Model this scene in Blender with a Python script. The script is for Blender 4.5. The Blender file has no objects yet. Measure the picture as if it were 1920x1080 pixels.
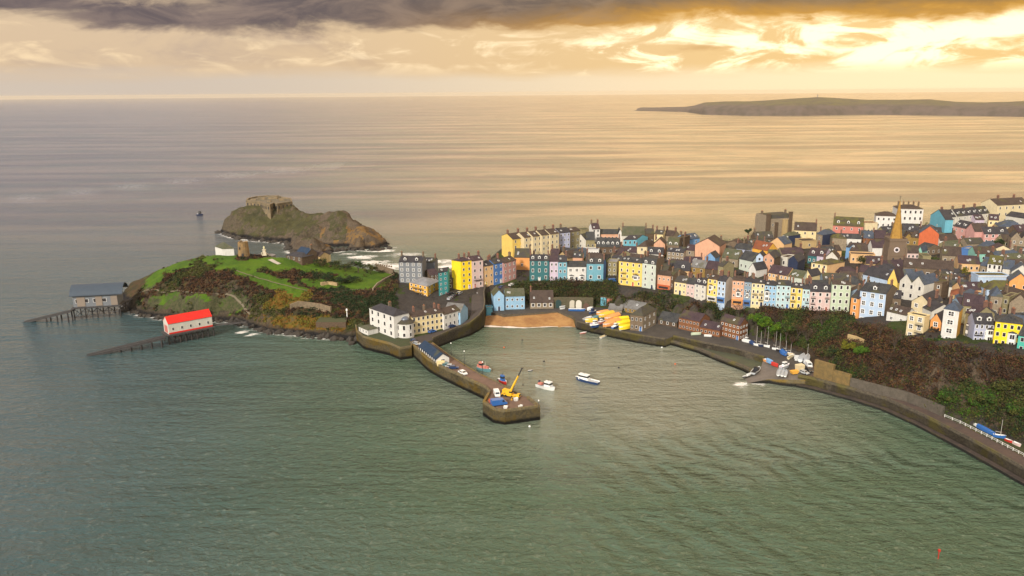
import bpy, bmesh, math, random
import numpy as np
from mathutils import Vector, Matrix, noise
from mathutils.geometry import delaunay_2d_cdt
from mathutils.bvhtree import BVHTree
random.seed(7); np.random.seed(7)
R = math.radians
scn = bpy.context.scene
COL = scn.collection
D = bpy.data

# ------------------------------------------------------------------ camera
CAMH, PITCH, ROLL, F = 120.0, R(13.81), 0.0078, 28/36*1920
cam_fwd = Vector((0, math.cos(PITCH), -math.sin(PITCH)))
r0 = Vector((1, 0, 0)); u0 = Vector((0, math.sin(PITCH), math.cos(PITCH)))
cam_r = r0*math.cos(ROLL) - u0*math.sin(ROLL)
cam_u = r0*math.sin(ROLL) + u0*math.cos(ROLL)
CAMP = Vector((0, 0, CAMH))
cd = D.cameras.new('camera'); cd.lens = 28; cd.sensor_width = 36
cd.clip_start = 1; cd.clip_end = 90000
cam = D.objects.new('camera', cd); COL.objects.link(cam)
m3 = Matrix((cam_r, cam_u, -cam_fwd)).transposed()
cam.matrix_world = Matrix.Translation(CAMP) @ m3.to_4x4()
scn.camera = cam

# ------------------------------------------------------------------ world, sun, exposure
SUN_AZ, SUN_EL = R(208), R(28)          # azimuth clockwise from +Y (the view direction)
w = D.worlds.new('World'); scn.world = w; w.use_nodes = True

class NT:
    """small helper to wire shader nodes"""
    def __init__(s, tree): s.t = tree; s.n = tree.nodes; s.l = tree.links
    def new(s, typ, ins=None, **kw):
        n = s.n.new(typ)
        for k, v in kw.items(): setattr(n, k, v)
        for k, v in (ins or {}).items(): s.set(n.inputs[k], v)
        return n
    def set(s, sock, v):
        if isinstance(v, bpy.types.NodeSocket): s.l.new(v, sock)
        elif isinstance(v, bpy.types.Node): s.l.new(v.outputs[0], sock)
        else:
            if hasattr(sock.default_value, '__len__') and hasattr(v, '__len__') and len(v) == 3 and len(sock.default_value) == 4: v = (*v, 1)
            sock.default_value = v
    def m(s, op, a, b=0.0, c=0.0, clamp=False):
        n = s.n.new('ShaderNodeMath'); n.operation = op; n.use_clamp = clamp
        for i, v in enumerate((a, b, c)): s.set(n.inputs[i], v)
        return n.outputs[0]
    def v(s, op, a, b=None, scale=None):
        n = s.n.new('ShaderNodeVectorMath'); n.operation = op
        s.set(n.inputs[0], a)
        if b is not None: s.set(n.inputs[1], b)
        if scale is not None: s.set(n.inputs['Scale'], scale)
        return n.outputs[0]
    def mix(s, f, a, b, blend='MIX'):
        n = s.n.new('ShaderNodeMix'); n.data_type = 'RGBA'; n.blend_type = blend
        s.set(n.inputs[0], f); s.set(n.inputs[6], a); s.set(n.inputs[7], b)
        return n.outputs[2]
    def ss(s, x, lo, hi, a=0.0, b=1.0):
        n = s.n.new('ShaderNodeMapRange'); n.interpolation_type = 'SMOOTHSTEP'
        s.set(n.inputs[0], x); s.set(n.inputs[1], lo); s.set(n.inputs[2], hi); s.set(n.inputs[3], a); s.set(n.inputs[4], b)
        return n.outputs[0]
    def noise(s, vec, scale, detail=4, rough=0.55, dist=0.0):
        n = s.n.new('ShaderNodeTexNoise')
        s.set(n.inputs['Vector'], vec); s.set(n.inputs['Scale'], scale); s.set(n.inputs['Detail'], detail)
        s.set(n.inputs['Roughness'], rough); s.set(n.inputs['Distortion'], dist)
        return n.outputs[0]
    def comb(s, x, y, z):
        n = s.n.new('ShaderNodeCombineXYZ')
        for i, v in enumerate((x, y, z)): s.set(n.inputs[i], v)
        return n.outputs[0]

def build_sky():
    N = NT(w.node_tree); N.n.clear()
    out = N.new('ShaderNodeOutputWorld'); bg = N.new('ShaderNodeBackground')
    sky = N.new('ShaderNodeTexSky', sky_type='NISHITA', sun_disc=False, sun_elevation=SUN_EL, sun_rotation=SUN_AZ,
                air_density=1.6, dust_density=3.0)
    tc = N.new('ShaderNodeTexCoord'); d = tc.outputs['Generated']
    sp = N.new('ShaderNodeSeparateXYZ', {0: d})
    x, y, z = sp.outputs
    az = N.m('ARCTAN2', x, y)                        # 0 straight ahead, + to the right
    # cloud coordinates: a deck seen in perspective, stretched low down
    zz = N.m('ADD', N.m('MAXIMUM', z, 0.0), 0.035)
    deck = N.comb(N.m('DIVIDE', x, zz), N.m('DIVIDE', y, zz), 0.0)
    low = N.comb(N.m('MULTIPLY', az, 5.0), N.m('MULTIPLY', z, 14.5), 0.0)
    n1 = N.noise(deck, 0.75, 6, 0.6, 0.3)
    nA = N.noise(low, 1.0, 9, 0.60, 0.5)
    nB = N.noise(low, 2.7, 9, 0.62, 0.8)
    nC = N.noise(N.comb(N.m('MULTIPLY', az, 3.0), N.m('MULTIPLY', z, 30.0), 7.0), 1.3, 7, 0.55, 0.4)
    right = N.ss(az, -0.45, 0.50)
    far_r = N.ss(az, -0.08, 0.40)
    # pale band low over the sea
    base = N.mix(right, (0.68, 0.57, 0.47), (1.20, 0.93, 0.56))
    # thin warm cloud over it
    veil = N.mix(right, (0.74, 0.55, 0.37), (1.0, 0.66, 0.27))
    col = N.mix(N.ss(N.m('ADD', z, N.m('MULTIPLY', N.m('SUBTRACT', nC, 0.5), 0.03)), 0.012, 0.034), base, veil)
    # brighter wisps and duller tufts in it
    wv = N.m('MULTIPLY', N.ss(N.m('ADD', nB, N.m('MULTIPLY', nC, 0.5)), 0.74, 0.95), N.ss(z, 0.015, 0.04))
    col = N.mix(wv, col, N.mix(right, (1.0, 0.76, 0.48), (1.5, 1.18, 0.72)))
    col = N.mix(N.m('MULTIPLY', N.m('MULTIPLY', N.ss(nA, 0.52, 0.68), N.ss(z, 0.02, 0.045)), 0.75), col, N.mix(right, (0.48, 0.37, 0.31), (0.76, 0.42, 0.12)))
    # the breaks where the light comes through
    br = N.m('MULTIPLY', N.ss(N.m('ADD', N.m('MULTIPLY', nB, 0.7), N.m('ADD', N.m('MULTIPLY', nA, -0.5), N.m('MULTIPLY', far_r, 0.13))), 0.165, 0.29), N.m('MULTIPLY', N.ss(z, 0.016, 0.034), N.ss(az, -0.10, 0.04)))
    br = N.m('MULTIPLY', br, N.ss(az, 1.3, 0.8))
    col = N.mix(br, col, (1.65, 1.38, 0.88))
    # the dark bank across the top, its edge ragged
    e = N.m('ADD', z, N.m('MULTIPLY', N.m('SUBTRACT', nA, 0.5), 0.064))
    e = N.m('ADD', e, N.m('MULTIPLY', N.m('SUBTRACT', nB, 0.5), 0.030))
    bank = N.ss(e, 0.066, 0.082)
    rim = N.ss(e, 0.104, 0.070)
    gap = N.m('MULTIPLY', N.m('MULTIPLY', N.ss(az, -0.50, -0.42), N.ss(az, -0.30, -0.38)), N.ss(N.m('ADD', z, N.m('MULTIPLY', nB, 0.05)), 0.115, 0.140))
    shade = N.mix(N.ss(nB, 0.30, 0.70), N.mix(right, (0.105, 0.080, 0.100), (0.155, 0.098, 0.058)), N.mix(right, (0.27, 0.195, 0.175), (0.36, 0.215, 0.095)))
    shade = N.mix(N.m('MULTIPLY', rim, N.ss(az, -0.20, 0.24, 0.0, 0.92)), shade, (0.80, 0.38, 0.035))
    col = N.mix(bank, col, shade)
    col = N.mix(N.m('MULTIPLY', gap, 0.8), col, (0.95, 0.70, 0.42))
    col = N.v('SCALE', col, scale=0.60)
    # higher up the cover goes on as broken cloud: warm towards the light, mauve away from it, plain grey behind
    fwd = N.ss(N.m('ABSOLUTE', az), 1.9, 0.9)
    warm = N.mix(N.ss(az, -0.58, 0.34), (0.52, 0.50, 0.58), (1.50, 0.96, 0.44))
    lit = N.mix(fwd, (0.80, 0.77, 0.73), warm)
    up = N.mix(N.ss(n1, 0.35, 0.66), N.v('SCALE', lit, scale=0.62), lit)
    col = N.mix(N.ss(z, 0.105, 0.155), col, up)
    # a little of the clear sky shows through
    skyc = N.v('SCALE', sky.outputs[0], scale=0.10)
    col = N.mix(0.05, col, skyc)
    # below the horizon
    col = N.mix(N.ss(z, -0.002, -0.03), col, (0.3, 0.28, 0.26))
    N.l.new(col, bg.inputs[0]); bg.inputs[1].default_value = 1.0
    N.l.new(bg.outputs[0], out.inputs[0])
build_sky()

sd = D.lights.new('sun', 'SUN'); sd.energy = 2.7; sd.angle = R(7); sd.color = (1.0, 0.93, 0.82)
sun = D.objects.new('sun', sd); COL.objects.link(sun)
sv = Vector((math.sin(SUN_AZ)*math.cos(SUN_EL), math.cos(SUN_AZ)*math.cos(SUN_EL), math.sin(SUN_EL)))
sun.rotation_euler = sv.to_track_quat('Z', 'Y').to_euler(); sun.location = sv*2000
vs = scn.view_settings; vs.view_transform = 'Standard'; vs.look = 'None'; vs.gamma = 1; vs.use_curve_mapping = False
vs.exposure = 0.75
scn.cycles.max_bounces = 5; scn.cycles.transparent_max_bounces = 6; scn.cycles.volume_bounces = 1
scn.cycles.caustics_reflective = False; scn.cycles.caustics_refractive = False
scn.cycles.use_denoising = True

# ------------------------------------------------------------------ helpers
def ray(px, py):
    return (cam_fwd*F + cam_r*(px-960) + cam_u*(540-py)).normalized()
def G(px, py, z):
    """where the line of sight through a point of the photograph meets height z"""
    d = ray(px, py); t = (z-CAMH)/d.z
    return Vector((d.x*t, d.y*t, z))
def proj(p):
    v = Vector(p)-CAMP; k = v.dot(cam_fwd)
    return 960+F*v.dot(cam_r)/k, 540-F*v.dot(cam_u)/k, k
def zat(p, py):
    """height above/below p whose image row is py"""
    lo, hi = -10.0, 200.0
    for _ in range(40):
        mi = (lo+hi)/2
        if proj((p[0], p[1], mi))[1] > py: lo = mi
        else: hi = mi
    return (lo+hi)/2

def tag(o, label=None, cat=None, group=None, kind=None):
    if label: o['label'] = label
    if cat: o['category'] = cat
    if group: o['group'] = group
    if kind: o['kind'] = kind
    return o
def link(name, data, parent=None, mats=None):
    o = D.objects.new(name, data); COL.objects.link(o)
    if parent is not None: o.parent = parent
    if mats is not None and data is not None and len(data.materials) == 0:
        for m_ in (mats if isinstance(mats, (list, tuple)) else [mats]): data.materials.append(m_)
    return o
def empty(name, loc, rz=0, **kw):
    o = D.objects.new(name, None); COL.objects.link(o); o.location = loc; o.rotation_euler = (0, 0, rz)
    o.empty_display_size = 1
    return tag(o, **kw)

class MB:
    """collects boxes, prisms and tubes into one mesh"""
    def __init__(s): s.v = []; s.f = []; s.mi = []; s.smooth = []
    def poly(s, pts, faces, mi=0, smooth=False):
        b = len(s.v); s.v += [tuple(p) for p in pts]
        for f in faces: s.f.append([b+i for i in f]); s.mi.append(mi); s.smooth.append(smooth)
    def box(s, c, d, mi=0, rz=0.0, top=1.0, tilt=None):
        """c = centre of the base, d = full sizes, top = taper of the upper face"""
        x, y, z = d[0]/2, d[1]/2, d[2]
        P = [(-x,-y,0),(x,-y,0),(x,y,0),(-x,y,0),(-x*top,-y*top,z),(x*top,-y*top,z),(x*top,y*top,z),(-x*top,y*top,z)]
        M = Matrix.Rotation(rz, 3, 'Z')
        if tilt is not None: M = M @ tilt
        P = [M @ Vector(p)+Vector(c) for p in P]
        s.poly(P, [(0,3,2,1),(4,5,6,7),(0,1,5,4),(1,2,6,5),(2,3,7,6),(3,0,4,7)], mi)
    def bar(s, a, b, r, mi=0, n=5, r2=None, smooth=True, caps=True):
        a = Vector(a); b = Vector(b); r2 = r if r2 is None else r2
        w_ = (b-a).normalized()
        u = w_.orthogonal().normalized(); v = w_.cross(u)
        ps = []
        for P, rr in ((a, r), (b, r2)):
            for i in range(n):
                t = 2*math.pi*i/n; ps.append(P+u*math.cos(t)*rr+v*math.sin(t)*rr)
        fs = [(i, (i+1) % n, n+(i+1) % n, n+i) for i in range(n)]
        s.poly(ps, fs, mi, smooth)
        if caps: s.poly(ps, [tuple(range(n))[::-1], tuple(range(n, 2*n))], mi)
    def beam(s, a, b, wd, ht, mi=0):
        """square beam from a to b"""
        a = Vector(a); b = Vector(b); w_ = (b-a).normalized()
        u = w_.cross(Vector((0, 0, 1)))
        u = u.normalized() if u.length > 1e-4 else Vector((1, 0, 0))
        v = u.cross(w_).normalized()
        ps = [P+u*sx*wd/2+v*sy*ht/2 for P in (a, b) for sx, sy in ((-1,-1),(1,-1),(1,1),(-1,1))]
        s.poly(ps, [(0,1,2,3),(7,6,5,4),(0,4,5,1),(1,5,6,2),(2,6,7,3),(3,7,4,0)], mi)
    def mesh(s, name):
        me = D.meshes.new(name); me.from_pydata(s.v, [], s.f)
        me.polygons.foreach_set('material_index', s.mi); me.polygons.foreach_set('use_smooth', s.smooth)
        me.update(); return me
    def build(s, name, mats, parent=None):
        return link(name, s.mesh(name), parent, mats)

# ------------------------------------------------------------------ materials
MATS = {}
def mat(name, col, rough=0.8, var=0.15, scale=0.6, col2=None, bump=0.0, bscale=None, spec=0.3, metal=0.0, streak=0.0, obj=True):
    """painted / stone / soil surface: base colour broken by two noises of its own"""
    if name in MATS: return MATS[name]
    m_ = D.materials.new(name); m_.use_nodes = True; MATS[name] = m_
    N = NT(m_.node_tree); b = N.n['Principled BSDF']
    geo = N.new('ShaderNodeNewGeometry'); pos = geo.outputs['Position']
    n1 = N.noise(pos, scale, 5, 0.6, 0.2); n2 = N.noise(pos, scale*6, 4, 0.6)
    c2 = col2 if col2 else tuple(c*(1-0.45) for c in col)
    f = N.ss(N.m('ADD', N.m('MULTIPLY', n1, 0.6), N.m('MULTIPLY', n2, 0.4)), 0.5-0.16, 0.5+0.16)
    c = N.mix(N.m('MULTIPLY', f, var if not col2 else 1.0), col, c2)
    if streak:
        st = N.noise(N.v('MULTIPLY', pos, (2.5, 2.5, 0.25)), 1.0, 4, 0.6)
        c = N.mix(N.m('MULTIPLY', N.ss(st, 0.5, 0.75), streak), c, tuple(q*0.45 for q in col))
    N.set(b.inputs['Base Color'], c)
    b.inputs['Roughness'].default_value = rough; b.inputs['Specular IOR Level'].default_value = spec
    b.inputs['Metallic'].default_value = metal
    if bump:
        bn = N.new('ShaderNodeBump', {'Height': N.noise(pos, bscale or scale*4, 5, 0.65), 'Strength': bump, 'Distance': 0.4})
        N.l.new(bn.outputs[0], b.inputs['Normal'])
    return m_
# ------------------------------------------------------------------ the lie of the land (a triangulated survey, then a 2 m grid)
def inpoly(x, y, poly):
    c = False; n = len(poly); j = n-1
    for i in range(n):
        xi, yi = poly[i][0], poly[i][1]; xj, yj = poly[j][0], poly[j][1]
        if (yi > y) != (yj > y) and x < (xj-xi)*(y-yi)/(yj-yi)+xi: c = not c
        j = i
    return c
def resample(pts, step=7.0):
    out = []
    for a, b in zip(pts, pts[1:]):
        a = Vector(a); b = Vector(b); n = max(1, int((b.xy-a.xy).length/step))
        for i in range(n): out.append(a.lerp(b, i/n))
    out.append(Vector(pts[-1])); return out
def PL(*p): return [G(*q) for q in p]
def inset(poly3, dist, z=None):
    """move an open line sideways (left of its direction positive)"""
    out = []
    for i, p in enumerate(poly3):
        a = poly3[max(0, i-1)]; b = poly3[min(len(poly3)-1, i+1)]
        t = (b-a); t.z = 0; t.normalize(); n = Vector((-t.y, t.x, 0))
        q = p+n*dist
        if z is not None: q.z = z
        out.append(q)
    return out
SURV = []
def sv_(pts, step=7.0): SURV.extend(resample(pts, step))
def sp_(*p): SURV.extend(G(*q) for q in p)

# headland shore
CH_SHORE = PL((236,566,0),(242,580,0),(265,589,0),(310,597,0),(360,600,0),(400,602,0),(440,603,0),(475,612,0),(500,622,0),(560,627,0),(610,632,0),(668,640,0))
sv_(CH_SHORE); sv_(inset(CH_SHORE, -5, -4))
sv_([p+Vector((0, 0, 3.2)) for p in inset(CH_SHORE, 2.5)])
sv_(PL((240,562,6),(252,560,7),(300,572,8),(360,576,8),(400,580,8),(470,588,7),(520,600,7),(600,608,7),(660,612,6.5)))
sv_(PL((262,545,11),(300,548,12),(350,556,12),(392,560,12),(430,552,13),(470,556,12.5),(492,575,10)))
sv_(PL((292,522,18),(340,522,19),(400,522,20),(450,532,18.5),(500,540,16.5),(560,552,14)))
sv_(PL((275,530,10),(300,505,16),(330,491,20.5),(370,482,24),(400,478,26),(460,479,27),(520,482,26),(560,484,24),(620,493,20),(680,503,17),(735,513,15)))
sv_(PL((330,505,20),(400,500,23.5),(440,500,24),(500,504,23),(560,505,21),(620,512,18.5),(700,520,16)))
sp_((560,530,17.5),(600,535,16),(640,542,15),(700,541,14.5),(735,535,14),(600,565,11.5),(640,570,11),(680,560,12.5),(700,575,11),(560,575,11),(590,585,8.5),(640,592,7.5),(540,560,12),(735,560,11.5),(720,585,9.5),(690,595,7),(760,575,10.5),(790,590,8),(760,600,6.5),(745,545,14))
back = PL((225,545,-4),(262,528,-4),(300,524,-4),(400,518,-4),(500,518,-4),(600,520,-4),(680,524,-4),(735,528,-4),(850,524,-4),(930,512,-4),(990,502,-4),(1100,495,-4),(1300,490,-4),(1440,480,-4),(1600,465,-4),(1750,452,-4),(1900,440,-4),(2100,432,-4))
sv_(back)
sv_(PL((735,515,13),(800,518,13),(850,516,13),(930,495,16),(940,476,20)))
# lower row beside the road
sv_(PL((775,633,4.9),(828,620,5.1),(865,608,5.5),(880,598,6.4),(884,585,8),(884,570,10),(884,556,11.6)))
sv_(PL((770,612,5.5),(820,600,6.0),(865,588,7.5)))
sp_((800,570,10.5),(840,565,11.3),(800,548,12.6),(850,548,12.8),(880,535,13.2),(920,528,13.4),(760,540,13.5),(820,535,13.2))
sp_((700,620,5.2),(740,630,5),(750,615,5.3),(690,610,5.4))
# seaward side of the road
ROAD_OUT = PL((800,641,5),(812,637,5),(827,630,5.2),(855,618,5.5),(882,608,6),(898,595,7.2),(907,583,8.7),(910,568,10.6),(908,550,12.4),(912,536,13.3))
sv_(inset(ROAD_OUT, 2.5)); sv_(inset(ROAD_OUT, 0.6, -4))
# cliff foot and cliff top
FOOT = PL((926,570,3.6),(985,571,3.6),(1040,572,3.6),(1110,574,3.6),(1150,580,3.6),(1200,588,3.6),(1280,599,3.6),(1350,609,3.6),(1408,621,3.6),(1440,640,3.6),(1500,664,3.6),(1527,696,3.6),(1600,720,3.6),(1700,749,3.6),(1760,774,3.6),(1840,804,3.6),(1920,838,3.6),(2060,895,3.6))
TOP = PL((922,540,13.2),(985,531,13.3),(1040,530,13.6),(1140,531,14.2),(1160,545,14.6),(1230,548,14.8),(1300,566,14.8),(1360,574,15),(1440,583,15.4),(1510,588,15.8),(1590,592,16.4),(1604,614,17),(1660,622,18.5),(1700,641,21),(1760,655,24),(1850,667,25.5),(1920,674,26.5),(2060,700,28))
sv_(FOOT); sv_(TOP); sv_(inset(TOP, 6, None))
sv_(inset(FOOT, -6, -0.0+3.4))
sv_(PL((915,602,1.5),(950,594,2.6),(1045,589,2.6),(1088,606,2.6)))
QOUT = PL((908,612,-4),(985,620,-4),(1082,624,-4),(1147,640,-4),(1248,656,-4),(1400,705,-4),(1500,725,-4),(1600,760,-4),(1720,808,-4),(1820,860,-4),(1920,915,-4),(2080,1000,-4))
sv_(QOUT)
# heights of the town
sp_((930,520,13.8),(1000,505,15.5),(1060,500,16.5),(1150,510,17),(1220,520,17),(1300,530,17.5),(1380,540,17.5),(1450,550,18),(1540,560,18.5),(1600,565,19.5),(1680,580,21.5),(1760,610,23.5),(1850,625,25),(1920,640,26.2),(2060,660,28))
sp_((1100,485,19),(1200,485,19.5),(1300,500,20),(1400,505,20),(1500,515,20.5),(1600,520,21.5),(1700,535,22.5),(1800,545,24.5),(1900,560,26),(2060,580,28))
sp_((1000,478,20.5),(1150,455,22),(1250,478,21),(1350,472,21.5),(1450,472,22),(1550,470,23),(1672,500,22.5),(1760,480,24),(1850,480,26),(1920,480,27.5),(2060,480,29))
sv_(PL((942,474,20.5),(1020,462,21.5),(1100,448,22.5),(1180,448,23),(1260,460,22.5),(1340,462,22),(1430,456,23),(1560,444,25),(1640,432,26),(1750,428,27),(1850,425,28),(1920,418,29),(2080,405,31)))
sv_(PL((948,462,19.5),(1020,452,20.5),(1100,440,21.5),(1180,440,22),(1260,452,21.5),(1340,455,21),(1430,449,22),(1560,437,24),(1640,425,25),(1750,421,26),(1850,417,27),(1920,410,28),(2080,396,30)))
# sea bed round about
for X in range(-330, 620, 60):
    for Y in (180, 240, 300, 760):
        if proj((X, Y, 0))[0] < 1500 or Y > 700: SURV.append(Vector((X, Y, -4)))
SURV += [Vector((x_, y_, -4)) for x_, y_ in ((-260, 400), (-260, 500), (-300, 640), (-30, 330), (20, 330), (60, 340), (-100, 330), (0, 370), (-160, 360))]

HT = PL((666,612,5.6),(668,622,5.6),(680,633,5.6),(705,640,5.6),(730,646,5.4),(750,655,5.2),(772,652,5.1),(776,640,5.1))
COAST = ([p.xy for p in inset(CH_SHORE, -1.0)]+[p.xy for p in inset(HT[:7], 1.6)]+[p.xy for p in PL((778,643,5))]+[p.xy for p in inset(ROAD_OUT, 1.8)]
  +[p.xy for p in PL((918,604,1),(950,600,1),(1045,596,1),(1080,606,1.5),(1100,606,3.9),(1147,615,3.9),(1190,625,3.9),(1240,630,3.9),(1262,625,3.9),(1307,637,3.9),(1345,645,3.9),(1378,651,3.9),(1432,667,3.9),(1470,688,3.9),(1515,700,3.9),(1600,727,3.8),(1660,745,3.8),(1720,769,3.8),(1770,794,3.8),(1820,823,3.8),(1870,848,3.8),(1920,874,3.8),(2060,947,3.8))]
  +[p.xy for p in reversed(back)]+[G(214,552,0).xy])
_seen = {}
for p in SURV: _seen[(round(p.x, 0), round(p.y, 0))] = p
_pts = list(_seen.values())
_v, _e, _f, *_ = delaunay_2d_cdt([p.xy for p in _pts], [], [], 0, 0.01)
_zmap = {(round(p.x, 3), round(p.y, 3)): p.z for p in _pts}
_v3 = [Vector((p.x, p.y, _zmap.get((round(p.x, 3), round(p.y, 3)), -4))) for p in _v]
TIN = BVHTree.FromPolygons(_v3, [list(f) for f in _f])
GX0, GY0, GS, GNX, GNY = -240.0, 190.0, 2.0, 340, 265
HG = np.full((GNY, GNX), -4.0)
_dn = Vector((0, 0, -1))
for j in range(GNY):
    for i in range(GNX):
        h = TIN.ray_cast(Vector((GX0+i*GS+0.013, GY0+j*GS+0.017, 300)), _dn)
        if h[0] is not None: HG[j, i] = h[0].z
        if HG[j, i] > -4 and not inpoly(GX0+i*GS, GY0+j*GS, COAST): HG[j, i] = -4
for _ in range(1):
    HG[1:-1, 1:-1] = HG[1:-1, 1:-1]*0.4+0.15*(HG[:-2, 1:-1]+HG[2:, 1:-1]+HG[1:-1, :-2]+HG[1:-1, 2:])
gy, gx = np.gradient(HG, GS)
SL = np.sqrt(gx*gx+gy*gy)
def fbm(x, y, z, oct=4):
    return noise.fractal(Vector((x, y, z)), 0.9, 2.1, oct)
for j in range(GNY):
    for i in range(GNX):
        if HG[j, i] > -3.5:
            s = min(1.0, SL[j, i]*1.3); x_ = GX0+i*GS; y_ = GY0+j*GS
            HG[j, i] += fbm(x_*0.06, y_*0.06, 3.1)*(0.15+1.7*s) + fbm(x_*0.2, y_*0.2, 9.1, 3)*1.0*s + ((0.5-abs(fbm(x_*0.09, y_*0.05, 6.6)))*3.2*s if x_ > 90 and HG[j, i] > 6 else 0)
def hgt(x, y):
    fx = (x-GX0)/GS; fy = (y-GY0)/GS
    i = int(min(max(fx, 0), GNX-2)); j = int(min(max(fy, 0), GNY-2)); a = min(max(fx-i, 0), 1); b = min(max(fy-j, 0), 1)
    return float((HG[j, i]*(1-a)+HG[j, i+1]*a)*(1-b)+(HG[j+1, i]*(1-a)+HG[j+1, i+1]*a)*b)
def on_ray(px, py, h, t0=250.0, t1=760.0):
    """point on the line of sight that is h above the ground (first hit)"""
    d = ray(px, py); t = t0
    while t < t1:
        p = CAMP+d*t
        if p.z <= hgt(p.x, p.y)+h and hgt(p.x, p.y) > 1: return p
        t += 0.5
    t = (25+h-CAMH)/d.z
    return CAMP+d*t

CLIFF = [p.xy for p in FOOT]+[p.xy for p in reversed(inset(TOP, 1.0))]
GREENS = [ # lawns of the headland, as seen
 [(262,548),(278,522),(322,492),(362,478),(425,474),(446,484),(448,502),(415,505),(380,497),(345,502),(318,512),(290,532),(268,552)],
 [(446,490),(520,478),(566,482),(640,492),(700,502),(738,508),(736,522),(706,540),(660,544),(600,541),(560,535),(566,522),(610,522),(640,517),(600,512),(560,505),(520,512),(495,503),(470,510),(446,506)],
 [(395,553),(430,546),(458,550),(470,560),(455,570),(430,566),(405,568)],
 [(446,504),(495,512),(540,528),(580,546),(560,556),(520,546),(480,532),(448,520)],
 [(262,556),(330,550),(400,556),(450,566),(470,580),(400,586),(340,582),(280,575)]]
OLIVE = [[(488,572),(520,548),(560,545),(590,552),(570,568),(540,582),(500,585)], [(470,595),(560,590),(660,600),(650,618),(560,622),(500,615)]]

def land_colours():
    A = np.zeros((GNY, GNX, 4)); cls = np.zeros((GNY, GNX), int)
    for j in range(GNY):
        for i in range(GNX):
            z = HG[j, i]
            if z < -3.6: continue
            x_ = GX0+i*GS; y_ = GY0+j*GS
            px, py, _ = proj((x_, y_, z))
            if px < 745 and y_ > 380:
                cls[j, i] = 1
                jx = px+fbm(x_*.1, y_*.1, 1)*15; jy = py+fbm(x_*.1, y_*.1, 5)*9
                g = 1.0 if any(inpoly(jx, jy, q) for q in GREENS) else 0.0
                o = 1.0 if any(inpoly(jx, jy, q) for q in OLIVE) else 0.0
                if z > 17 and SL[j, i] < 0.25 and y_ > 470: g = 1
                A[j, i] = (g, o, 0, 1)
            elif inpoly(x_, y_, CLIFF): cls[j, i] = 2; A[j, i] = (0, 0.35 if fbm(x_*.03, y_*.03, 2) > 0.1 else 0, 0, 1)
            else:
                cls[j, i] = 3
                gg = 1.0 if fbm(x_*.035, y_*.035, 8) > 0.22 or (z < 11 and SL[j, i] > .4) else 0.0
                A[j, i] = (gg, 0, 0, 1)
            if z < 2.2 and SL[j, i] > 0.2: A[j, i, 2] = 1.0
    return A, cls
LC, CLS = land_colours()
gy, gx = np.gradient(HG, GS); SL = np.sqrt(gx*gx+gy*gy)

def land_mat(name, grass, scrub, olive, rock):
    m_ = D.materials.new(name); m_.use_nodes = True; N = NT(m_.node_tree); b = N.n['Principled BSDF']
    geo = N.new('ShaderNodeNewGeometry'); pos = geo.outputs['Position']
    at = N.new('ShaderNodeAttribute', attribute_name='zone'); sp = N.new('ShaderNodeSeparateColor', {0: at.outputs['Color']})
    n1 = N.noise(pos, 0.09, 6, 0.65, 0.4); n2 = N.noise(pos, 0.7, 5, 0.65); n3 = N.noise(pos, 0.25, 5, 0.6, 0.5)
    sc = N.mix(N.ss(n3, 0.38, 0.62), scrub[0], scrub[1]); sc = N.mix(N.ss(n2, 0.45, 0.72), sc, scrub[2])
    ol = N.mix(N.ss(n2, 0.35, 0.65), olive[0], olive[1])
    gr = N.mix(N.ss(n1, 0.35, 0.65), grass[0], grass[1]); gr = N.mix(N.m('MULTIPLY', N.ss(n2, 0.5, 0.7), 0.35), gr, grass[2])
    c = N.mix(N.ss(N.m('ADD', sp.outputs[1], N.m('MULTIPLY', N.m('SUBTRACT', n3, 0.5), 0.9)), 0.3, 0.7), sc, ol)
    c = N.mix(N.ss(N.m('ADD', sp.outputs[0], N.m('MULTIPLY', N.m('SUBTRACT', n3, 0.5), 0.6)), 0.4, 0.6), c, gr)
    nz = N.new('ShaderNodeSeparateXYZ', {0: geo.outputs['True Normal']}).outputs[2]
    steep = N.ss(N.m('ADD', nz, N.m('MULTIPLY', N.m('SUBTRACT', n2, 0.5), 0.5)), 0.72, 0.5)
    rk = N.mix(N.ss(n2, 0.35, 0.65), rock[0], rock[1])
    c = N.mix(N.m('MULTIPLY', steep, 0.8), c, rk)
    pz = N.new('ShaderNodeSeparateXYZ', {0: pos}).outputs[2]
    wet = N.ss(N.m('ADD', pz, N.m('MULTIPLY', n2, 2.5)), 4.4, 2.6)
    c = N.mix(wet, c, (0.012, 0.011, 0.012))
    N.set(b.inputs['Base Color'], c); b.inputs['Roughness'].default_value = 0.9; b.inputs['Specular IOR Level'].default_value = 0.15
    hh = N.m('ADD', N.noise(pos, 0.8, 6, 0.7), N.m('MULTIPLY', N.noise(pos, 0.22, 4, 0.6), 1.5))
    bn = N.new('ShaderNodeBump', {'Height': hh, 'Strength': 0.9, 'Distance': 0.9}); N.l.new(bn.outputs[0], b.inputs['Normal'])
    return m_
M_HEAD = land_mat('headland_turf', ((0.075,0.140,0.009),(0.042,0.092,0.008),(0.10,0.125,0.016)), ((0.035,0.030,0.016),(0.075,0.042,0.022),(0.05,0.055,0.018)),
                  ((0.10,0.085,0.012),(0.16,0.07,0.015)), ((0.085,0.065,0.045),(0.035,0.028,0.024)))
M_CLIFF = land_mat('cliff_soil', ((0.06,0.09,0.015),(0.04,0.06,0.012),(0.08,0.08,0.02)), ((0.045,0.03,0.02),(0.065,0.035,0.022),(0.035,0.035,0.016)),
                  ((0.06,0.055,0.014),(0.08,0.05,0.015)), ((0.13,0.095,0.065),(0.06,0.045,0.035)))
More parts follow.
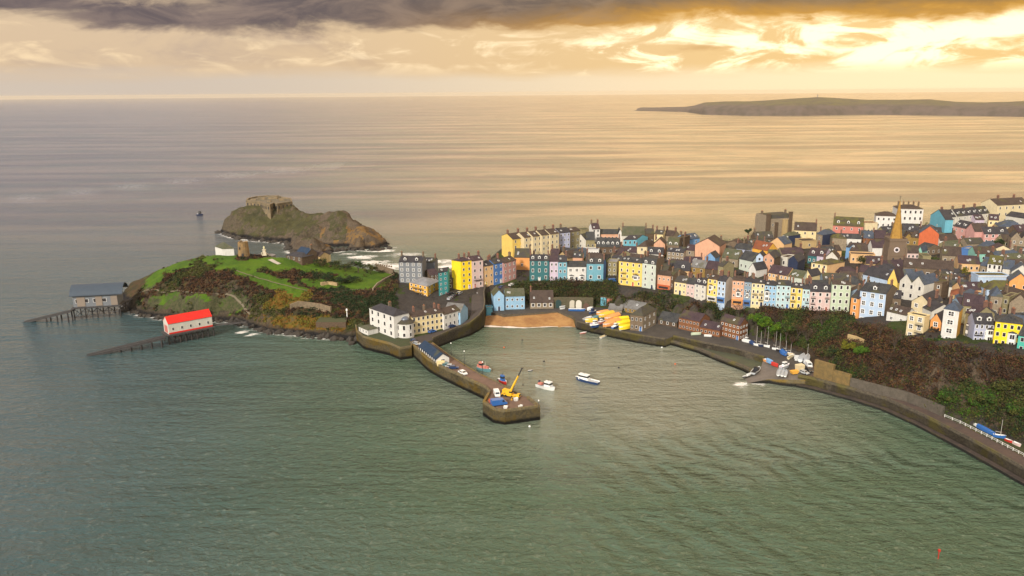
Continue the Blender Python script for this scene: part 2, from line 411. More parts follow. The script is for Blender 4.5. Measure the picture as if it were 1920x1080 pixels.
M_TOWN = land_mat('town_ground', ((0.045,0.06,0.015),(0.03,0.045,0.012),(0.06,0.06,0.02)), ((0.048,0.042,0.038),(0.036,0.031,0.029),(0.06,0.052,0.045)),
                  ((0.06,0.055,0.014),(0.08,0.05,0.015)), ((0.07,0.055,0.045),(0.04,0.032,0.027)))
def land_mesh(name, k, m_):
    idx = -np.ones((GNY, GNX), int); V = []; Z = []; Fs = []
    for j in range(GNY-1):
        for i in range(GNX-1):
            q = ((j, i), (j, i+1), (j+1, i+1), (j+1, i))
            if max(HG[a] for a in q) < -2.5: continue
            c = [CLS[a] for a in q if CLS[a] > 0]
            if not c or max(c) != k: continue
            f = []
            for a in q:
                if idx[a] < 0:
                    idx[a] = len(V); V.append((GX0+a[1]*GS, GY0+a[0]*GS, HG[a])); Z.append(LC[a])
                f.append(idx[a])
            Fs.append(f)
    me = D.meshes.new(name); me.from_pydata(V, [], Fs)
    ca = me.color_attributes.new('zone', 'FLOAT_COLOR', 'POINT'); ca.data.foreach_set('color', np.array(Z, dtype=np.float32).ravel())
    me.polygons.foreach_set('use_smooth', [True]*len(Fs)); me.update()
    return tag(link(name, me, None, m_), kind='structure')
land_mesh('headland', 1, M_HEAD); land_mesh('cliff', 2, M_CLIFF); land_mesh('town_ground', 3, M_TOWN)

# decks: flat-topped ground with walls down into the water
def deck(name, pts, mats, bottom=-4.0, parent=None, skirt=True, kind='structure', sub=None):
    P = [G(*p) if not isinstance(p, Vector) else p for p in pts]
    P = resample(P+[P[0]], 6.0)[:-1]
    area = sum(P[i].x*P[(i+1) % len(P)].y-P[(i+1) % len(P)].x*P[i].y for i in range(len(P)))
    if area < 0: P.reverse()
    n = len(P)
    v, e, f, ov, oe, of = delaunay_2d_cdt([p.xy for p in P], [], [list(range(n))], 1, 0.001)
    m_ = MB()
    zz = [P[o[0]].z if o else P[0].z for o in ov]
    m_.poly([(a.x, a.y, z) for a, z in zip(v, zz)], [list(q) for q in f], 0)
    if skirt:
        for i in range(n):
            a, b = P[i], P[(i+1) % n]
            m_.poly([a, b, (b.x, b.y, bottom), (a.x, a.y, bottom)], [(0, 3, 2, 1)], 1)
    o = m_.build(name, mats, parent)
    if kind: o['kind'] = kind
    return o
def wall_strip(name, line, thick, h, bottom, m_, parent=None, side=-1, cap=None):
    """a wall following a line; its outer face lies on the line"""
    ln = resample(line, 5.0); inn = inset(ln, thick*side)
    mb = MB()
    for i in range(len(ln)-1):
        a, b, c, d_ = ln[i], ln[i+1], inn[i+1], inn[i]
        bt = lambda p: bottom if bottom is not None else p.z-0.5
        P = [(a.x,a.y,bt(a)),(b.x,b.y,bt(b)),(c.x,c.y,bt(c)),(d_.x,d_.y,bt(d_)),(a.x,a.y,a.z+h),(b.x,b.y,b.z+h),(c.x,c.y,c.z+h),(d_.x,d_.y,d_.z+h)]
        mb.poly(P, [(4,5,6,7),(0,1,5,4),(2,3,7,6)])
        if i == 0: mb.poly(P, [(3,0,4,7)])
        if i == len(ln)-2: mb.poly(P, [(1,2,6,5)])
    return mb.build(name, m_, parent)

M_STONEWALL = mat('old_quay_stone', (0.17,0.125,0.075), 0.9, scale=0.35, col2=(0.07,0.055,0.045), bump=0.9, bscale=1.6)
def quay_mat(name, ca, cb, cg, wet):
    m_ = D.materials.new(name); m_.use_nodes = True; N = NT(m_.node_tree); b = N.n['Principled BSDF']
    pos = N.new('ShaderNodeNewGeometry').outputs['Position']; z = N.new('ShaderNodeSeparateXYZ', {0: pos}).outputs[2]
    n1 = N.noise(pos, 0.12, 5, 0.6, 0.3); n2 = N.noise(pos, 1.1, 5, 0.65); 
    st = N.noise(N.v('MULTIPLY', pos, (1.0, 1.0, 3.0)), 0.7, 4, 0.6)
    c = N.mix(N.ss(n2, 0.35, 0.65), ca, cb); c = N.mix(N.ss(n1, 0.46, 0.62), c, cg); c = N.mix(N.m('MULTIPLY', N.ss(st, 0.5, 0.7), 0.5), c, tuple(q*0.5 for q in cb))
    c = N.mix(N.ss(N.m('ADD', z, N.m('MULTIPLY', N.m('ADD', n2, n1), 1.2)), wet+1.9, wet+0.7), c, (0.014, 0.014, 0.013))
    N.set(b.inputs['Base Color'], c); b.inputs['Roughness'].default_value = 0.85; b.inputs['Specular IOR Level'].default_value = 0.2
    bn = N.new('ShaderNodeBump', {'Height': N.noise(pos, 1.8, 5, 0.7), 'Strength': 0.8, 'Distance': 0.5}); N.l.new(bn.outputs[0], b.inputs['Normal'])
    return m_
M_PIERW = quay_mat('pier_wall_stone', (0.19,0.15,0.075), (0.11,0.09,0.06), (0.19,0.125,0.03), 1.3)
M_QUAYW = quay_mat('quay_wall_stone', (0.12,0.10,0.07), (0.075,0.062,0.05), (0.12,0.10,0.035), 0.9)
M_DECK = mat('pier_paving', (0.17,0.105,0.075), 0.85, scale=0.35, col2=(0.115,0.075,0.058), bump=0.3)
M_ROAD = mat('asphalt', (0.068,0.055,0.050), 0.85, scale=0.2, col2=(0.048,0.040,0.037), bump=0.2)
M_QUAY = mat('quay_concrete', (0.070,0.062,0.055), 0.85, scale=0.2, col2=(0.045,0.040,0.036), bump=0.2)
M_PROM = mat('promenade_paving', (0.10,0.066,0.050), 0.85, scale=0.2, col2=(0.06,0.045,0.04), bump=0.2)
M_SAND = mat('wet_sand', (0.36,0.20,0.07), 0.6, scale=0.08, col2=(0.22,0.10,0.035), bump=0.1, spec=0.4)

# harbour road up from the pier to the square
deck('harbour_road', list(ROAD_OUT)+PL((900,538,13.3),(884,556,11.9),(884,570,10.3),(884,585,8.3),(880,598,6.7),(865,608,5.7),(828,620,5.3),(775,633,5.1),(768,642,5),(790,648,5)), [M_ROAD, M_QUAYW])
hw = wall_strip('harbour_wall', ROAD_OUT[1:], 0.7, 1.0, -4, M_QUAYW, side=1)
tag(hw, 'curving stone harbour wall below the road from the pier up to the square', 'wall')
deck('hotel_terrace', HT+PL((770,625,5.6),(720,612,5.9),(680,603,6)), [mat('terrace_garden', (0.06,0.055,0.03), 0.9, scale=0.5, col2=(0.04,0.06,0.02), bump=0.5), M_PIERW])
tag(wall_strip('terrace_wall', HT, 0.6, 1.0, -4, M_PIERW, side=1), 'curved retaining wall round the garden of the white clifftop hotel', 'wall')
# pier
PIER_L = PL((768,644,5),(801,675,5),(827,690,5),(866,708,5),(907,727,5),(916,736,5),(905,756,5),(924,769,5),(946,773,5),(1013,764,5),(992,747,5))
PIER_R = PL((975,740,5),(934,717,5),(903,703,5),(877,688,5),(844,667,5),(812,643,5))
deck('pier_deck', list(PIER_L)+list(PIER_R), [M_DECK, M_PIERW])
pw = wall_strip('pier_parapet', PIER_L, 1.0, 0.9, -4, M_PIERW, side=1); tag(pw, 'thick mossy stone parapet along the seaward edge of the pier', 'wall')
pw2 = wall_strip('pier_kerb', PIER_R, 0.5, 0.35, -4, M_PIERW, side=1); tag(pw2, 'low pale stone kerb along the harbour side of the pier', 'kerb')
# quay with the boat yard and the warehouses
QEDGE = PL((1082,604,3.9),(1115,612,3.9),(1147,619,3.9),(1190,628,3.9),(1247,637,3.9))
QIN = PL((1262,631,3.9),(1307,641,3.9),(1345,649,3.9),(1378,655,3.9),(1432,671,3.9))
deck('quay', list(QEDGE)+list(QIN)+PL((1470,690,3.9),(1520,704,3.9),(1530,692,3.9),(1500,662,3.9),(1440,637,3.9),(1408,616,3.9),(1350,604,3.9),(1280,594,3.9),(1200,583,3.9),(1150,575,3.9),(1110,569,3.9),(1040,567,3.9),(926,566,3.9),(912,584,3.9),(945,590,3.9),(1045,584,3.9),(1075,593,3.9)), [M_QUAY, M_QUAYW])
tag(wall_strip('quay_wall', QEDGE, 0.9, 0.5, -4, M_QUAYW, side=1), 'stone quay wall below the yard full of yellow boats', 'wall')
tag(wall_strip('quay_wall', QIN, 0.7, 0.6, -1, M_QUAYW, side=1), 'inner stone wall of the road above the green slipway', 'wall')
M_WEED = mat('weedy_apron', (0.075,0.085,0.045), 0.8, scale=0.15, col2=(0.06,0.06,0.04), bump=0.3)
AP = PL((1250,640,1.4),(1262,643,1.4),(1307,656,1.4),(1353,675,1.4),(1393,690,1.4),(1408,698,1.4))
deck('tidal_apron', list(AP)+PL((1430,694,1.5),(1448,680,1.6),(1400,658,1.6),(1345,645,1.6),(1262,628,1.6)), [M_WEED, M_QUAYW])
tag(wall_strip('outer_harbour_wall', AP, 1.4, 1.0, -4, M_QUAYW, side=1), 'low outer stone wall curving along the weedy tidal apron', 'wall')
deck('slipway', PL((1432,673,3.9),(1470,690,3.9),(1520,703,3.9),(1512,712,3.2),(1480,712,3),(1440,711,1.8),(1390,721,-0.6),(1384,716,-0.6),(1412,704,0.8),(1425,694,1.8)), [mat('slipway_concrete', (0.16,0.135,0.115), 0.8, scale=0.2, col2=(0.11,0.095,0.08), bump=0.2), M_PIERW])
PROM_O = PL((1496,707,3.8),(1520,711,3.8),(1600,732,3.8),(1660,750,3.8),(1720,776,3.8),(1770,801,3.8),(1820,827,3.8),(1870,854,3.8),(1920,882,3.8),(2060,955,3.8))
deck('promenade', list(PROM_O)+PL((2060,880,4),(1920,828,4),(1840,796,4),(1760,766,4),(1700,741,4),(1600,711,4),(1527,684,4)), [M_PROM, M_QUAYW])
tag(wall_strip('promenade_wall', PROM_O, 0.8, 1.0, -4, M_QUAYW, side=1), 'long dark sea wall sweeping along the promenade to the right edge', 'wall')
ROCKL = [p+Vector((0,0,0)) for p in inset(PROM_O, -2.2, 1.0)]
deck('wall_footing', [Vector(p) for p in ROCKL]+[Vector((p.x, p.y, 1.0)) for p in reversed(inset(PROM_O, 0.5))], [mat('footing_stone', (0.085,0.06,0.045), 0.9, scale=0.4, col2=(0.04,0.032,0.028), bump=0.8), M_QUAYW])
deck('beach', PL((900,614,-0.8),(985,620,-0.8),(1092,618,-0.8),(1090,606,1.2),(1076,594,2.8),(1045,584,3.4),(945,590,3.2),(912,592,2.6),(905,602,1.2)), [M_SAND, M_SAND], skirt=False)

deck('grass_verge', PL((1771,782,4.15),(1800,794,4.15),(1850,819,4.15),(1920,855,4.15),(2060,925,4.15),(2060,882,4.25),(1920,828,4.25),(1840,796,4.25),(1768,770,4.25)), [mat('verge_grass', (0.035,0.055,0.012), .95, scale=.4, col2=(0.05,0.04,0.02), bump=.5), M_QUAYW], bottom=3)
# ------------------------------------------------------------------ St Catherine's-like fort island and the far island
def island():
    # rows: (px,py,z) stations on the near shore, mid, ridge, back shore
    pts = []
    def ln(*p): pts.extend(resample(PL(*p), 6))
    ln((413,440,-4),(430,452,-4),(470,462,-4),(530,466,-4),(560,472,-4),(540,482,-4),(580,490,-4),(625,484,-4),(640,474,-4),(700,478,-4),(740,472,-4))
    ln((414,434,0),(440,444,0),(480,450,0),(545,454,0),(545,472,0),(580,478,0),(622,470,0),(640,466,0),(700,468,0),(733,464,0))
    ln((420,424,6),(450,434,4),(500,440,3.5),(545,444,3.5),(552,464,5),(585,470,5),(615,462,6),(650,456,6),(700,460,5),(726,460,1.5))
    ln((420,408,12.5),(450,415,12),(500,425,9),(545,430,8),(560,445,9),(600,445,13),(640,440,14),(670,432,15),(690,440,10),(715,450,5))
    ln((440,400,17),(458,397,18.5),(505,408,14.5),(548,399,17.5));ln((458,392,20.5),(505,401,17.5),(546,393,20));ln((470,384,23.5),(505,386,23),(546,385,23));ln((548,412,13),(600,416,15),(640,405,21),(660,412,18),(678,425,11))
    ln((432,402,16),(446,390,21));ln((556,392,20.5),(575,398,19.5),(600,400,20),(620,398,22),(640,395,24),(655,402,21),(668,412,16),(690,432,8),(712,442,4))
    ln((425,395,-4),(450,380,-4),(505,378,-4),(560,385,-4),(600,390,-4),(650,395,-4),(690,405,-4),(720,425,-4),(745,440,-4))
    back_ = [G(420,425,-4)+Vector((0,15,0))]
    # a closer back shore, so that the ridge falls steeply behind
    for (px, py, z) in ((430,402,16),(446,388,21),(470,384,23.5),(505,385,23.5),(548,386,23),(575,398,19.5),(600,400,20),(640,395,24),(668,412,16),(690,432,8),(712,442,4)):
        q = G(px, py, z); q.y += 8+z*0.9; q.z = -4; pts.append(q)
        q = G(px, py, z); q.y += 6; q.z = z-3; pts.append(q)
    pts += [Vector((x_, 900, -4)) for x_ in range(-400, 0, 50)]+[Vector((-420, y_, -4)) for y_ in range(520, 900, 50)]+[Vector((0, y_, -4)) for y_ in range(520, 900, 50)]
    seen = {(round(p.x), round(p.y)): p for p in pts}; P = list(seen.values())
    v, e, f, *_ = delaunay_2d_cdt([p.xy for p in P], [], [], 0, 0.01)
    zm = {(round(p.x, 3), round(p.y, 3)): p.z for p in P}
    bv = BVHTree.FromPolygons([Vector((a.x, a.y, zm.get((round(a.x, 3), round(a.y, 3)), -4))) for a in v], [list(q) for q in f])
    x0, y0, s, nx, ny = -275.0, 560.0, 1.7, 130, 110
    H = np.full((ny, nx), -4.0)
    for j in range(ny):
        for i in range(nx):
            h = bv.ray_cast(Vector((x0+i*s+.01, y0+j*s+.02, 200)), _dn)
            if h[0] is not None: H[j, i] = h[0].z
    isl = [p.xy for p in PL((408,437,0),(440,446,0),(480,452,0),(540,456,0),(538,474,0),(580,481,0),(624,473,0),(642,468.5,0),(700,470,0),(738,465,0))]
    for (px, py, z) in ((728,452,0),(712,442,4),(690,432,8),(668,412,16),(640,395,24),(600,400,20),(575,398,19.5),(548,386,23),(505,385,23.5),(470,384,23.5),(446,388,21),(430,402,16)):
        q = G(px, py, z); isl.append(Vector((q.x, q.y+10+z*0.9)))
    isl.append(G(405,425,0).xy)
    for j in range(ny):
        for i in range(nx):
            if not inpoly(x0+i*s, y0+j*s, isl): H[j, i] = -4
    H[1:-1, 1:-1] = H[1:-1, 1:-1]*0.4+0.15*(H[:-2, 1:-1]+H[2:, 1:-1]+H[1:-1, :-2]+H[1:-1, 2:])
    b_, a_ = np.gradient(H, s); sl = np.minimum(1, np.sqrt(a_*a_+b_*b_))
    V = []; C = []
    for j in range(ny):
        for i in range(nx):
            x_ = x0+i*s; y_ = y0+j*s; z = H[j, i]
            if z > -3.5: z += fbm(x_*.05, y_*.05, 1)*3.4*sl[j, i]+(1-abs(fbm(x_*.10, y_*.07, 4))*1.6)*4.2*sl[j, i]-2.0*sl[j, i]+fbm(x_*.3, y_*.3, 7, 3)*2.4*sl[j, i]
            V.append((x_, y_, z)); H[j, i] = z
            px, py, _ = proj((x_, y_, z))
            g = 1.0 if (py < 436 and px < 570) or (px < 650 and py < 450 and fbm(x_*.06, y_*.06, 3) > -0.1) else 0
            o = 1.0 if px > 600 and py > 425 and fbm(x_*.05, y_*.05, 6) > -0.15 else 0
            C.append((g, o, 0, 1))
    Fs = [(j*nx+i, j*nx+i+1, (j+1)*nx+i+1, (j+1)*nx+i) for j in range(ny-1) for i in range(nx-1) if max(H[j, i], H[j, i+1], H[j+1, i], H[j+1, i+1]) > -2.5]
    me = D.meshes.new('rocky_island'); me.from_pydata(V, [], Fs)
    ca = me.color_attributes.new('zone', 'FLOAT_COLOR', 'POINT'); ca.data.foreach_set('color', np.array(C, dtype=np.float32).ravel())
    me.polygons.foreach_set('use_smooth', [True]*len(Fs)); me.update()
    m_ = land_mat('island_rock', ((0.070,0.066,0.026),(0.042,0.042,0.020),(0.085,0.068,0.032)), ((0.10,0.075,0.052),(0.065,0.048,0.036),(0.13,0.095,0.06)),
                  ((0.20,0.115,0.03),(0.14,0.085,0.045)), ((0.12,0.09,0.06),(0.055,0.043,0.036)))
    tag(link('rocky_island', me, None, m_), kind='structure')
island()

def far_island():
    # low island some four kilometres out
    prof = [(1186,207),(1200,203),(1240,201),(1285,200),(1300,198),(1320,192),(1360,190),(1400,190),(1440,188),(1480,185),(1530,182),(1570,184),(1620,187),(1680,187),(1740,186),(1790,191),(1840,192),(1880,191),(1920,189),(2000,186),(2150,183),(2300,190)]
    shore = [(1186,208),(1285,210),(1320,215),(1400,217),(1500,217),(1620,215),(1700,216),(1800,217),(1920,219),(2300,224)]
    def sh(x):
        for a, b in zip(shore, shore[1:]):
            if a[0] <= x <= b[0]: return a[1]+(b[1]-a[1])*(x-a[0])/(b[0]-a[0])
    def pr(x):
        for a, b in zip(prof, prof[1:]):
            if a[0] <= x <= b[0]: return a[1]+(b[1]-a[1])*(x-a[0])/(b[0]-a[0])
    V = []; Fs = []; rows = 9; xs = list(range(1186, 2300, 5))
    for x in xs:
        y0_ = sh(x); y1_ = pr(x)
        near = G(x, y0_, 0); z_top = zat((near.x*1.10, near.y*1.10), y1_)
        far_ = Vector((near.x*1.10, near.y*1.10, z_top))
        n_ = noise.fractal(Vector((x*.05, 0, 0)), 0.9, 2.1, 4)
        cliff_h = max(1, z_top*0.62+n_*4)
        for k in range(rows):
            if k == 0: p = Vector((near.x, near.y, -4))
            elif k == 1: p = Vector((near.x*1.003, near.y*1.003, cliff_h*0.45))
            elif k == 2: p = Vector((near.x*1.010, near.y*1.010, cliff_h*0.9))
            elif k < 8:
                t = (k-2)/5; p = near.lerp(far_, 0.1+0.9*t); p.z = cliff_h+(z_top-cliff_h)*t**0.8
            else: p = Vector((near.x*1.3, near.y*1.3, -4))
            p.z += noise.fractal(Vector((p.x*.02, p.y*.02, 0)), 0.9, 2.1, 4)*(2.0 if 0 < k < 7 else 0.7)
            V.append(p)
    for i in range(len(xs)-1):
        for k in range(rows-1):
            Fs.append((i*rows+k, (i+1)*rows+k, (i+1)*rows+k+1, i*rows+k+1))
    me = D.meshes.new('far_island'); me.from_pydata(V, [], Fs); me.polygons.foreach_set('use_smooth', [True]*len(Fs)); me.update()
    m_ = D.materials.new('far_island_heath'); m_.use_nodes = True; N = NT(m_.node_tree); b = N.n['Principled BSDF']
    pos = N.new('ShaderNodeNewGeometry').outputs['Position']; z = N.new('ShaderNodeSeparateXYZ', {0: pos}).outputs[2]
    c = N.mix(N.ss(N.m('ADD', z, N.m('MULTIPLY', N.noise(pos, 0.01, 4), 30)), 55, 70), (0.10,0.075,0.065), (0.10,0.09,0.03))
    c = N.mix(N.ss(N.noise(pos, 0.02, 6, 0.7), 0.4, 0.65), c, (0.06,0.05,0.04))
    N.set(b.inputs['Base Color'], c); b.inputs['Roughness'].default_value = 0.95
    tag(link('far_island', me, None, m_), kind='structure')
    # its lighthouse
    q = G(1530, 183, 0); s = 4600/Vector((q.x, q.y)).length; 
    nr = G(1530, 216.5, 0)*1.0; base = Vector((nr.x*1.10, nr.y*1.10, zat((nr.x*1.10, nr.y*1.10), 183.5)-3))
    rt = empty('lighthouse', base, label='tiny lighthouse on the crest of the distant island', cat='lighthouse')
    a = MB(); a.bar((0,0,0), (0,0,17), 3.4, n=10, r2=2.4); a.build('tower', mat('lighthouse_wall', (0.3,0.27,0.25), 0.7), rt)
    a = MB(); a.bar((0,0,17), (0,0,20), 1.8, n=8); a.bar((0,0,20), (0,0,22), 2.0, n=8, r2=0.2); a.build('lantern', mat('lighthouse_lantern', (0.12,0.1,0.09), 0.5), rt)
far_island()

# ------------------------------------------------------------------ sea
def sea():
    # fine sheet near, coarse beyond, one mesh; vertex values say where foam and shallows are
    ys = list(np.arange(20, 900, 4.0))+list(np.geomspace(904, 30000, 60)); 
    V = []; A = []
    shore_pts = []
    for ln_ in (CH_SHORE,): shore_pts += resample(ln_, 4)
    shore_pts += resample(PL((414,436,0),(440,446,0),(480,452,0),(540,456,0),(545,474,0),(580,480,0),(622,473,0),(645,468,0),(700,470,0),(735,465,0)), 4)
    SP = np.array([(p.x, p.y) for p in shore_pts])
    rows = []
    for y_ in ys:
        half = max(420, y_*1.1) if y_ < 900 else y_*1.25
        nx = 190; rows.append([(-half+2*half*i/(nx-1), y_) for i in range(nx)])
    foam_spots = [ # (px,py, radius m, strength) surf beside the fort island and small breaks elsewhere
        (700,492,20,.6),(735,500,22,.7),(790,492,18,.6),(830,490,16,.6),(760,478,22,0.4),(680,482,14,0.8),(720,470,12,0.9),(640,470,9,0.7),(655,476,10,.5),
        (470,626,4,1.0),(455,624,3,.9),(752,662,5,0.9),(765,664,4,1.0),(1392,722,5,0.9),(1420,718,4,.8),(585,476,5,.6),(450,452,5,.6),(845,500,14,.9),(860,496,14,.6)]
    FS = [(G(a, b, 0), r_, s_) for a, b, r_, s_ in foam_spots]
    # thin wave line along the little beach
    BL = resample(PL((908,611,0),(950,612.5,0),(985,614,0),(1030,611.5,0),(1085,612.5,0)), 3)
    PAL = resample(PL((0,378,0),(150,362,0),(300,344,0),(480,326,0),(620,312,0)), 10)
    for r_ in rows:
        for (x_, y_) in r_:
            f = 0.0; sh = 0.0
            if y_ < 760:
                for c, rad, st in FS:
                    dd = math.hypot((x_-c.x), (y_-c.y)*1.6)
                    if dd < rad: f = max(f, st*(1-(dd/rad)**2))
                if -300 < x_ < 0 and 380 < y_ < 720:
                    f = max(f, 0.55*(1-min(1, np.min((SP[:, 0]-x_)**2+(SP[:, 1]-y_)**2)**.5/9.0)))
                h = hgt(x_, y_) if (GX0 < x_ < GX0+GS*(GNX-1) and GY0 < y_ < GY0+GS*(GNY-1)) else -4
                if y_ < 620 and x_ > -250:
                    sh = 1.0 if (x_ > -60 and y_ < 470) else 0.3
            ln_f = 0.0
            if 600 < y_ < 1400 and x_ < 0:
                px, py, _ = proj((x_, y_, 0))
                if px < 640:
                    ly = 378-66*px/620.0-((px/620.0)*(1-px/620.0))*8
                    ln_f = max(0, 1-abs(py-ly)/5.0)
            A.append((f, sh, ln_f, 1)); V.append((x_, y_, 0.0))
    nx = 190
    Fs = [(j*nx+i, j*nx+i+1, (j+1)*nx+i+1, (j+1)*nx+i) for j in range(len(rows)-1) for i in range(nx-1)]
    me = D.meshes.new('sea'); me.from_pydata(V, [], Fs)
    ca = me.color_attributes.new('zone', 'FLOAT_COLOR', 'POINT'); ca.data.foreach_set('color', np.array(A, dtype=np.float32).ravel())
    me.update()
    m_ = D.materials.new('sea_water'); m_.use_nodes = True; N = NT(m_.node_tree); b = N.n['Principled BSDF']
    pos = N.new('ShaderNodeNewGeometry').outputs['Position']
    at = N.new('ShaderNodeAttribute', attribute_name='zone'); sp = N.new('ShaderNodeSeparateColor', {0: at.outputs['Color']})
    s3 = N.new('ShaderNodeSeparateXYZ', {0: pos}); X, Y, _z = s3.outputs
    big = N.noise(N.v('MULTIPLY', pos, (0.006, 0.011, 1)), 1.0, 4, 0.55, 0.8)
    mid_ = N.noise(N.v('MULTIPLY', pos, (0.03, 0.055, 1)), 1.0, 5, 0.6, 0.6)
    # water colour: green in the bay, slate blue out left from depth and painted-in sky reflection
    blue = N.ss(N.m('SUBTRACT', N.m('MULTIPLY', X, -1.0), N.m('MULTIPLY', Y, 0.28)), -70, 130)
    c = N.mix(blue, (0.058,0.098,0.060), (0.024,0.060,0.074))
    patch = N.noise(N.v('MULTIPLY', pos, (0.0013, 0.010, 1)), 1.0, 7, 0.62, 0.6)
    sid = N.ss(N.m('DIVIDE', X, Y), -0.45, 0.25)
    farc = N.mix(N.ss(patch, 0.40, 0.60), N.mix(sid, (0.060,0.068,0.095), (0.16,0.12,0.085)), N.mix(sid, (0.135,0.125,0.135), (0.42,0.31,0.18)))  # far sea: streaks of reflected sky put into the colour, golden to the right
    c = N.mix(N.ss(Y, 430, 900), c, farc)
    c = N.mix(N.m('MULTIPLY', N.ss(big, 0.4, 0.62), 0.45), c, N.mix(blue, (0.085,0.128,0.092), (0.045,0.082,0.096)))
    # pale sky sheen in the middle of the harbour, put into the water colour
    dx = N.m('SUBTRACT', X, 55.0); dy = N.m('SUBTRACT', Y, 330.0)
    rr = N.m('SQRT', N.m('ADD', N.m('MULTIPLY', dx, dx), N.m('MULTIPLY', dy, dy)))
    harbour_sheen = N.m('MULTIPLY', N.ss(N.m('ADD', rr, N.m('MULTIPLY', mid_, 60.0)), 150, 50), 0.7)
    c = N.mix(harbour_sheen, c, (0.27,0.26,0.205))
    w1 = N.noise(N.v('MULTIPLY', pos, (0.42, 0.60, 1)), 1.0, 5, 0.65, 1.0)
    c = N.mix(N.m('MULTIPLY', N.ss(w1, 0.53, 0.70), N.ss(Y, 700, 300, 0.0, 0.13)), c, (0.42,0.42,0.34))  # crest highlights and flecks of foam, both put into the water colour
    f1 = N.noise(N.v('MULTIPLY', pos, (0.11, 0.24, 1)), 1.0, 6, 0.7, 1.2)
    f2 = N.noise(N.v('MULTIPLY', pos, (0.5, 0.8, 1)), 1.0, 4, 0.7, 0.6)
    foam = N.m('MULTIPLY', N.ss(sp.outputs[0], 0.02, 0.5), N.ss(N.m('ADD', N.m('MULTIPLY', f1, 0.75), N.m('ADD', N.m('MULTIPLY', f2, 0.25), N.m('MULTIPLY', sp.outputs[0], 0.22))), 0.52, 0.66))
    line = N.m('MULTIPLY', N.m('MULTIPLY', sp.outputs[2], N.ss(f1, 0.3, 0.6)), 0.16)
    fo = N.m('MAXIMUM', foam, line)
    c = N.mix(fo, c, (0.78,0.76,0.72))
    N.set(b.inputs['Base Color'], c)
    b.inputs['IOR'].default_value = 1.33; b.inputs['Specular IOR Level'].default_value = 0.5
    dist = N.m('SQRT', N.m('ADD', N.m('MULTIPLY', X, X), N.m('MULTIPLY', Y, Y)))
    N.set(b.inputs['Roughness'], N.m('ADD', N.ss(dist, 150, 1500, 0.08, 0.26), N.m('MULTIPLY', fo, 0.5)))
    # waves: wind ripples, chop and a swell; each fades where it grows too small to see
    w2 = N.noise(N.v('MULTIPLY', pos, (0.15, 0.23, 1)), 1.0, 4, 0.6, 1.0)
    w3 = N.noise(N.v('MULTIPLY', pos, (0.035, 0.060, 1)), 1.0, 4, 0.6, 1.0)
    w4 = N.noise(N.v('MULTIPLY', pos, (0.0025, 0.017, 1)), 1.0, 5, 0.65, 0.3)
    hsum = N.m('ADD', N.m('ADD', N.m('MULTIPLY', w1, 1.0), N.m('MULTIPLY', w2, 1.7)), N.m('ADD', N.m('MULTIPLY', w3, 1.2), N.m('MULTIPLY', w4, 9.0)))
    # a swell turned by the bay, its crests running out from the right hand shore
    uu = N.m('ADD', N.m('MULTIPLY', X, 0.92/10), N.m('ADD', N.m('MULTIPLY', Y, 0.38/10), N.m('ADD', N.m('MULTIPLY', mid_, 2.6), N.m('MULTIPLY', big, 1.5))))
    sw_ = N.m('SINE', N.m('MULTIPLY', uu, 6.2832))
    swm = N.m('MULTIPLY', N.ss(Y, 330, 230), N.ss(X, -10, 60))
    swm = N.m('MULTIPLY', swm, N.ss(big, 0.35, 0.6))
    hsum = N.m('ADD', hsum, N.m('MULTIPLY', N.m('MULTIPLY', sw_, swm), 0.9))
    bn = N.new('ShaderNodeBump', {'Height': hsum, 'Distance': 1.0, 'Strength': 0.85}); N.l.new(bn.outputs[0], b.inputs['Normal'])
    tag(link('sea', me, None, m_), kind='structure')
sea()

def shore_rocks():
    rnd = random.Random(4); ps_ = []
    ln = resample(CH_SHORE, 1.6)
    for p in ln:
        for _ in range(2): ps_.append((p.x+rnd.gauss(0, 1.4), p.y+rnd.gauss(-.3, 1.6), rnd.uniform(.7, 2.6)))
    for p in resample(PL((414,436,0),(440,446,0),(480,452,0),(540,456,0),(545,474,0),(580,480,0),(622,473,0),(645,468,0),(700,470,0),(735,465,0)), 2.0):
        ps_.append((p.x+rnd.gauss(0, 1.5), p.y+rnd.gauss(0, 2.0), rnd.uniform(.9, 3.2)))
    for p in resample(PL((690,648,0),(730,656,0),(765,664,0),(775,668,0)), 1.4):
        ps_.append((p.x+rnd.gauss(0, .8), p.y+rnd.gauss(.5, .8), rnd.uniform(.6, 1.5)))
    q = MB(); ico = [(0,0,1),(.89,0,.45),(.28,.85,.45),(-.72,.53,.45),(-.72,-.53,.45),(.28,-.85,.45),(.72,.53,-.45),(-.28,.85,-.45),(-.89,0,-.45),(-.28,-.85,-.45),(.72,-.53,-.45)]
    fs = [(0,1,2),(0,2,3),(0,3,4),(0,4,5),(0,5,1),(1,6,2),(2,7,3),(3,8,4),(4,9,5),(5,10,1),(2,6,7),(3,7,8),(4,8,9),(5,9,10),(1,10,6)]
    for x, y, s in ps_:
        t = rnd.uniform(0, 6.3); ct, st = math.cos(t), math.sin(t); sx, sy, sz = s*rnd.uniform(.7,1.5), s*rnd.uniform(.6,1), s*rnd.uniform(.5,1.1)
        q.poly([(x+(a*ct*sx-b*st*sy)*rnd.uniform(.8,1.2), y+(a*st*sx+b*ct*sy)*rnd.uniform(.8,1.2), c_*sz*rnd.uniform(.7,1.2)+.1) for a, b, c_ in ico], fs)
    tag(q.build('shore_rocks', mat('wet_rock', (0.028,0.024,0.022), .7, scale=.8, col2=(0.055,0.045,0.034), bump=.7)), kind='stuff')
shore_rocks()
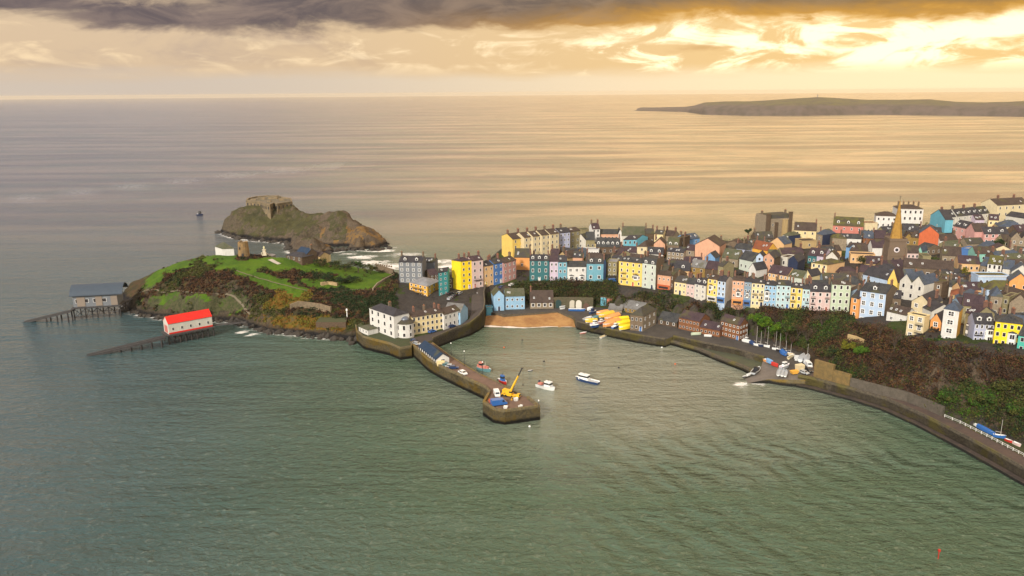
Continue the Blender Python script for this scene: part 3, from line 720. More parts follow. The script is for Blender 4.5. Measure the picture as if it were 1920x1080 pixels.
def surf_line():
    ln = resample(PL((906,611.5,0.06),(950,613.5,0.06),(985,615,0.06),(1030,612.5,0.06),(1086,613,0.06)), 1.2); q = MB(); ps = []
    for i, p in enumerate(ln):
        w_ = .35+1.1*abs(noise.noise(Vector((i*.13, 0, 0))))+.5*abs(noise.noise(Vector((i*.5, 3, 0)))); w_ *= 1.5 if i < len(ln)*.45 else .6
        ps += [(p.x, p.y-w_*.7, .05), (p.x, p.y+w_*1.2, .09)]
    q.poly(ps, [(2*i, 2*i+2, 2*i+3, 2*i+1) for i in range(len(ln)-1)]); tag(q.build('surf_line', mat('surf_foam', (0.72,0.64,0.58), .8, scale=1.5)), kind='structure')
surf_line()
# ------------------------------------------------------------------ haze: a closed box of thin warm air
def haze():
    a = MB(); a.box((0, 15200, -8), (82000, 31600, 134)); o = a.build('haze', None)
    m_ = D.materials.new('warm_haze'); m_.use_nodes = True; N = NT(m_.node_tree); N.n.clear()
    out = N.new('ShaderNodeOutputMaterial'); pv = N.new('ShaderNodeVolumePrincipled')
    pv.inputs['Color'].default_value = (0.98, 0.86, 0.66, 1); pv.inputs['Density'].default_value = HAZE; pv.inputs['Anisotropy'].default_value = 0.2
    N.l.new(pv.outputs[0], out.inputs['Volume']); o.data.materials.clear(); o.data.materials.append(m_)
    tag(o, kind='stuff'); o.visible_shadow = True
HAZE = 0.000026
# ------------------------------------------------------------------ houses
PAINT = dict(white=(0.640,0.613,0.569), offwhite=(0.571,0.535,0.465), cream=(0.622,0.516,0.321), paleyellow=(0.70,0.56,0.30), yellow=(0.74,0.52,0.13), gold=(0.72,0.38,0.06),
    brightyellow=(0.84,0.60,0.02), peach=(0.640,0.401,0.197), orange=(0.70,0.31,0.10), salmon=(0.60,0.33,0.21), coral=(0.50,0.18,0.14), redorange=(0.52,0.12,0.045),
    pink=(0.571,0.304,0.270), palepink=(0.605,0.446,0.410), lilac=(0.536,0.447,0.536), lavender=(0.394,0.412,0.536), paleblue=(0.42,0.52,0.66), skyblue=(0.27,0.44,0.60),
    blue=(0.068,0.167,0.398), midblue=(0.16,0.31,0.52), teal=(0.051,0.286,0.294), tealblue=(0.15,0.34,0.42), darkteal=(0.035,0.136,0.147), turquoise=(0.14,0.40,0.50), aqua=(0.42,0.56,0.58),
    mint=(0.236,0.484,0.396), palegreen=(0.466,0.536,0.394), greygreen=(0.501,0.536,0.466), grey=(0.170,0.181,0.198), slatewall=(0.023,0.034,0.074), bluegrey=(0.204,0.275,0.346),
    stone=(0.184,0.133,0.089), palestone=(0.294,0.232,0.161), brownstone=(0.120,0.080,0.052), brick=(0.239,0.099,0.043), khaki=(0.294,0.250,0.135), sandy=(0.432,0.308,0.149), yellowstone=(0.294,0.188,0.055), emerald=(0.073,0.432,0.344), red=(0.62,0.02,0.015))
ROOFC = dict(red=((0.620,0.020,0.015),(0.500,0.020,0.015)), navy=((0.012,0.028,0.056),(0.019,0.034,0.062)), slate=((0.025,0.024,0.028),(0.040,0.037,0.041)), slatebrown=((0.040,0.028,0.024),(0.059,0.042,0.034)), slateblue=((0.037,0.050,0.071),(0.056,0.068,0.093)), purple=((0.034,0.022,0.028),(0.053,0.034,0.038)),
    moss=((0.10,0.095,0.02),(0.055,0.045,0.03)), mossy=((0.06,0.055,0.03),(0.045,0.04,0.04)), tile=((0.20,0.06,0.025),(0.13,0.05,0.03)), grey=((0.16,0.155,0.15),(0.11,0.105,0.10)), dark=((0.022,0.024,0.028),(0.045,0.045,0.045)), green=((0.05,0.06,0.03),(0.08,0.075,0.05)), lead=((0.22,0.22,0.23),(0.16,0.16,0.17)))
def wallmat(c):
    st = c in ('stone','palestone','brownstone','brick','khaki','yellowstone')
    if st: return mat('wall_'+c, PAINT[c], 0.9, scale=1.2, col2=tuple(q*0.62 for q in PAINT[c]), bump=0.5, bscale=2.5, streak=0.3)
    return mat('paint_'+c, PAINT[c], 0.75, var=0.34, scale=0.45, streak=0.45)
def roofmat(c):
    nm = 'roof_'+c
    if nm in MATS: return MATS[nm]
    a, b_ = ROOFC[c]; m_ = D.materials.new(nm); m_.use_nodes = True; MATS[nm] = m_; N = NT(m_.node_tree); b = N.n['Principled BSDF']
    pos = N.new('ShaderNodeNewGeometry').outputs['Position']
    n1 = N.noise(pos, 0.35, 5, 0.6, 0.3); n2 = N.noise(N.v('MULTIPLY', pos, (2, 2, 5)), 1.0, 3, 0.6)
    c_ = N.mix(N.ss(n1, 0.38, 0.62), a, b_); c_ = N.mix(N.m('MULTIPLY', N.ss(n2, 0.4, 0.65), 0.5), c_, tuple(q*1.6+0.008 for q in b_))
    c_ = N.mix(N.m('MULTIPLY', N.ss(N.noise(pos, 0.14, 4), 0.56, 0.68), 0.55), c_, (0.085,0.08,0.028))
    N.set(b.inputs['Base Color'], c_); b.inputs['Roughness'].default_value = 0.8; b.inputs['Specular IOR Level'].default_value = 0.18
    bn = N.new('ShaderNodeBump', {'Height': n2, 'Strength': 0.5, 'Distance': 0.15}); N.l.new(bn.outputs[0], b.inputs['Normal'])
    return m_
M_FRAME = mat('white_frame', (0.78,0.76,0.72), 0.5, var=0.1)
M_GLASS = mat('window_glass', (0.035,0.032,0.036), 0.12, var=0.3, spec=0.6)
M_DARK = mat('dark_paint', (0.03,0.03,0.035), 0.5, var=0.2)
M_POT = mat('terracotta', (0.30,0.12,0.06), 0.8)
M_BRICK = mat('chimney_brick', (0.20,0.10,0.07), 0.9, scale=2.0, col2=(0.12,0.07,0.055))
def unit_window(name, frame, glass, bars=1, fr=0.14):
    """1 x 1 window, origin at sill centre, facing -y"""
    a = MB()
    a.poly([(-.5+fr*.6,-.03,fr*.5),(.5-fr*.6,-.03,fr*.5),(.5-fr*.6,-.03,1-fr*.5),(-.5+fr*.6,-.03,1-fr*.5)], [(0,1,2,3)], 1)
    def bx(x0,x1,z0,z1,y): a.poly([(x0,0.02,z0),(x1,0.02,z0),(x1,0.02,z1),(x0,0.02,z1),(x0,y,z0),(x1,y,z0),(x1,y,z1),(x0,y,z1)], [(4,5,6,7),(0,4,7,3),(5,1,2,6),(7,6,2,3),(0,1,5,4)], 0)
    bx(-.5,-.5+fr,0,1,-.09); bx(.5-fr,.5,0,1,-.09); bx(-.5+fr,.5-fr,1-fr*.7,1,-.09); bx(-.5+fr,.5-fr,0,fr*.7,-.12)
    if bars: bx(-.5+fr,.5-fr,.47,.53,-.07)
    if bars > 1: bx(-.03,.03,fr*.7,.47,-.06); bx(-.03,.03,.53,1-fr*.7,-.06)
    me = a.mesh(name); me.materials.append(frame); me.materials.append(glass); return me
WIN = {'w': unit_window('sash_window', M_FRAME, M_GLASS, 0, .13), 'd': unit_window('sash_window_plain', M_FRAME, M_GLASS, 0, .07), 'b': unit_window('wide_window', M_FRAME, M_GLASS, 2, .13)}
def unit_door(col):
    nm = 'door_'+str(col)
    a = MB(); a.box((0,-0.05,0),(1,0.16,1),0); a.box((0,-0.10,0.80),(0.7,0.1,0.13),1)
    a.box((-.56,-.02,0),(.12,.2,1.06),2); a.box((.56,-.02,0),(.12,.2,1.06),2)
    me = a.mesh(nm)
    for q in (wallmat(col) if col in PAINT else M_DARK, M_GLASS, M_FRAME): me.materials.append(q)
    return me
DOORS = {}
def dormer_mesh():
    a = MB(); w_ = 0.75
    a.poly([(-w_,0,0),(w_,0,0),(w_,0,1.25),(0,0,1.75),(-w_,0,1.25),(-w_,2.2,0),(w_,2.2,0),(w_,2.2,1.25),(0,2.2,1.75),(-w_,2.2,1.25)], [(0,1,2,3,4),(0,4,9,5),(1,6,7,2)], 0)
    a.poly([(-.45,-.04,.2),(.45,-.04,.2),(.45,-.04,1.15),(-.45,-.04,1.15)], [(0,1,2,3)], 1)
    for s in (-1, 1):
        a.poly([(s*(w_+.15),-.15,1.2),(0,-.15,1.85),(0,2.3,1.85),(s*(w_+.15),2.3,1.2)], [(0,1,2,3)], 2)
        a.poly([(s*(w_+.15),-.15,1.1),(0,-.15,1.73),(0,-.15,1.87),(s*(w_+.15),-.15,1.22)], [(0,1,2,3)], 0)
    me = a.mesh('dormer')
    for q in (M_FRAME, M_GLASS, roofmat('slate')): me.materials.append(q)
    return me
DORM = dormer_mesh()
def pot_mesh():
    a = MB(); a.bar((0,0,0),(0,0,.55), .16, n=6, r2=.13); me = a.mesh('chimney_pot'); me.materials.append(M_POT); return me
POT = pot_mesh()
def rl_mesh():
    a = MB(); a.box((0,0,0),(.85,1.15,.12),0); a.poly([(-.32,-.46,.13),(.32,-.46,.13),(.32,.46,.13),(-.32,.46,.13)], [(0,1,2,3)], 1)
    me = a.mesh('rooflight'); me.materials.append(M_FRAME); me.materials.append(mat('rooflight_glass', (0.16,0.18,0.2), .1, var=.2, spec=.7)); return me
RLM = rl_mesh()
HOUSES = []
GRP = {}
def house(label, x0, x1, t0, t1=None, b=None, h=None, dep=9.0, roof='g', rh=3.0, wall='cream', rf='slate', win=(2, 2), ws=(1.15, 1.75), wt='w', door=None, chim='LR', dorm=0,
          side=None, lw=None, sr=None, sl=None, bay=(), balc=(), group=None, name='house', cat='house', sw=0, found=4.0, shop=None, pk=None, cornice=None, parapet=0.0):
    t1 = t0 if t1 is None else t1
    if b is not None:
        z0 = b[2]; z1 = b[3] if len(b) > 3 else z0
        A = G(x0, b[0], z0); B = G(x1, b[1], z1)
        mid = (A+B)/2; zb = mid.z; zt = zat(mid, (t0+t1)/2); h = zt-zb
    else:
        p0 = on_ray(x0, t0, h); p1 = on_ray(x1, t1, h); ze = (p0.z+p1.z)/2
        A = G(x0, t0, ze); B = G(x1, t1, ze); mid = (A+B)/2; zb = ze-h
    ux = (B-A); ux.z = 0; W = ux.length-0.05; ux.normalize(); uy = Vector((-ux.y, ux.x, 0))
    rz = math.atan2(ux.y, ux.x)
    dv = Vector((0, dep))
    if sr: C_ = G(sr[0], sr[1], zb+h); q = C_-B; dv = Vector((q.dot(ux), q.dot(uy)))
    if sl: C_ = G(sl[0], sl[1], zb+h); q = C_-A; dv = Vector((q.dot(ux), q.dot(uy)))
    if dv.y < 3: dv = Vector((dv.x, 5))
    if dv.length > 34: dv *= 34/dv.length
    dep = dv.y; sk = dv.x
    o = empty(name, (mid.x, mid.y, zb), rz, label=label, cat=cat, group=group)
    X = W/2
    def P(x, y, z): return (x+sk*y/dep, y, z)          # local point, sheared with the plot
    wm = wallmat(wall); sm = wallmat(side) if side else wm; rm = roofmat(rf)
    a = MB(); v = [P(-X,0,-found),P(X,0,-found),P(X,dep,-found),P(-X,dep,-found),P(-X,0,h),P(X,0,h),P(X,dep,h),P(-X,dep,h)]
    a.poly(v, [(0,1,5,4)], 0); a.poly(v, [(1,2,6,5),(2,3,7,6),(3,0,4,7)], 1); a.poly(v, [(4,5,6,7)], 1)
    if pk is not None: rh = max(0.8, zat(mid, pk)-zb-h)
    r = MB(); ov = 0.28; th = 0.16
    def slab(p, q, s, t):
        """roof plane given eave p-q and ridge t-s, thickened downwards"""
        dn = Vector((0, 0, -th)); V_ = [Vector(k) for k in (p, q, s, t)]; V_ += [k+dn for k in V_]
        r.poly(V_, [(0,1,2,3),(7,6,5,4),(0,4,5,1),(1,5,6,2),(2,6,7,3),(3,7,4,0)])
    top = h+rh
    if roof == 'g':
        a.poly([P(X,0,h),P(X,dep,h),P(X,dep/2,top-.05)], [(0,1,2)], 1); a.poly([P(-X,0,h),P(-X,dep,h),P(-X,dep/2,top-.05)], [(0,2,1)], 1)
        dz = rh*ov/(dep/2)
        slab(P(-X-.1,-ov,h-dz+th), P(X+.1,-ov,h-dz+th), P(X+.1,dep/2,top+th), P(-X-.1,dep/2,top+th))
        slab(P(X+.1,dep+ov,h-dz+th), P(-X-.1,dep+ov,h-dz+th), P(-X-.1,dep/2,top+th), P(X+.1,dep/2,top+th))
    elif roof == 'f':
        a.poly([P(-X,0,h),P(X,0,h),P(0,0,top-.05)], [(0,1,2)], 0); a.poly([P(-X,dep,h),P(X,dep,h),P(0,dep,top-.05)], [(0,2,1)], 1)
        dz = rh*ov/X
        slab(P(-X-ov,dep+.1,h-dz+th), P(-X-ov,-.22,h-dz+th), P(0,-.22,top+th), P(0,dep+.1,top+th))
        slab(P(X+ov,-.22,h-dz+th), P(X+ov,dep+.1,h-dz+th), P(0,dep+.1,top+th), P(0,-.22,top+th))
    elif roof == 'ff':
        for cx in (-X/2, X/2):
            hw_ = X/2
            a.poly([P(cx-hw_,0,h),P(cx+hw_,0,h),P(cx,0,top-.05)], [(0,1,2)], 0)
            slab(P(cx-hw_-.05,dep+.1,h+th), P(cx-hw_-.05,-.22,h+th), P(cx,-.22,top+th), P(cx,dep+.1,top+th))
            slab(P(cx+hw_+.05,-.22,h+th), P(cx+hw_+.05,dep+.1,h+th), P(cx,dep+.1,top+th), P(cx,-.22,top+th))
    elif roof == 'h':
        hi = min(X, dep/2)*0.85; e = h+0.03
        if X*2 >= dep: ra, rb = P(-X+hi,dep/2,top), P(X-hi,dep/2,top)
        else: ra, rb = P(0,dep/2-(dep/2-X)*0.8,top), P(0,dep/2+(dep/2-X)*0.8,top)
        V_ = [P(-X-ov,-ov,e),P(X+ov,-ov,e),P(X+ov,dep+ov,e),P(-X-ov,dep+ov,e), ra, rb]
        r.poly(V_, ([(0,1,5,4),(1,2,5),(2,3,4,5),(3,0,4)] if X*2 >= dep else [(0,1,4),(1,2,5,4),(2,3,5),(3,0,4,5)]))
        r.poly(V_[:4], [(3,2,1,0)])
    elif roof == 'm':
        V_ = [P(-X,0.1,h+.02),P(X,0.1,h+.02),P(X,dep,h+.02),P(-X,dep,h+.02),P(-X,1.3,top),P(X,1.3,top),P(X,dep-1.3,top+.0),P(-X,dep-1.3,top)]
        r.poly(V_, [(0,1,5,4),(2,3,7,6),(4,5,6,7)])
        a.poly([P(X,0,h),P(X,dep,h),P(X,dep-1.3,top+.1),P(X,1.3,top+.1)], [(0,1,2,3)], 1); a.poly([P(-X,0,h),P(-X,dep,h),P(-X,dep-1.3,top+.1),P(-X,1.3,top+.1)], [(0,3,2,1)], 1)
    else:  # flat with a low parapet
        e = h+0.02
        V_ = [P(-X+.35,.35,e+.1),P(X-.35,.35,e+.1),P(X-.35,dep-.35,e+.1),P(-X+.35,dep-.35,e+.1)]
        r.poly(V_+[P(-X+.35,.35,e),P(X-.35,.35,e),P(X-.35,dep-.35,e),P(-X+.35,dep-.35,e)], [(0,1,2,3),(4,5,1,0),(5,6,2,1),(6,7,3,2),(7,4,0,3)])
        for (p_, q_) in (((-X,0),(X,0)), ((X,0),(X,dep)), ((X,dep),(-X,dep)), ((-X,dep),(-X,0))):
            a.beam(P(p_[0], p_[1], h+.2), P(q_[0], q_[1], h+.2), .34, .5, 1)
        top = h+.3
    wo = a.build('wall', [wm, sm], o)
    r.build('roof', rm, o)
    # cornice line
    if cornice:
        c_ = MB(); c_.beam(P(-X,-.06,h-.25), P(X,-.06,h-.25), .25, .35); c_.build('cornice', wallmat(cornice), o)
    # chimneys
    def chimney(x, y, z, hh=2.0):
        q = MB(); q.box((0,0,-1.2),(0.75,1.5,1.2+hh)); q.box((0,0,hh),(0.95,1.7,0.2))
        co = q.build('chimney', M_BRICK if (len(HOUSES)*7+int(x)) % 3 else wallmat('stone'), o); co.location = P(x, y, z)
        for k in (-.45, 0, .45):
            p_ = link('chimney_pot', POT, co); p_.location = (0, k, hh+.2)
    ry = dep/2
    if roof in ('g', 'm', 'h', 'p', 'f', 'ff'):
        zc = top if roof in ('g', 'm', 'p') else top-0.4
        yc = ry
        if 'L' in chim: chimney((-X+.5) if roof != 'h' else -X*.5, yc, zc)
        if 'R' in chim: chimney((X-.5) if roof != 'h' else X*.5, yc, zc)
        if 'C' in chim: chimney(0, yc+.6, zc)
        if chim.isdigit():
            for k in range(int(chim)): chimney(-X+W*(k+.5)/int(chim), yc, zc)
    # openings of the front
    nc, nr = win
    sh = h/max(nr, 1)
    wp = W/max(nc, 1); ww = min(ws[0], wp*0.52); wh = min(ws[1], sh*0.58)
    doors = {}
    if door: doors = {door[1]: door[0]}
    def put(me, nm, x, z, sx, sz, y=0.0, par=o, face='F'):
        q = link(nm, me, par)
        if face == 'F': q.location = P(x, y-.01, z)
        elif face == 'R':
            q.location = (X+sk*x/dep+.01, x, z); q.rotation_euler = (0, 0, math.atan2(dep, sk))
        q.scale = (sx, 1, sz); return q
    for r_ in range(nr):
        for c_ in range(nc):
            x = -X+wp*(c_+.5); z = r_*sh+sh*.30
            if r_ == 0 and c_ in doors:
                k = doors[c_]
                if k not in DOORS: DOORS[k] = unit_door(k)
                put(DOORS[k], 'door', x, 0.05, 1.15, min(2.3, sh*.8)); continue
            if r_ == 0 and shop: continue
            put(WIN[wt], 'window', x, z, ww, wh)
    if shop:
        s_ = MB(); s_.box((0,-.25,0),(W*.9,.5,2.4),0); s_.box((0,-.52,.7),(W*.72,.06,1.2),1); s_.box((0,-.35,2.4),(W*.96,.75,.35),0); s_.build('shop_front', [wallmat(shop), M_GLASS], o)
    for (cx, z0, z1) in bay:
        s_ = MB(); zz0, zz1 = h*z0, h*z1; x = X*cx; bw = min(1.5, W*.22)
        V_ = [(x-bw,0),(x-bw*.6,-.8),(x+bw*.6,-.8),(x+bw,0)]
        s_.poly([(p[0],p[1],zz0) for p in V_]+[(p[0],p[1],zz1) for p in V_], [(0,1,5,4),(1,2,6,5),(2,3,7,6),(4,5,6,7),(3,2,1,0)], 0)
        n_ = max(1, round((zz1-zz0)/sh))
        for k in range(n_):
            za = zz0+(zz1-zz0)*(k+.25)/n_; zb_ = zz0+(zz1-zz0)*(k+.82)/n_
            s_.poly([(x-bw*.5,-.84,za),(x-.06,-.84,za),(x-.06,-.84,zb_),(x-bw*.5,-.84,zb_)], [(0,1,2,3)], 1)
            s_.poly([(x+.06,-.84,za),(x+bw*.5,-.84,za),(x+bw*.5,-.84,zb_),(x+.06,-.84,zb_)], [(0,1,2,3)], 1)
        s_.poly([(x-bw-.1,.0,zz1+.02),(x-bw*.7,-.95,zz1+.02),(x+bw*.7,-.95,zz1+.02),(x+bw+.1,0,zz1+.02),(x,0,zz1+.7)], [(0,1,4),(1,2,4),(2,3,4)], 2)
        s_.build('bay_window', [M_FRAME, M_GLASS, rm], o)
    for (cx, fz, bw) in balc:
        s_ = MB(); x = X*cx; z = h*fz; s_.box((x,-.45,z),(bw,.9,.12),0)
        s_.beam((x-bw/2,-.88,z+1.0),(x+bw/2,-.88,z+1.0),.07,.07,0)
        for k in range(int(bw*2.2)+1): s_.beam((x-bw/2+k*bw/int(bw*2.2+.001),-.88,z+.1),(x-bw/2+k*bw/int(bw*2.2+.001),-.88,z+1.0),.04,.04,0)
        s_.build('balcony', M_DARK, o)
    for k in range(dorm):
        x = -X+W*(k+.5)/dorm; q = link('dormer', DORM, o)
        if roof == 'm': q.location = P(x, 0.25, h+.35)
        else: q.location = P(x, dep*.13, h+rh*.26+.1)
    if roof == 'g' and dorm == 0 and W > 5:
        rr_ = random.Random(int(x0*7+t0)); sl_ = math.atan2(rh, dep/2)
        for k in range(rr_.choice((0, 0, 1, 1, 2, 3))):
            q = link('rooflight', RLM, o); yy = dep*rr_.uniform(.12, .28); q.location = P(-X+W*rr_.uniform(.12, .88), yy, h+rh*yy/(dep/2)+.22); q.rotation_euler = (sl_, 0, 0)
    if sw:
        ns, nr_ = sw
        for r_ in range(nr_):
            for c_ in range(ns): put(WIN[wt], 'window', dep*(c_+.5)/ns, r_*h/nr_+h/nr_*.32, ww, wh, face='R')
    if lw:
        ns, nr_ = lw
        for r_ in range(nr_):
            for c_ in range(ns):
                y = dep*(c_+.5)/ns; q = link('window', WIN[wt], o); q.location = (-X+sk*y/dep-.01, y, r_*h/nr_+h/nr_*.32)
                q.rotation_euler = (0, 0, math.atan2(dep, sk)+math.pi); q.scale = (ww, 1, wh)
    HOUSES.append(dict(o=o, label=label, A=A, B=B, W=W, dep=dep, h=h, c=mid+uy*dep/2, px=proj((mid.x, mid.y, zb+h)), wall=wall))
    return o
H = house
# --- the row above the beach, left to right
TA = 'painted houses in the row above the beach'
H('dark green three storey terraced house with white windows and white arched door', 993,1029.5,488.5,b=(527,527,13.4),win=(3,3),wall='darkteal',door=('white',1),dorm=3,rh=2.6,group=TA,ws=(1.3,2.1))
H('narrow lilac pink terraced house with a black door, right of the dark green one', 1030.5,1046.5,490,b=(527,527,13.5),win=(2,3),wall='lilac',door=('slatewall',1),group=TA,chim='L',rf='purple')
H('narrow pale teal terraced house between the lilac house and the white inn', 1046.5,1063,491,b=(527,527,13.6),win=(2,3),wall='tealblue',door=('slatewall',0),group=TA,chim='R')
H('low white inn with a long slate roof and wide ground floor windows', 1063.5,1099,500,b=(527,527,13.7),win=(3,2),wall='white',door=('slatewall',1),wt='b',ws=(2.2,1.9),rh=2.4,group=TA,chim='',rf='dark',bay=((-.55,.1,.38),(.55,.1,.38)))
H('bright teal double house with two dormers and white window surrounds beside the inn', 1099.5,1131,493.5,b=(527.5,528,13.9),win=(2,2),ws=(1.7,2.1),wall='tealblue',side='blue',dorm=2,rh=2.5,group=TA,rf='dark',sr=(1136.5,491))
H('narrow olive beige house with a flat grey roof in a gap of the row', 1138,1156,492,b=(521,522,14.4),win=(2,3),ws=(1.0,1.5),wall='khaki',roof='p',rf='lead',group=TA,chim='')
H('tall bright yellow hotel with balconies and a red door above the harbour', 1159.5,1203,489,494,b=(533.5,539,14.6),win=(4,4),wall='yellow',cornice='yellow',door=('redorange',2),balc=((-.55,.5,3),(.5,.5,3),(-.55,.26,3)),rh=1.8,group=TA,rf='dark',bay=((.5,.28,.48),))
H('tall pale grey green house with a black mansard roof and two white dormers', 1203,1228.5,494,497,b=(539,543.5,14.8),win=(2,4),wall='greygreen',roof='m',rh=3.0,dorm=2,rf='dark',side='stone',group=TA,sr=(1246,490),door=('slatewall',1),chim='LR')
H('rough stone house tucked behind the pale grey green one', 1230,1252,506,508,h=9,win=(1,1),wall='stone',rf='mossy',group=TA,chim='R')
H('salmon pink house over an orange shop with a flat parapet', 1232,1256.5,514,518,b=(541.5,545,14.8),win=(3,2),ws=(.9,1.3),wall='salmon',roof='g',rh=1.8,rf='slatebrown',shop='redorange',group=TA,dep=8)
H('brown stone lean-to house right of the salmon shop', 1257,1263,514,516,h=8,win=(1,2),wall='brownstone',roof='g',rf='mossy',group=TA,chim='')
H('small pale yellow two storey house with a mossy brown roof', 1263.5,1286,527.5,531,b=(551,554.5,14.8),win=(3,2),wall='paleyellow',rh=2.6,rf='mossy',group=TA,ws=(.9,1.5),door=('slatewall',1))
H('small lilac white house with a slate blue roof right of the pale yellow one', 1286,1301,532,533,b=(555,557.5,14.8),win=(2,2),wall='palepink',rh=2.6,rf='dark',group=TA,ws=(.9,1.4))
H('white house with two white dormers and twin square windows on two floors', 1301,1322.5,532,535,b=(557.5,562,14.9),win=(2,3),wall='offwhite',rh=2.6,rf='slate',dorm=2,group=TA,ws=(1.5,1.4),wt='b')
H('tall narrow yellow house with a white garage door left of the blue fronted shop', 1325,1343.5,522,525,b=(563,566,15),win=(2,4),wall='yellow',rh=1.5,group=TA,shop='white',ws=(1.1,1.7),rf='slatebrown',bay=((-.3,.5,.72),))
H('tall pale blue house with a deep blue shop front and a blank grey gable', 1343.5,1358.5,526,528,b=(566,568.5,15),win=(2,4),wall='paleblue',rh=2.2,group=TA,shop='blue',side='offwhite',sr=(1374,523),ws=(1.1,1.7))
H('bright orange house with an orange shop front and a bay window', 1371,1393,525,527,b=(570,572,15.1),win=(3,4),wall='salmon',rh=1.3,group=TA,shop='orange',bay=((.1,.33,.55),),rf='slatebrown',ws=(.9,1.2))
H('narrow blue grey house with a navy shop front beside the orange house', 1393,1407,528,529,b=(572,573.5,15.2),win=(2,4),wall='bluegrey',rh=1.3,group=TA,shop='blue',bay=((0,.33,.55),),ws=(.9,1.2))
H('cream house with iron balconies and a white ground floor sign band', 1407,1431,530.5,532,b=(573.5,575.5,15.3),win=(3,4),wall='paleyellow',rh=1.3,group=TA,balc=((-.4,.5,2.4),(.55,.28,2),(.55,.52,2)),rf='slate',ws=(1.1,1.6),door=('slatewall',2))
H('mid blue house with white bay windows in the middle of the long row', 1431,1453,534,536,b=(575.5,577.5,15.4),win=(3,4),wall='skyblue',rh=1.3,group=TA,bay=((-.5,.28,.74),),ws=(.9,1.3))
H('wide pale aqua house right of the mid blue one', 1453,1480,533,537,b=(577.5,579.5,15.5),win=(3,4),wall='aqua',rh=1.6,group=TA,ws=(1.1,1.4),door=('blue',2),balc=((.62,.48,2),))
H('lemon yellow house with arched windows between the aqua and mint houses', 1480,1502,538,541,b=(579.5,581.5,15.6),win=(2,3),wall='yellow',rh=1.4,group=TA,ws=(1.3,2.0),balc=((-.5,.36,2.2),(-.5,.68,2.2)))
H('narrow mint green house right of the lemon yellow one', 1502,1516,541,543,b=(581.5,583,15.7),win=(2,3),wall='aqua',rh=1.4,group=TA,balc=((.45,.36,1.6),),door=('blue',0))
H('wide pale pink house with a slate roof and dormers', 1516,1555,544.5,549,b=(583,585,15.9),win=(3,3),wall='palepink',rh=3.2,group=TA,dorm=2,ws=(1.3,1.8),door=('coral',2),balc=((-.66,.66,2),(-.66,.36,2),(.66,.66,2)),rf='slate')
H('tall pale green house standing higher than its pink neighbour', 1555.5,1591,530,537,b=(585,587,16.2),win=(3,4),wall='palegreen',rh=1.4,group=TA,ws=(1.3,2.0),sr=(1597,534),rf='slatebrown',chim='R',dep=8)
H('narrow bright orange house at the cliff edge with a steep slate roof', 1591.5,1606.5,558,559,b=(607,611,13.2),win=(1,4),wall='orange',rh=3.2,group=TA,ws=(1.3,1.9),chim='L',found=7)
H('huge pale blue house with a yellow bay and a bare stone gable', 1607,1655,544,552,b=(606,614,14.2),win=(3,4),ws=(1.8,2.2),wt='b',wall='paleblue',side='stone',sr=(1683,541),rh=3.0,rf='dark',group=TA,dorm=1,cornice='paleblue',found=9)
# --- castle square side
TB = 'houses round the castle square'
H('big grey house with navy roof and white windows standing alone by the lawn', 749,792.5,491.5,492,b=(531,532,13.4),win=(4,4),ws=(1.5,1.9),wt='b',wall='grey',rh=2.6,rf='slate',dorm=2,group=TB,dep=11)
H('plain grey annex with an orange brick chimney behind the orange flats', 793,815,491.5,492,h=10,win=(0,1),wall='grey',rh=2.0,rf='slate',group=TB,chim='R',dep=8)
H('orange block of flats with a shallow purple grey roof and stacked balconies', 768,802,529,538,b=(552,560,10.6),win=(4,3),wt='w',ws=(1.6,1.5),wall='gold',side='gold',roof='h',rh=2.2,rf='lead',sr=(826,526),chim='',sw=(3,3),balc=((0,.3,9),(0,.63,9)),group=TB,found=6)
H('dark roofed house squeezed between the orange flats and the teal house', 806,822,516,514,h=5,win=(2,3),wall='brownstone',rh=2.4,rf='purple',group=TB,chim='')
H('tall narrow teal house with a white corner below the square', 823,840.5,512,507,b=(556.5,553,11.6),win=(2,5),wt='w',ws=(1.0,1.2),wall='teal',roof='g',rh=1.5,rf='slate',side='teal',group=TB,chim='',sl=(825,506.5))
H('dark stone cottage in shadow behind the teal house', 840,856,523,521,h=6,win=(2,2),wall='brownstone',rh=2.4,rf='mossy',group=TB,chim='R')
H('tall saffron yellow house with one column of small windows', 865,885.5,489.5,489,b=(543.5,540.5,13.1),win=(2,5),wt='d',ws=(1.0,1.6),wall='brightyellow',roof='h',rh=1.8,sl=(846.5,488),group=TB,door=('lilac',1),rf='purple')
H('tall lilac white house with a balcony right of the saffron yellow house', 885.5,906.5,489,487,b=(540.5,537.5,13.2),win=(2,4),wt='d',ws=(1.1,1.8),wall='palepink',rh=1.8,balc=((0,.27,5),),door=('coral',0),group=TB,rf='purple')
H('peach house lower than its lilac white neighbour, on the square', 907,926,498,497.5,b=(536.5,533,13.3),win=(2,3),wt='d',ws=(1.0,1.5),wall='peach',rh=1.8,group=TB,door=('yellow',0))
H('deep blue house with white windows on the rising street', 926,944,494,492,b=(533,529.5,13.4),win=(2,3),wall='blue',rh=2,group=TB,door=('white',1))
H('dusty pink house at the top of the rising street', 944,968,492,488,b=(529.5,522.5,13.6),win=(3,3),wall='pink',rh=1.8,group=TB,rf='slatebrown')
H('orange gable-sided house with a big mossy slate roof behind the pink house', 964,993.5,482,482.5,h=8,win=(1,1),wall='orange',rh=4.4,rf='mossy',group=TB,chim='R',dep=10)
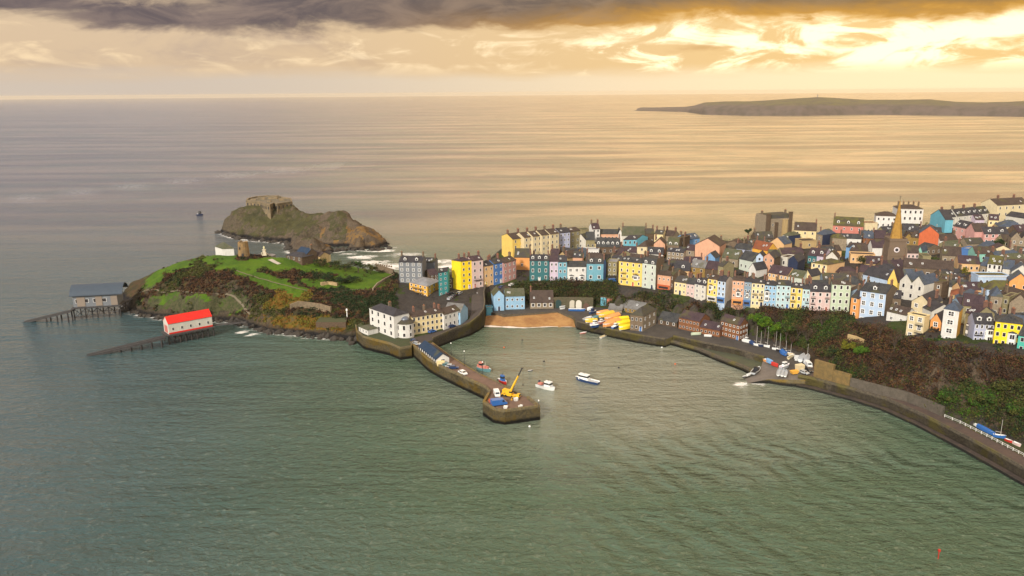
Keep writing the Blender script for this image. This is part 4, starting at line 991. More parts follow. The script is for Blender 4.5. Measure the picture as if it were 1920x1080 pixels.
# --- lower row by the pier
TC = 'houses in the low row beside the pier road'
H('cream terrace of cottages with a flat roof line below the square', 773,832,593.5,587,b=(628,617.5,5.2),win=(7,3),wt='d',ws=(1.2,1.7),wall='paleyellow',rh=1.7,rf='slatebrown',group=TC,chim='3',dep=8)
H('white cottages with a dark roof right of the cream terrace', 832.5,863.5,587,584,b=(617.5,608,5.5),win=(4,2),wt='d',wall='white',rh=2.0,rf='slatebrown',group=TC,dep=8,chim='L')
H('pale blue gable end closing the low white row at the road bend', 863.5,877.5,584.5,578,b=(608,599,5.9),win=(0,1),wall='skyblue',rh=3.2,roof='f',rf='grey',group=TC,chim='',dep=9)
H('main block of the white seafront hotel with tall arched windows', 694.5,740,580,591,b=(618,635,5.4),win=(4,3),wt='d',ws=(1.7,2.3),wall='white',roof='h',rh=2.4,rf='slate',chim='C',dep=9,cornice='white',name='hotel',cat='hotel',found=3)
H('small white conservatory with a green roof at the garden corner of the hotel', 673,690,614,618,b=(622,629,5.6),win=(3,1),wt='b',ws=(1.5,1.6),wall='white',roof='h',rh=1.0,rf='green',chim='',dep=6,name='conservatory',cat='conservatory')
# --- by the beach and the quay
TD = 'stone warehouses along the quay'
H('pale blue gabled boat house at the edge of the beach', 926,945.5,554,554,b=(583,582,3.9),win=(1,2),wt='w',ws=(1.0,1.4),wall='skyblue',roof='f',pk=544,rf='green',chim='',dep=10,name='boat_house',cat='boat house',door=('slatewall',0))
H('long pale blue boat store with a mossy roof beside the gabled one', 946.5,984,555,555,b=(580.5,579.5,3.9),win=(4,2),wall='skyblue',rh=3.2,rf='green',chim='',dep=9,ws=(1.2,1.3),name='boat_house',cat='boat house')
H('yellow stone chapel with four arched windows behind the beach', 994,1038,567,567,b=(579,578.5,3.9),win=(4,1),ws=(2.0,2.2),wall='palestone',rh=5.5,rf='slatebrown',chim='L',dep=11,name='chapel',cat='chapel')
H('small teal hut by the foot of the harbour road', 912,923.5,577,577,b=(586,585.5,3.9),win=(0,1),wall='turquoise',roof='p',rf='lead',chim='',dep=4,name='hut',cat='hut')
H('low grey roofed shed right of the red painted door', 1140,1166,579,582,b=(584.5,587,3.9),win=(0,1),wall='palestone',rh=2.2,rf='grey',chim='',dep=7,group=TD,name='warehouse',cat='warehouse')
H('long slate roofed store behind the yellow boats', 1166,1205,577,581,b=(584,591,3.9),win=(5,1),wt='d',ws=(1.0,1.2),wall='yellowstone',rh=3.4,rf='grey',chim='',dep=8,group=TD,name='warehouse',cat='warehouse')
H('large plain stone warehouse with blue doors and a moss lit roof', 1181,1205,592,591,b=(619,621.5,3.9),win=(3,2),wt='d',ws=(1.0,1.6),wall='stone',side='palestone',roof='h',rh=3.4,rf='mossy',sr=(1231,580),chim='',group=TD,name='warehouse',cat='warehouse',door=('blue',2),sw=(3,2))
H('low black roofed shed between two stone warehouses', 1234,1269,599,605,b=(608,614.5,3.9),win=(3,1),wall='brownstone',rh=3.4,rf='dark',chim='',dep=9,group=TD,name='warehouse',cat='warehouse')
H('two storey brick warehouse with a row of small high windows', 1272,1311,595,602.5,b=(616,624.5,3.9),win=(6,2),ws=(1.0,1.1),wt='d',wall='brick',rh=2.8,rf='purple',chim='',dep=10,group=TD,name='warehouse',cat='warehouse')
H('low brick shed left of the three storey brick warehouse', 1311.5,1349,613,619,b=(625,632.5,3.9),win=(5,1),ws=(1.0,1.1),wt='d',wall='brick',rh=2.6,rf='purple',chim='',dep=8,group=TD,name='warehouse',cat='warehouse')
H('three storey brick warehouse with pale lintels at the end of the quay', 1350,1386,601.5,609.5,b=(628.5,638.5,3.9),win=(5,3),ws=(1.1,1.1),wt='w',wall='brick',rh=2.6,rf='purple',chim='',sr=(1403,604.5),sw=(3,3),group=TD,name='warehouse',cat='warehouse',door=('blue',4))
# --- cliff top houses on the right
TE = 'houses on the cliff top at the right'
H('white gabled cottage with a glazed veranda above the brown cliff', 1661,1698,583.5,590.5,b=(603,612,18.6),win=(2,1),wt='b',ws=(1.6,1.4),wall='white',rh=2.6,rf='slatebrown',group=TE,chim='',dep=7)
H('large cream house with a broad front gable and paired windows', 1706.5,1742,563,573,b=(592,601,21.5),win=(2,2),wt='b',ws=(1.8,1.8),wall='cream',roof='f',pk=553.5,rf='slate',sr=(1768,562),chim='R',group=TE)
H('cream three storey block with balconies below the large gabled house', 1697,1728.5,588,595.5,b=(634,641,18.5),win=(2,3),wt='b',ws=(1.9,2.0),wall='cream',side='paleyellow',roof='p',rf='mossy',sr=(1744,592),balc=((.5,.32,3),(.5,.64,3)),group=TE,chim='',found=5)
H('narrow orange gabled house with a white balcony beside the tall white house', 1741,1761,600,603,b=(632,636,19.5),win=(1,2),ws=(1.8,2.4),wt='b',wall='orange',roof='f',pk=588,rf='slate',group=TE,chim='',balc=((0,.45,3),))
H('tall white five storey house with paired windows and an ochre side wall', 1762,1790.5,579,584,b=(642,648,20.5),win=(1,4),ws=(2.6,2.0),wt='b',wall='white',side='gold',roof='h',rh=3.0,rf='slateblue',sr=(1806,576),group=TE,chim='L',found=6)
H('olive stone house with a tall bay right of the tall white house', 1804,1823,585,591,b=(636,643,22),win=(1,3),ws=(1.5,1.8),wall='khaki',rh=3,rf='purple',group=TE,bay=((0,.05,.62),),chim='R')
H('lavender blue house with two white dormers left of the bright yellow house', 1823,1860,611,604,b=(643,645,23.5),win=(4,3),ws=(1.2,1.8),wall='lavender',rh=3.2,rf='slate',dorm=2,group=TE,bay=((.62,.1,.75),),balc=((-.5,.42,3),),chim='')
H('bright yellow house with a white porch tower on the cliff top', 1860.5,1911,602,609.5,b=(648.5,655,24.2),win=(4,3),wt='d',ws=(1.1,1.6),wall='brightyellow',roof='h',rh=2.6,rf='dark',group=TE,bay=((.35,.0,.62),),chim='')
H('turquoise house cut by the right edge of the photograph', 1905,1938,628,634,b=(660,667,24.6),win=(2,2),wt='d',ws=(1.2,1.6),wall='emerald',rh=3.4,rf='dark',group=TE,chim='')
H('grey glazed garden room with a lead roof below the lavender house', 1816,1846,646,655,b=(657,667,21.5),win=(7,1),ws=(1.0,1.6),wall='bluegrey',roof='p',rf='lead',group=TE,chim='',dep=6,name='garden_room',cat='garden room')
H('tiny white garden pavilion with a pyramid roof at the cliff edge', 1784,1797,643,646,b=(650,653,21),win=(3,1),ws=(.8,1.2),wall='offwhite',roof='h',rh=1.4,rf='purple',group=TE,chim='',dep=4,name='pavilion',cat='pavilion')
H('small stone outbuilding with a flat green roof right of the pavilion', 1798,1814,645,649,b=(656,660,20.8),win=(0,1),wall='stone',roof='p',rf='green',group=TE,chim='',dep=5,name='shed',cat='shed')
# --- the streets behind, roughly far left to far right
TF = 'houses of the old town'
def T(label, *a, **k):
    k.setdefault('group', TF); k.setdefault('wt', 'd'); k.setdefault('ws', (1.1, 1.6)); return H(label, *a, **k)
TG = 'tall terrace facing the far sea'
H('deep yellow end house of the long terrace facing the far sea', 961,983,449,446,h=14,win=(2,4),wt='d',ws=(1.0,1.8),wall='yellow',sl=(940.5,442),rh=2.4,rf='slatebrown',group=TG,cornice='yellow')
for i_, lb in enumerate(('second house from the left in the long cream terrace', 'third house of the long cream terrace, plain and narrow', 'fourth house of the long cream terrace', 'last and highest house of the long cream terrace')):
    H(lb, 983+16.3*i_,999.2+16.3*i_,445.9-2.15*i_,443.8-2.15*i_,h=14,win=(2,4),wt='d',ws=(1.0,1.8),wall='cream',rh=2.4,rf='slatebrown',group=TG,cornice='paleyellow',chim='R',dep=11)
H('lavender house closing the cream terrace on the right', 1049,1069,437,435,h=13,win=(3,4),wt='w',ws=(1.0,1.6),wall='lavender',rh=2.4,rf='slate',group=TG,chim='C')
H('khaki and pink house with a long low roof right of the lavender one', 1069.5,1088,434.5,431.5,h=12,win=(2,3),wt='d',wall='khaki',side='pink',rh=1.6,rf='slatebrown',group=TG,chim='')
T('white house with a stepped front gable below the cream terrace', 1079.5,1098.5,447,450,h=6,roof='f',pk=439,win=(1,2),wall='offwhite',chim='')
T('brown walled house with a steep dark roof joined to the stepped white gable', 1099,1115.5,449.5,449.5,h=6.5,win=(2,1),wall='khaki',rh=4.4,rf='dark',chim='')
T('low olive flat roofed house on the skyline', 1092,1110,432.5,431,h=6,roof='p',win=(2,1),wall='khaki',rf='green',chim='')
T('white skyline house with a purple roof between two tall chimneys', 1110.5,1125,429.5,429,h=9,win=(2,3),wall='white',rh=3.2,rf='purple')
T('long low terracotta building on the skyline under a black roof', 1125,1159,438.5,438.5,h=5,win=(5,1),wall='salmon',rh=2.4,rf='dark',chim='')
T('small white gable on the skyline right of the terracotta building', 1159.5,1166,437,437,h=6,roof='f',rh=2.5,win=(0,1),wall='white',chim='')
T('white house under a huge dark green slate roof with a chimney at each end', 1165.5,1212,441.5,442.5,h=6,win=(4,1),wall='offwhite',rh=5.2,rf='green',dep=12)
T('turquoise house with dark windows, brightest of the upper streets', 1169,1194,449.5,449,h=8,win=(3,2),ws=(1.2,1.9),wall='turquoise',rh=2.0,rf='slate',sr=(1215,444),chim='')
T('long stone house with five white dormers in a steep black roof', 1117.5,1162,462,463,h=5,win=(4,1),wall='brownstone',rh=4.8,rf='dark',dorm=5,chim='R',dep=10)
T('small cream box of a house below the five dormers', 1120.5,1138,463.5,463,h=4.4,win=(2,1),wall='paleyellow',roof='p',rf='mossy',chim='')
T('long flat roofed white building behind the row', 1092.5,1123,468.5,469,h=4,win=(6,1),wall='white',roof='p',rf='lead',chim='',dep=6)
T('blue grey roofed cottage left of the long white flat building', 1079,1093,474,475,h=4,win=(1,1),wall='bluegrey',rh=2.6,rf='slateblue',chim='')
T('small terracotta house with a slate roof behind the white inn', 1074,1092,482.5,483,h=6,win=(3,1),wall='salmon',rh=2.8,rf='slate',chim='R')
T('beige gabled house with a long brown roof behind the lilac house', 1046,1064,480,484,h=6,win=(1,1),wall='sandy',roof='f',rh=3.4,rf='slatebrown',chim='L')
T('purple roofed cottage below the green tree of the upper street', 1030,1047,478,479,h=6,win=(2,1),wall='brownstone',rh=3.2,rf='purple')
T('brown tiled house behind the bright teal one', 1098,1131,487,488,h=7,win=(4,1),wall='brownstone',rh=3.4,rf='slatebrown',chim='LR')
T('cream hipped house right of the turquoise one', 1194.5,1213,462.5,463,h=7,win=(1,2),wall='cream',roof='h',rh=3.4,rf='slatebrown',sr=(1232,457),chim='')
T('cream two storey house standing tall on the skyline', 1227,1243,438.5,439.5,h=9,win=(2,2),wall='paleyellow',rh=2.0,rf='mossy')
T('mossy brown roofed skyline house left of the cream two storey one', 1211,1227,438,438,h=8,win=(2,1),wall='brownstone',rh=2.6,rf='mossy')
T('dark roofed skyline cottage right of the cream two storey house', 1243.5,1262,441,443,h=7,win=(1,1),wall='palestone',rh=2.8,rf='slatebrown')
T('pink gabled house leaning over a navy roof', 1226,1247,457,458,h=8,win=(0,1),wall='salmon',roof='f',rh=3.2,rf='slatebrown',chim='L')
T('low white house with a navy roof and two white dormers behind the grey green one', 1213,1243,475.5,477,h=4,win=(4,1),wall='white',rh=3.4,rf='slate',dorm=2,chim='')
T('grey green mansard house with two round headed white dormers', 1251,1273,459.5,461,h=9,win=(2,2),wall='stone',roof='m',rh=4.2,rf='green',dorm=2,chim='')
T('narrow brown tower-like house right of the grey green mansard', 1273.5,1284,445,446,h=12,win=(1,2),wall='brownstone',roof='p',rf='slatebrown',chim='C')
T('sky blue house with a brick chimney close to the shore line', 1285,1312,450,446,h=8,win=(2,2),wall='midblue',rh=2.6,rf='slateblue',chim='L')
T('massive salmon gable of a hall above the old town', 1303.5,1349.5,458,462,h=11,win=(1,1),wall='salmon',roof='f',pk=447,rf='slatebrown',chim='',dep=14,name='hall',cat='hall')
T('low house with a deep blue arched gable in front of the salmon hall', 1322,1341,482,484,h=6,win=(0,1),wall='midblue',roof='f',rh=2.8,rf='dark',chim='')
T('pinkish stone house with two pale doors left of the salmon hall', 1250.5,1283,471,474,h=6,win=(4,2),wt='w',wall='palestone',rh=2.6,rf='slate',chim='L')
T('grey rendered house in front of the sky blue one', 1284.5,1302,468,470,h=7,win=(1,2),wall='palestone',rh=2.6,rf='purple',chim='')
T('long slate roofed house with two tiny dormers above the salmon shop', 1240,1294,505.5,508,h=6,win=(5,1),wall='peach',rh=4.4,rf='slate',dorm=2,chim='LR',dep=10)
T('brown stone house with a grey roof and an olive gable', 1295,1322,500,503,h=7,win=(2,2),wall='yellowstone',rh=3.4,rf='grey',chim='R')
T('purple roofed house right of the olive gable', 1322.5,1346,503,506,h=7,win=(2,1),wall='brownstone',rh=3.6,rf='purple',chim='R')
T('tall narrow mossy stone house in the middle of the old town', 1346.5,1356,498,500,h=11,win=(1,2),wall='khaki',rh=2.2,rf='mossy',chim='C')
T('lilac cottage row with white windows near the far shore', 1376,1407,465,469,h=5,win=(4,1),wt='w',ws=(1.4,1.6),wall='lavender',rh=2.6,rf='dark',chim='LR')
T('low golden yellow house under a long red brown roof', 1408,1439,464,470,h=6,win=(3,1),wall='gold',rh=4.0,rf='tile',chim='')
T('large grey green roof sloping to a small yard', 1353,1384,482,486,h=5,win=(2,1),wall='palestone',rh=4.6,rf='green',chim='')
T('pale cream house with a black roof left of the pale blue gable', 1386.5,1412,484.5,490,h=6.5,win=(3,1),wall='greygreen',rh=4.2,rf='dark',chim='')
T('little white gable with a dark porch in front of the black roof', 1404.5,1417.5,503,506,h=5,win=(1,1),wall='white',roof='f',rh=3.4,rf='slate',chim='')
T('slim pale blue gabled house with one column of windows', 1418,1431,480.5,481.5,h=9.5,win=(1,3),ws=(1.3,1.5),wall='paleblue',roof='f',pk=474.5,rf='slate',chim='')
T('salmon gabled house pressed against the slim pale blue one', 1431.5,1451.5,481,485,h=9.5,win=(2,3),wall='salmon',roof='f',pk=474,side='stone',sr=(1464,478),rf='slate',chim='')
T('cream block with one dark arched window', 1463.5,1477,482,484,h=6,win=(1,1),ws=(1.2,2.4),wall='offwhite',roof='p',rf='slatebrown',chim='')
T('black slate hung gable with white barge boards', 1478,1496,487,491,h=9,win=(0,1),wall='slatewall',roof='f',pk=479.5,side='slatewall',sr=(1510,483),rf='slate',chim='')
T('peach gabled house below the old stone tower house', 1444.5,1470,454,458,h=6,win=(2,1),wall='peach',roof='f',pk=445,rf='slateblue',chim='')
T('massive old stone tower house with chimneys on the skyline', 1438,1484.5,411,408,h=14,win=(2,2),wall='palestone',roof='m',rh=2.4,rf='mossy',dep=13,name='tower_house',cat='house')
T('white shuttered house with a navy side wall below the tower house', 1467.5,1478,441,442.5,h=6,win=(2,1),wall='white',side='slatewall',sr=(1501,440),roof='h',rh=2.2,rf='green',chim='')
T('cream yellow gabled house right of the stone tower house', 1489,1531,431,433,h=7.5,win=(3,2),wall='paleyellow',rh=4.6,rf='slatebrown',chim='R',dep=9)
T('rubble walled low building below the cream yellow gables', 1504,1532,453,452,h=4.5,win=(1,1),wall='sandy',roof='p',rf='slatebrown',chim='')
T('grey house with a blue hipped roof and a black side wall', 1531,1542.5,438,441,h=9,win=(1,2),wall='palestone',side='slatewall',sr=(1567,437),roof='h',rh=2.8,rf='slateblue',chim='')
T('pinkish house with a bright moss covered roof left of the coral hall', 1561,1588,446,448,h=7.5,win=(0,1),wall='palestone',roof='h',rh=2.4,rf='moss',chim='',sl=(1555,441))
T('wide coral red house with a mossy roof and white dormers on the skyline', 1562,1619,422,425,h=8,win=(4,2),wt='w',wall='coral',rh=5.0,rf='moss',dorm=3,chim='L',dep=12)
T('flat topped cream school-like block right of the coral house', 1619.5,1646,419,419,h=8,win=(4,1),wall='cream',roof='p',rf='tile',chim='')
T('white clifftop house half hidden by the church spire', 1643,1682,404.5,406,h=12,win=(4,3),wall='white',roof='h',rh=2.4,rf='slatebrown',chim='',dep=12)
H('big white seafront hotel on the skyline right of the church spire', 1684,1732,391.5,392.5,h=17,win=(5,4),wt='d',ws=(1.3,2.0),wall='white',roof='h',rh=2.2,rf='slatebrown',chim='5',dep=14,cornice='white',name='hotel',cat='hotel')
T('purple roofed house left of the church spire', 1640,1661,446,447,h=7,win=(2,1),wall='brownstone',rh=4.2,rf='purple',chim='')
T('deep blue roofed cottage below the coral red house', 1619,1640,446,447,h=5.5,win=(2,1),wall='brick',rh=3.6,rf='slateblue',chim='R')
T('navy roofed house with rooflights right of the church spire', 1693,1724,433,434,h=6,win=(3,1),wall='brownstone',rh=4.2,rf='slate',chim='')
T('little ochre gabled house below the navy roof', 1696,1711,446,447,h=5,win=(1,1),wall='yellowstone',roof='f',rh=3.0,rf='slatebrown',chim='')
T('ochre walled house between the little ochre gable and the red orange house', 1708,1724,444,446,h=6,win=(1,1),wall='yellowstone',rh=3.4,rf='slatebrown',chim='')
T('vivid red orange gabled house near the skyline', 1724,1761,437,439,h=9,win=(0,1),wall='redorange',roof='f',pk=424,rf='slateblue',chim='L')
T('small bright yellow cube of a house beside the church tower', 1643.5,1655.5,461,461.5,h=6.5,win=(0,1),wall='brightyellow',roof='p',rf='lead',chim='')
T('teal end house of the dark roofed skyline terrace', 1745,1773,403,412,h=9,win=(1,1),wall='turquoise',roof='f',pk=393,rf='slate',chim='',dep=5)
for i_, lb in enumerate(('first skyline terrace house with a brick stack, next to the teal end', 'second skyline terrace house from the teal end', 'third skyline terrace house, two pale dormers', 'last skyline terrace house at the right')):
    H(lb, 1774+20.5*i_, 1794.3+20.5*i_, 407.5-2.2*i_, 405.5-2.2*i_, h=8, win=(2,2), wt='w', wall='offwhite', rh=4.2, rf='slate', dorm=2, chim='L', dep=9, group='dark roofed terrace on the skyline')
T('pink house with two sharp gables behind the mint green chapel', 1788,1811,423,428,h=8,win=(2,2),wt='w',wall='pink',roof='g',rh=3.6,rf='slate',dorm=2,chim='')
T('sharp pink front gable joined to the dormered pink house', 1811.5,1828,429,434,h=8.5,win=(1,1),wt='w',wall='pink',roof='f',pk=418.5,rf='slatebrown',chim='')
T('long rose pink house with four big windows and dormers', 1845,1892,438.5,438.5,h=6.5,win=(4,2),wt='w',ws=(1.5,1.9),wall='pink',rh=3.6,rf='slate',dorm=2,chim='',dep=9)
T('cream pavilion with a broad navy hipped roof at the upper right', 1873,1921,425,427,h=5.5,win=(5,1),wall='cream',roof='h',rh=3.8,rf='slateblue',chim='',dep=13)
T('cream house with yellow gable left of the broad navy roof', 1854,1873,412,413,h=8,win=(2,2),wall='paleyellow',rh=3.2,rf='purple',chim='')
T('plum coloured cottage below the skyline terrace', 1829,1846,412,412,h=5,win=(2,1),wall='lilac',rh=2.8,rf='purple',chim='')
H('large white hotel with a brick chimney stack at the top right corner', 1870,1930,385,382,h=13,win=(5,3),wt='d',ws=(1.2,1.9),wall='cream',rh=3.6,rf='slatebrown',chim='2',dep=14,name='hotel',cat='hotel')
T('cream house with a pale blue annex under the top right hotel', 1886,1925,404,410,h=7,win=(4,1),wall='offwhite',rh=2.6,rf='slate',chim='')
T('white and stone twin house at the right edge with a small gable', 1896,1935,446,448,h=9,win=(3,2),wt='w',wall='palestone',roof='ff',rh=3.4,rf='slate',chim='')
T('long mint green chapel-like house with a centre gable', 1829,1871,475.5,476,h=4.6,win=(4,1),wall='mint',rh=3.2,rf='slatebrown',chim='')
T('mint green gable crossing the long mint house', 1829,1846,474.5,475,h=4.6,win=(0,1),wall='mint',roof='f',pk=466,rf='slatebrown',chim='',dep=4)
T('royal blue walled extension with a curved white edge', 1803,1817,466,468,h=6,win=(0,1),wall='blue',roof='p',rf='lead',chim='')
T('long grey brown roof left of the royal blue extension', 1767,1803,478,480,h=5,win=(3,1),wall='palestone',rh=4.2,rf='slatebrown',chim='L')
T('white house with a moss covered roof and a tall dark doorway', 1852,1879,494,497,h=7,win=(3,2),ws=(1.3,2.2),wall='white',rh=3.6,rf='moss',chim='',dep=10)
T('broad white gable at the right edge above an orange one', 1897,1934,509,512,h=6,win=(0,1),wall='offwhite',roof='f',pk=497,rf='slateblue',chim='')
T('slate roofed house with rooflights left of the broad white gable', 1880,1900,503,505,h=6,win=(2,1),wall='offwhite',rh=3.6,rf='slateblue',chim='L')
T('pale classical house with a white cornice behind the moss green roof', 1834.5,1893,517.5,518,h=10,win=(5,2),wt='d',wall='paleblue',roof='p',rf='moss',cornice='white',chim='',dep=7)
T('pale blue long house under a sweeping moss green hipped roof', 1851,1926,543,545,h=5.5,win=(7,1),wall='paleblue',roof='h',rh=3.6,rf='moss',chim='',dep=9)
T('orange ochre gabled house at the right edge', 1893,1931,527,530,h=9,win=(2,2),wall='orange',roof='f',pk=513,rf='slateblue',chim='')
H('white house with twin front gables and a slate blue roof', 1687.5,1733,526,535,h=8.5,win=(3,2),wt='d',ws=(1.3,2.0),wall='offwhite',roof='ff',pk=516,rf='slateblue',chim='',dep=13,group=TF)
T('low white wing with a black roof right of the twin gables', 1725,1744,540,544,h=4.5,win=(1,1),wall='offwhite',rh=2.4,rf='dark',chim='')
T('square brown stone house with white curtains and a moss roof', 1741,1767,528.5,531,h=8,win=(2,2),wt='w',wall='stone',side='brownstone',sr=(1790,526),roof='p',rf='moss',chim='LR')
T('long pale blue house with small windows under a dark roof', 1618.5,1664,513.5,524.5,h=5.5,win=(5,1),wall='paleblue',rh=3.8,rf='slate',chim='L')
T('yellow gabled end with brown timbering right of the long pale blue house', 1664.5,1683,525,528,h=6,win=(2,1),wt='w',wall='yellow',roof='f',pk=504,rf='purple',chim='')
H('big cream apartment house with a deep side wall and a mossy roof', 1521.5,1551,492.5,497,h=9.5,win=(3,3),wt='w',ws=(1.3,2.2),wall='paleyellow',side='peach',sr=(1584,491),roof='h',rh=2.0,rf='moss',chim='L',group=TF,cornice='paleyellow')
T('cream shop row with paired windows and a purple brown roof', 1440,1477,510.5,517,h=6,win=(5,2),wt='b',ws=(1.5,1.5),wall='peach',rh=3.6,rf='purple',chim='',dep=9)
T('pale green cottage row right of the cream shop row', 1477.5,1505,517.5,522,h=5.5,win=(4,1),wall='greygreen',rh=3.0,rf='green',chim='')
T('small lemon gable squeezed beside the big cream apartment house', 1506,1521,515,518,h=6,win=(1,1),wall='paleyellow',roof='f',pk=506.5,rf='slate',chim='')
T('dark teal house with two white dormers in a purple roof', 1515,1531,478,480,h=5,win=(2,1),wt='w',wall='darkteal',rh=3.8,rf='purple',dorm=1,chim='')
T('lilac white house with a white dormer right of the dark teal one', 1531.5,1546,479,481,h=5,win=(1,1),wall='lilac',rh=3.8,rf='purple',dorm=1,chim='')
T('cream front gable left of the big apartment house roof', 1548,1571,482,484,h=6,win=(1,1),wall='offwhite',roof='f',pk=472,rf='slatebrown',chim='')
T('narrow deep blue gable wall in the middle of the upper town', 1586.5,1593,463,464,h=7,win=(0,1),wall='midblue',rh=1.6,rf='slate',chim='')
T('long low cream building left of the church tower', 1595,1641,477,479,h=5,win=(4,1),wall='peach',roof='p',rf='slatebrown',chim='',dep=7)
T('grey pink roofed house behind the long low cream building', 1594,1628,470,471,h=5,win=(3,1),wall='cream',rh=4.0,rf='slatebrown',chim='R')
T('white timber framed gable between dark roofs near the church', 1627,1636,460,464,h=6,win=(1,1),wall='white',roof='f',rh=4,rf='purple',chim='')
T('small khaki house with a single window right of the church tower', 1730.5,1746,481,481.5,h=5,win=(1,1),wall='khaki',roof='p',rf='green',chim='')
T('long white wall of a low house right of the church tower', 1693.5,1724,474,474.5,h=4,win=(4,1),wall='palepink',rh=3.6,rf='slatebrown',chim='')
T('tiny mint green gable near the church tower', 1721,1729,470,471,h=4.5,win=(0,1),wall='mint',roof='f',rh=2.4,rf='slateblue',chim='')
T('peach cottage row with a long plum roof', 1797,1838,493,495,h=4.6,win=(4,1),wall='peach',rh=3.4,rf='purple',chim='R')
T('blue slate roofed house right of the peach cottage row', 1838.5,1852,497,499,h=5,win=(1,1),wall='palestone',rh=3.8,rf='slateblue',chim='')
T('brown roofed house right of the dark stone gable above the row', 1254,1276,497,499,h=5,win=(2,1),wall='brownstone',rh=2.8,rf='slatebrown',chim='')
T('stone built tall house with a blue slate turret on the upper right', 1858,1880,555,557,h=9,win=(1,2),wall='palestone',roof='h',rh=3.4,rf='slateblue',chim='')
T('brown walled house with a golden side right of the turret roof', 1881,1893,556,558,h=8,win=(1,2),wall='khaki',roof='p',rf='slatebrown',chim='')
T('dark roofed stone house at the right edge above the yellow house', 1893,1930,567,572,h=7,win=(2,1),wall='palestone',roof='f',rh=4,rf='slatebrown',chim='')
T('ochre and grey house behind the tall white cliff top house', 1806,1846,572,576,h=8,win=(2,2),wall='khaki',rh=4.0,rf='purple',chim='R',dep=10)
T('low house with a dark red roof in the gap behind the gabled cream house', 1782,1810,552,555,h=5,win=(2,1),wall='sandy',roof='h',rh=2.0,rf='tile',chim='')
T('stone garden villa with a slate roof beside the twin gables', 1655,1690,557,560,h=5,win=(2,1),wall='stone',rh=2.8,rf='slate',chim='')
# the nave beside the tower
H('long grey roofed church nave beside the tower', 1694,1788,500,507,h=7.5,win=(7,1),ws=(1.6,3.2),wt='d',wall='stone',rh=3.6,rf='slatebrown',chim='',dep=11,name='church_nave',cat='church')

# --- houses that only show as roofs and bits of wall
_named = list(HOUSES)
def fill_houses():
    rnd = random.Random(11); n = 0; tries = 0
    walls = ['stone','brownstone','palestone','offwhite','cream','khaki','white','bluegrey','peach','sandy']
    rfs = ['slate','slatebrown','purple','mossy','green','slateblue','dark','slatebrown']
    words = dict(stone='stone', brownstone='dark stone', palestone='pale stone', offwhite='off white', cream='cream', khaki='olive', white='white', bluegrey='blue grey', peach='peach', sandy='sandy')
    rw = dict(slate='slate', slatebrown='brown slate', purple='plum slate', mossy='mossy', green='green grey', slateblue='blue slate', dark='black')
    used = set()
    while n < 105 and tries < 9000:
        tries += 1
        px = rnd.uniform(1000, 1925); py = rnd.uniform(432, 645)
        g = on_ray(px, py, 0.0)
        if not inpoly(g.x, g.y, TOWNPOLY): continue
        ok = True
        for hh in HOUSES:
            c = hh['c']; rad = (hh['W']+hh['dep'])/4+5.0
            if (c.x-g.x)**2+(c.y-g.y)**2 < rad*rad: ok = False; break
        if not ok: continue
        # keep the view of the named houses: must not stand in front of and above their fronts
        hh_ = rnd.uniform(3.6, 5.5); rr = rnd.uniform(2.4, 3.6)
        tpx, tpy, k = proj((g.x, g.y, hgt(g.x, g.y)+hh_+rr))
        for nb in _named:
            q = nb['px']; 
            if abs(q[0]-tpx) < 30 and q[2] > k and tpy < q[1]+14: ok = False; break
        if not ok: continue
        wpx = rnd.uniform(8, 13)*F/k; wc = rnd.choice(walls); rc = rnd.choice(rfs)
        nb = min(HOUSES[:len(_named)], key=lambda q: abs(q['px'][0]-tpx)+2*abs(q['px'][1]-tpy))
        rel = 'just below' if nb['px'][1] < tpy-4 else ('left of' if nb['px'][0] > tpx else 'right of')
        if nb['px'][1] > tpy+6: rel = 'behind'
        core = ' '.join(nb['label'].split()[:5]).rstrip(',')
        for cut in (' with', ' and', ' of', ' under', ' the', ' a', ' below', ' in', ' right', ' at', ' between', ' left', ' its', ' than', ' one', ' beside'):
            if core.endswith(cut): core = core[:-len(cut)]
        lb = f"small {words[wc]} house with {rw[rc]} roof {rel} the {core}"
        if lb in used: continue
        used.add(lb)
        slope = rnd.choice((-2.5, -1, 1.5, 3.5))
        py_e = proj((g.x, g.y, hgt(g.x, g.y)+hh_))[1]
        H(lb, px-wpx/2, px+wpx/2, py_e, py_e+slope, h=hh_, win=(rnd.choice((2, 3)), 1), wt='d', wall=wc, roof=rnd.choice(('g','g','g','h','f')), rh=rr, rf=rc, chim=rnd.choice(('', 'L', 'R', 'LR')), dep=rnd.uniform(6.5, 9), group='small houses between the streets')
        n += 1
    print('fill houses', n)
TOWNPOLY = [p.xy for p in inset(TOP, 16.0)]+[p.xy for p in PL((2060,480,29),(2060,430,31),(1920,424,29),(1750,432,27),(1640,436,26),(1560,447,25),(1430,460,23),(1340,466,22),(1260,464,22.5),(1180,452,23),(1100,452,22.5),(1020,466,21.5),(985,500,16))]
fill_houses()
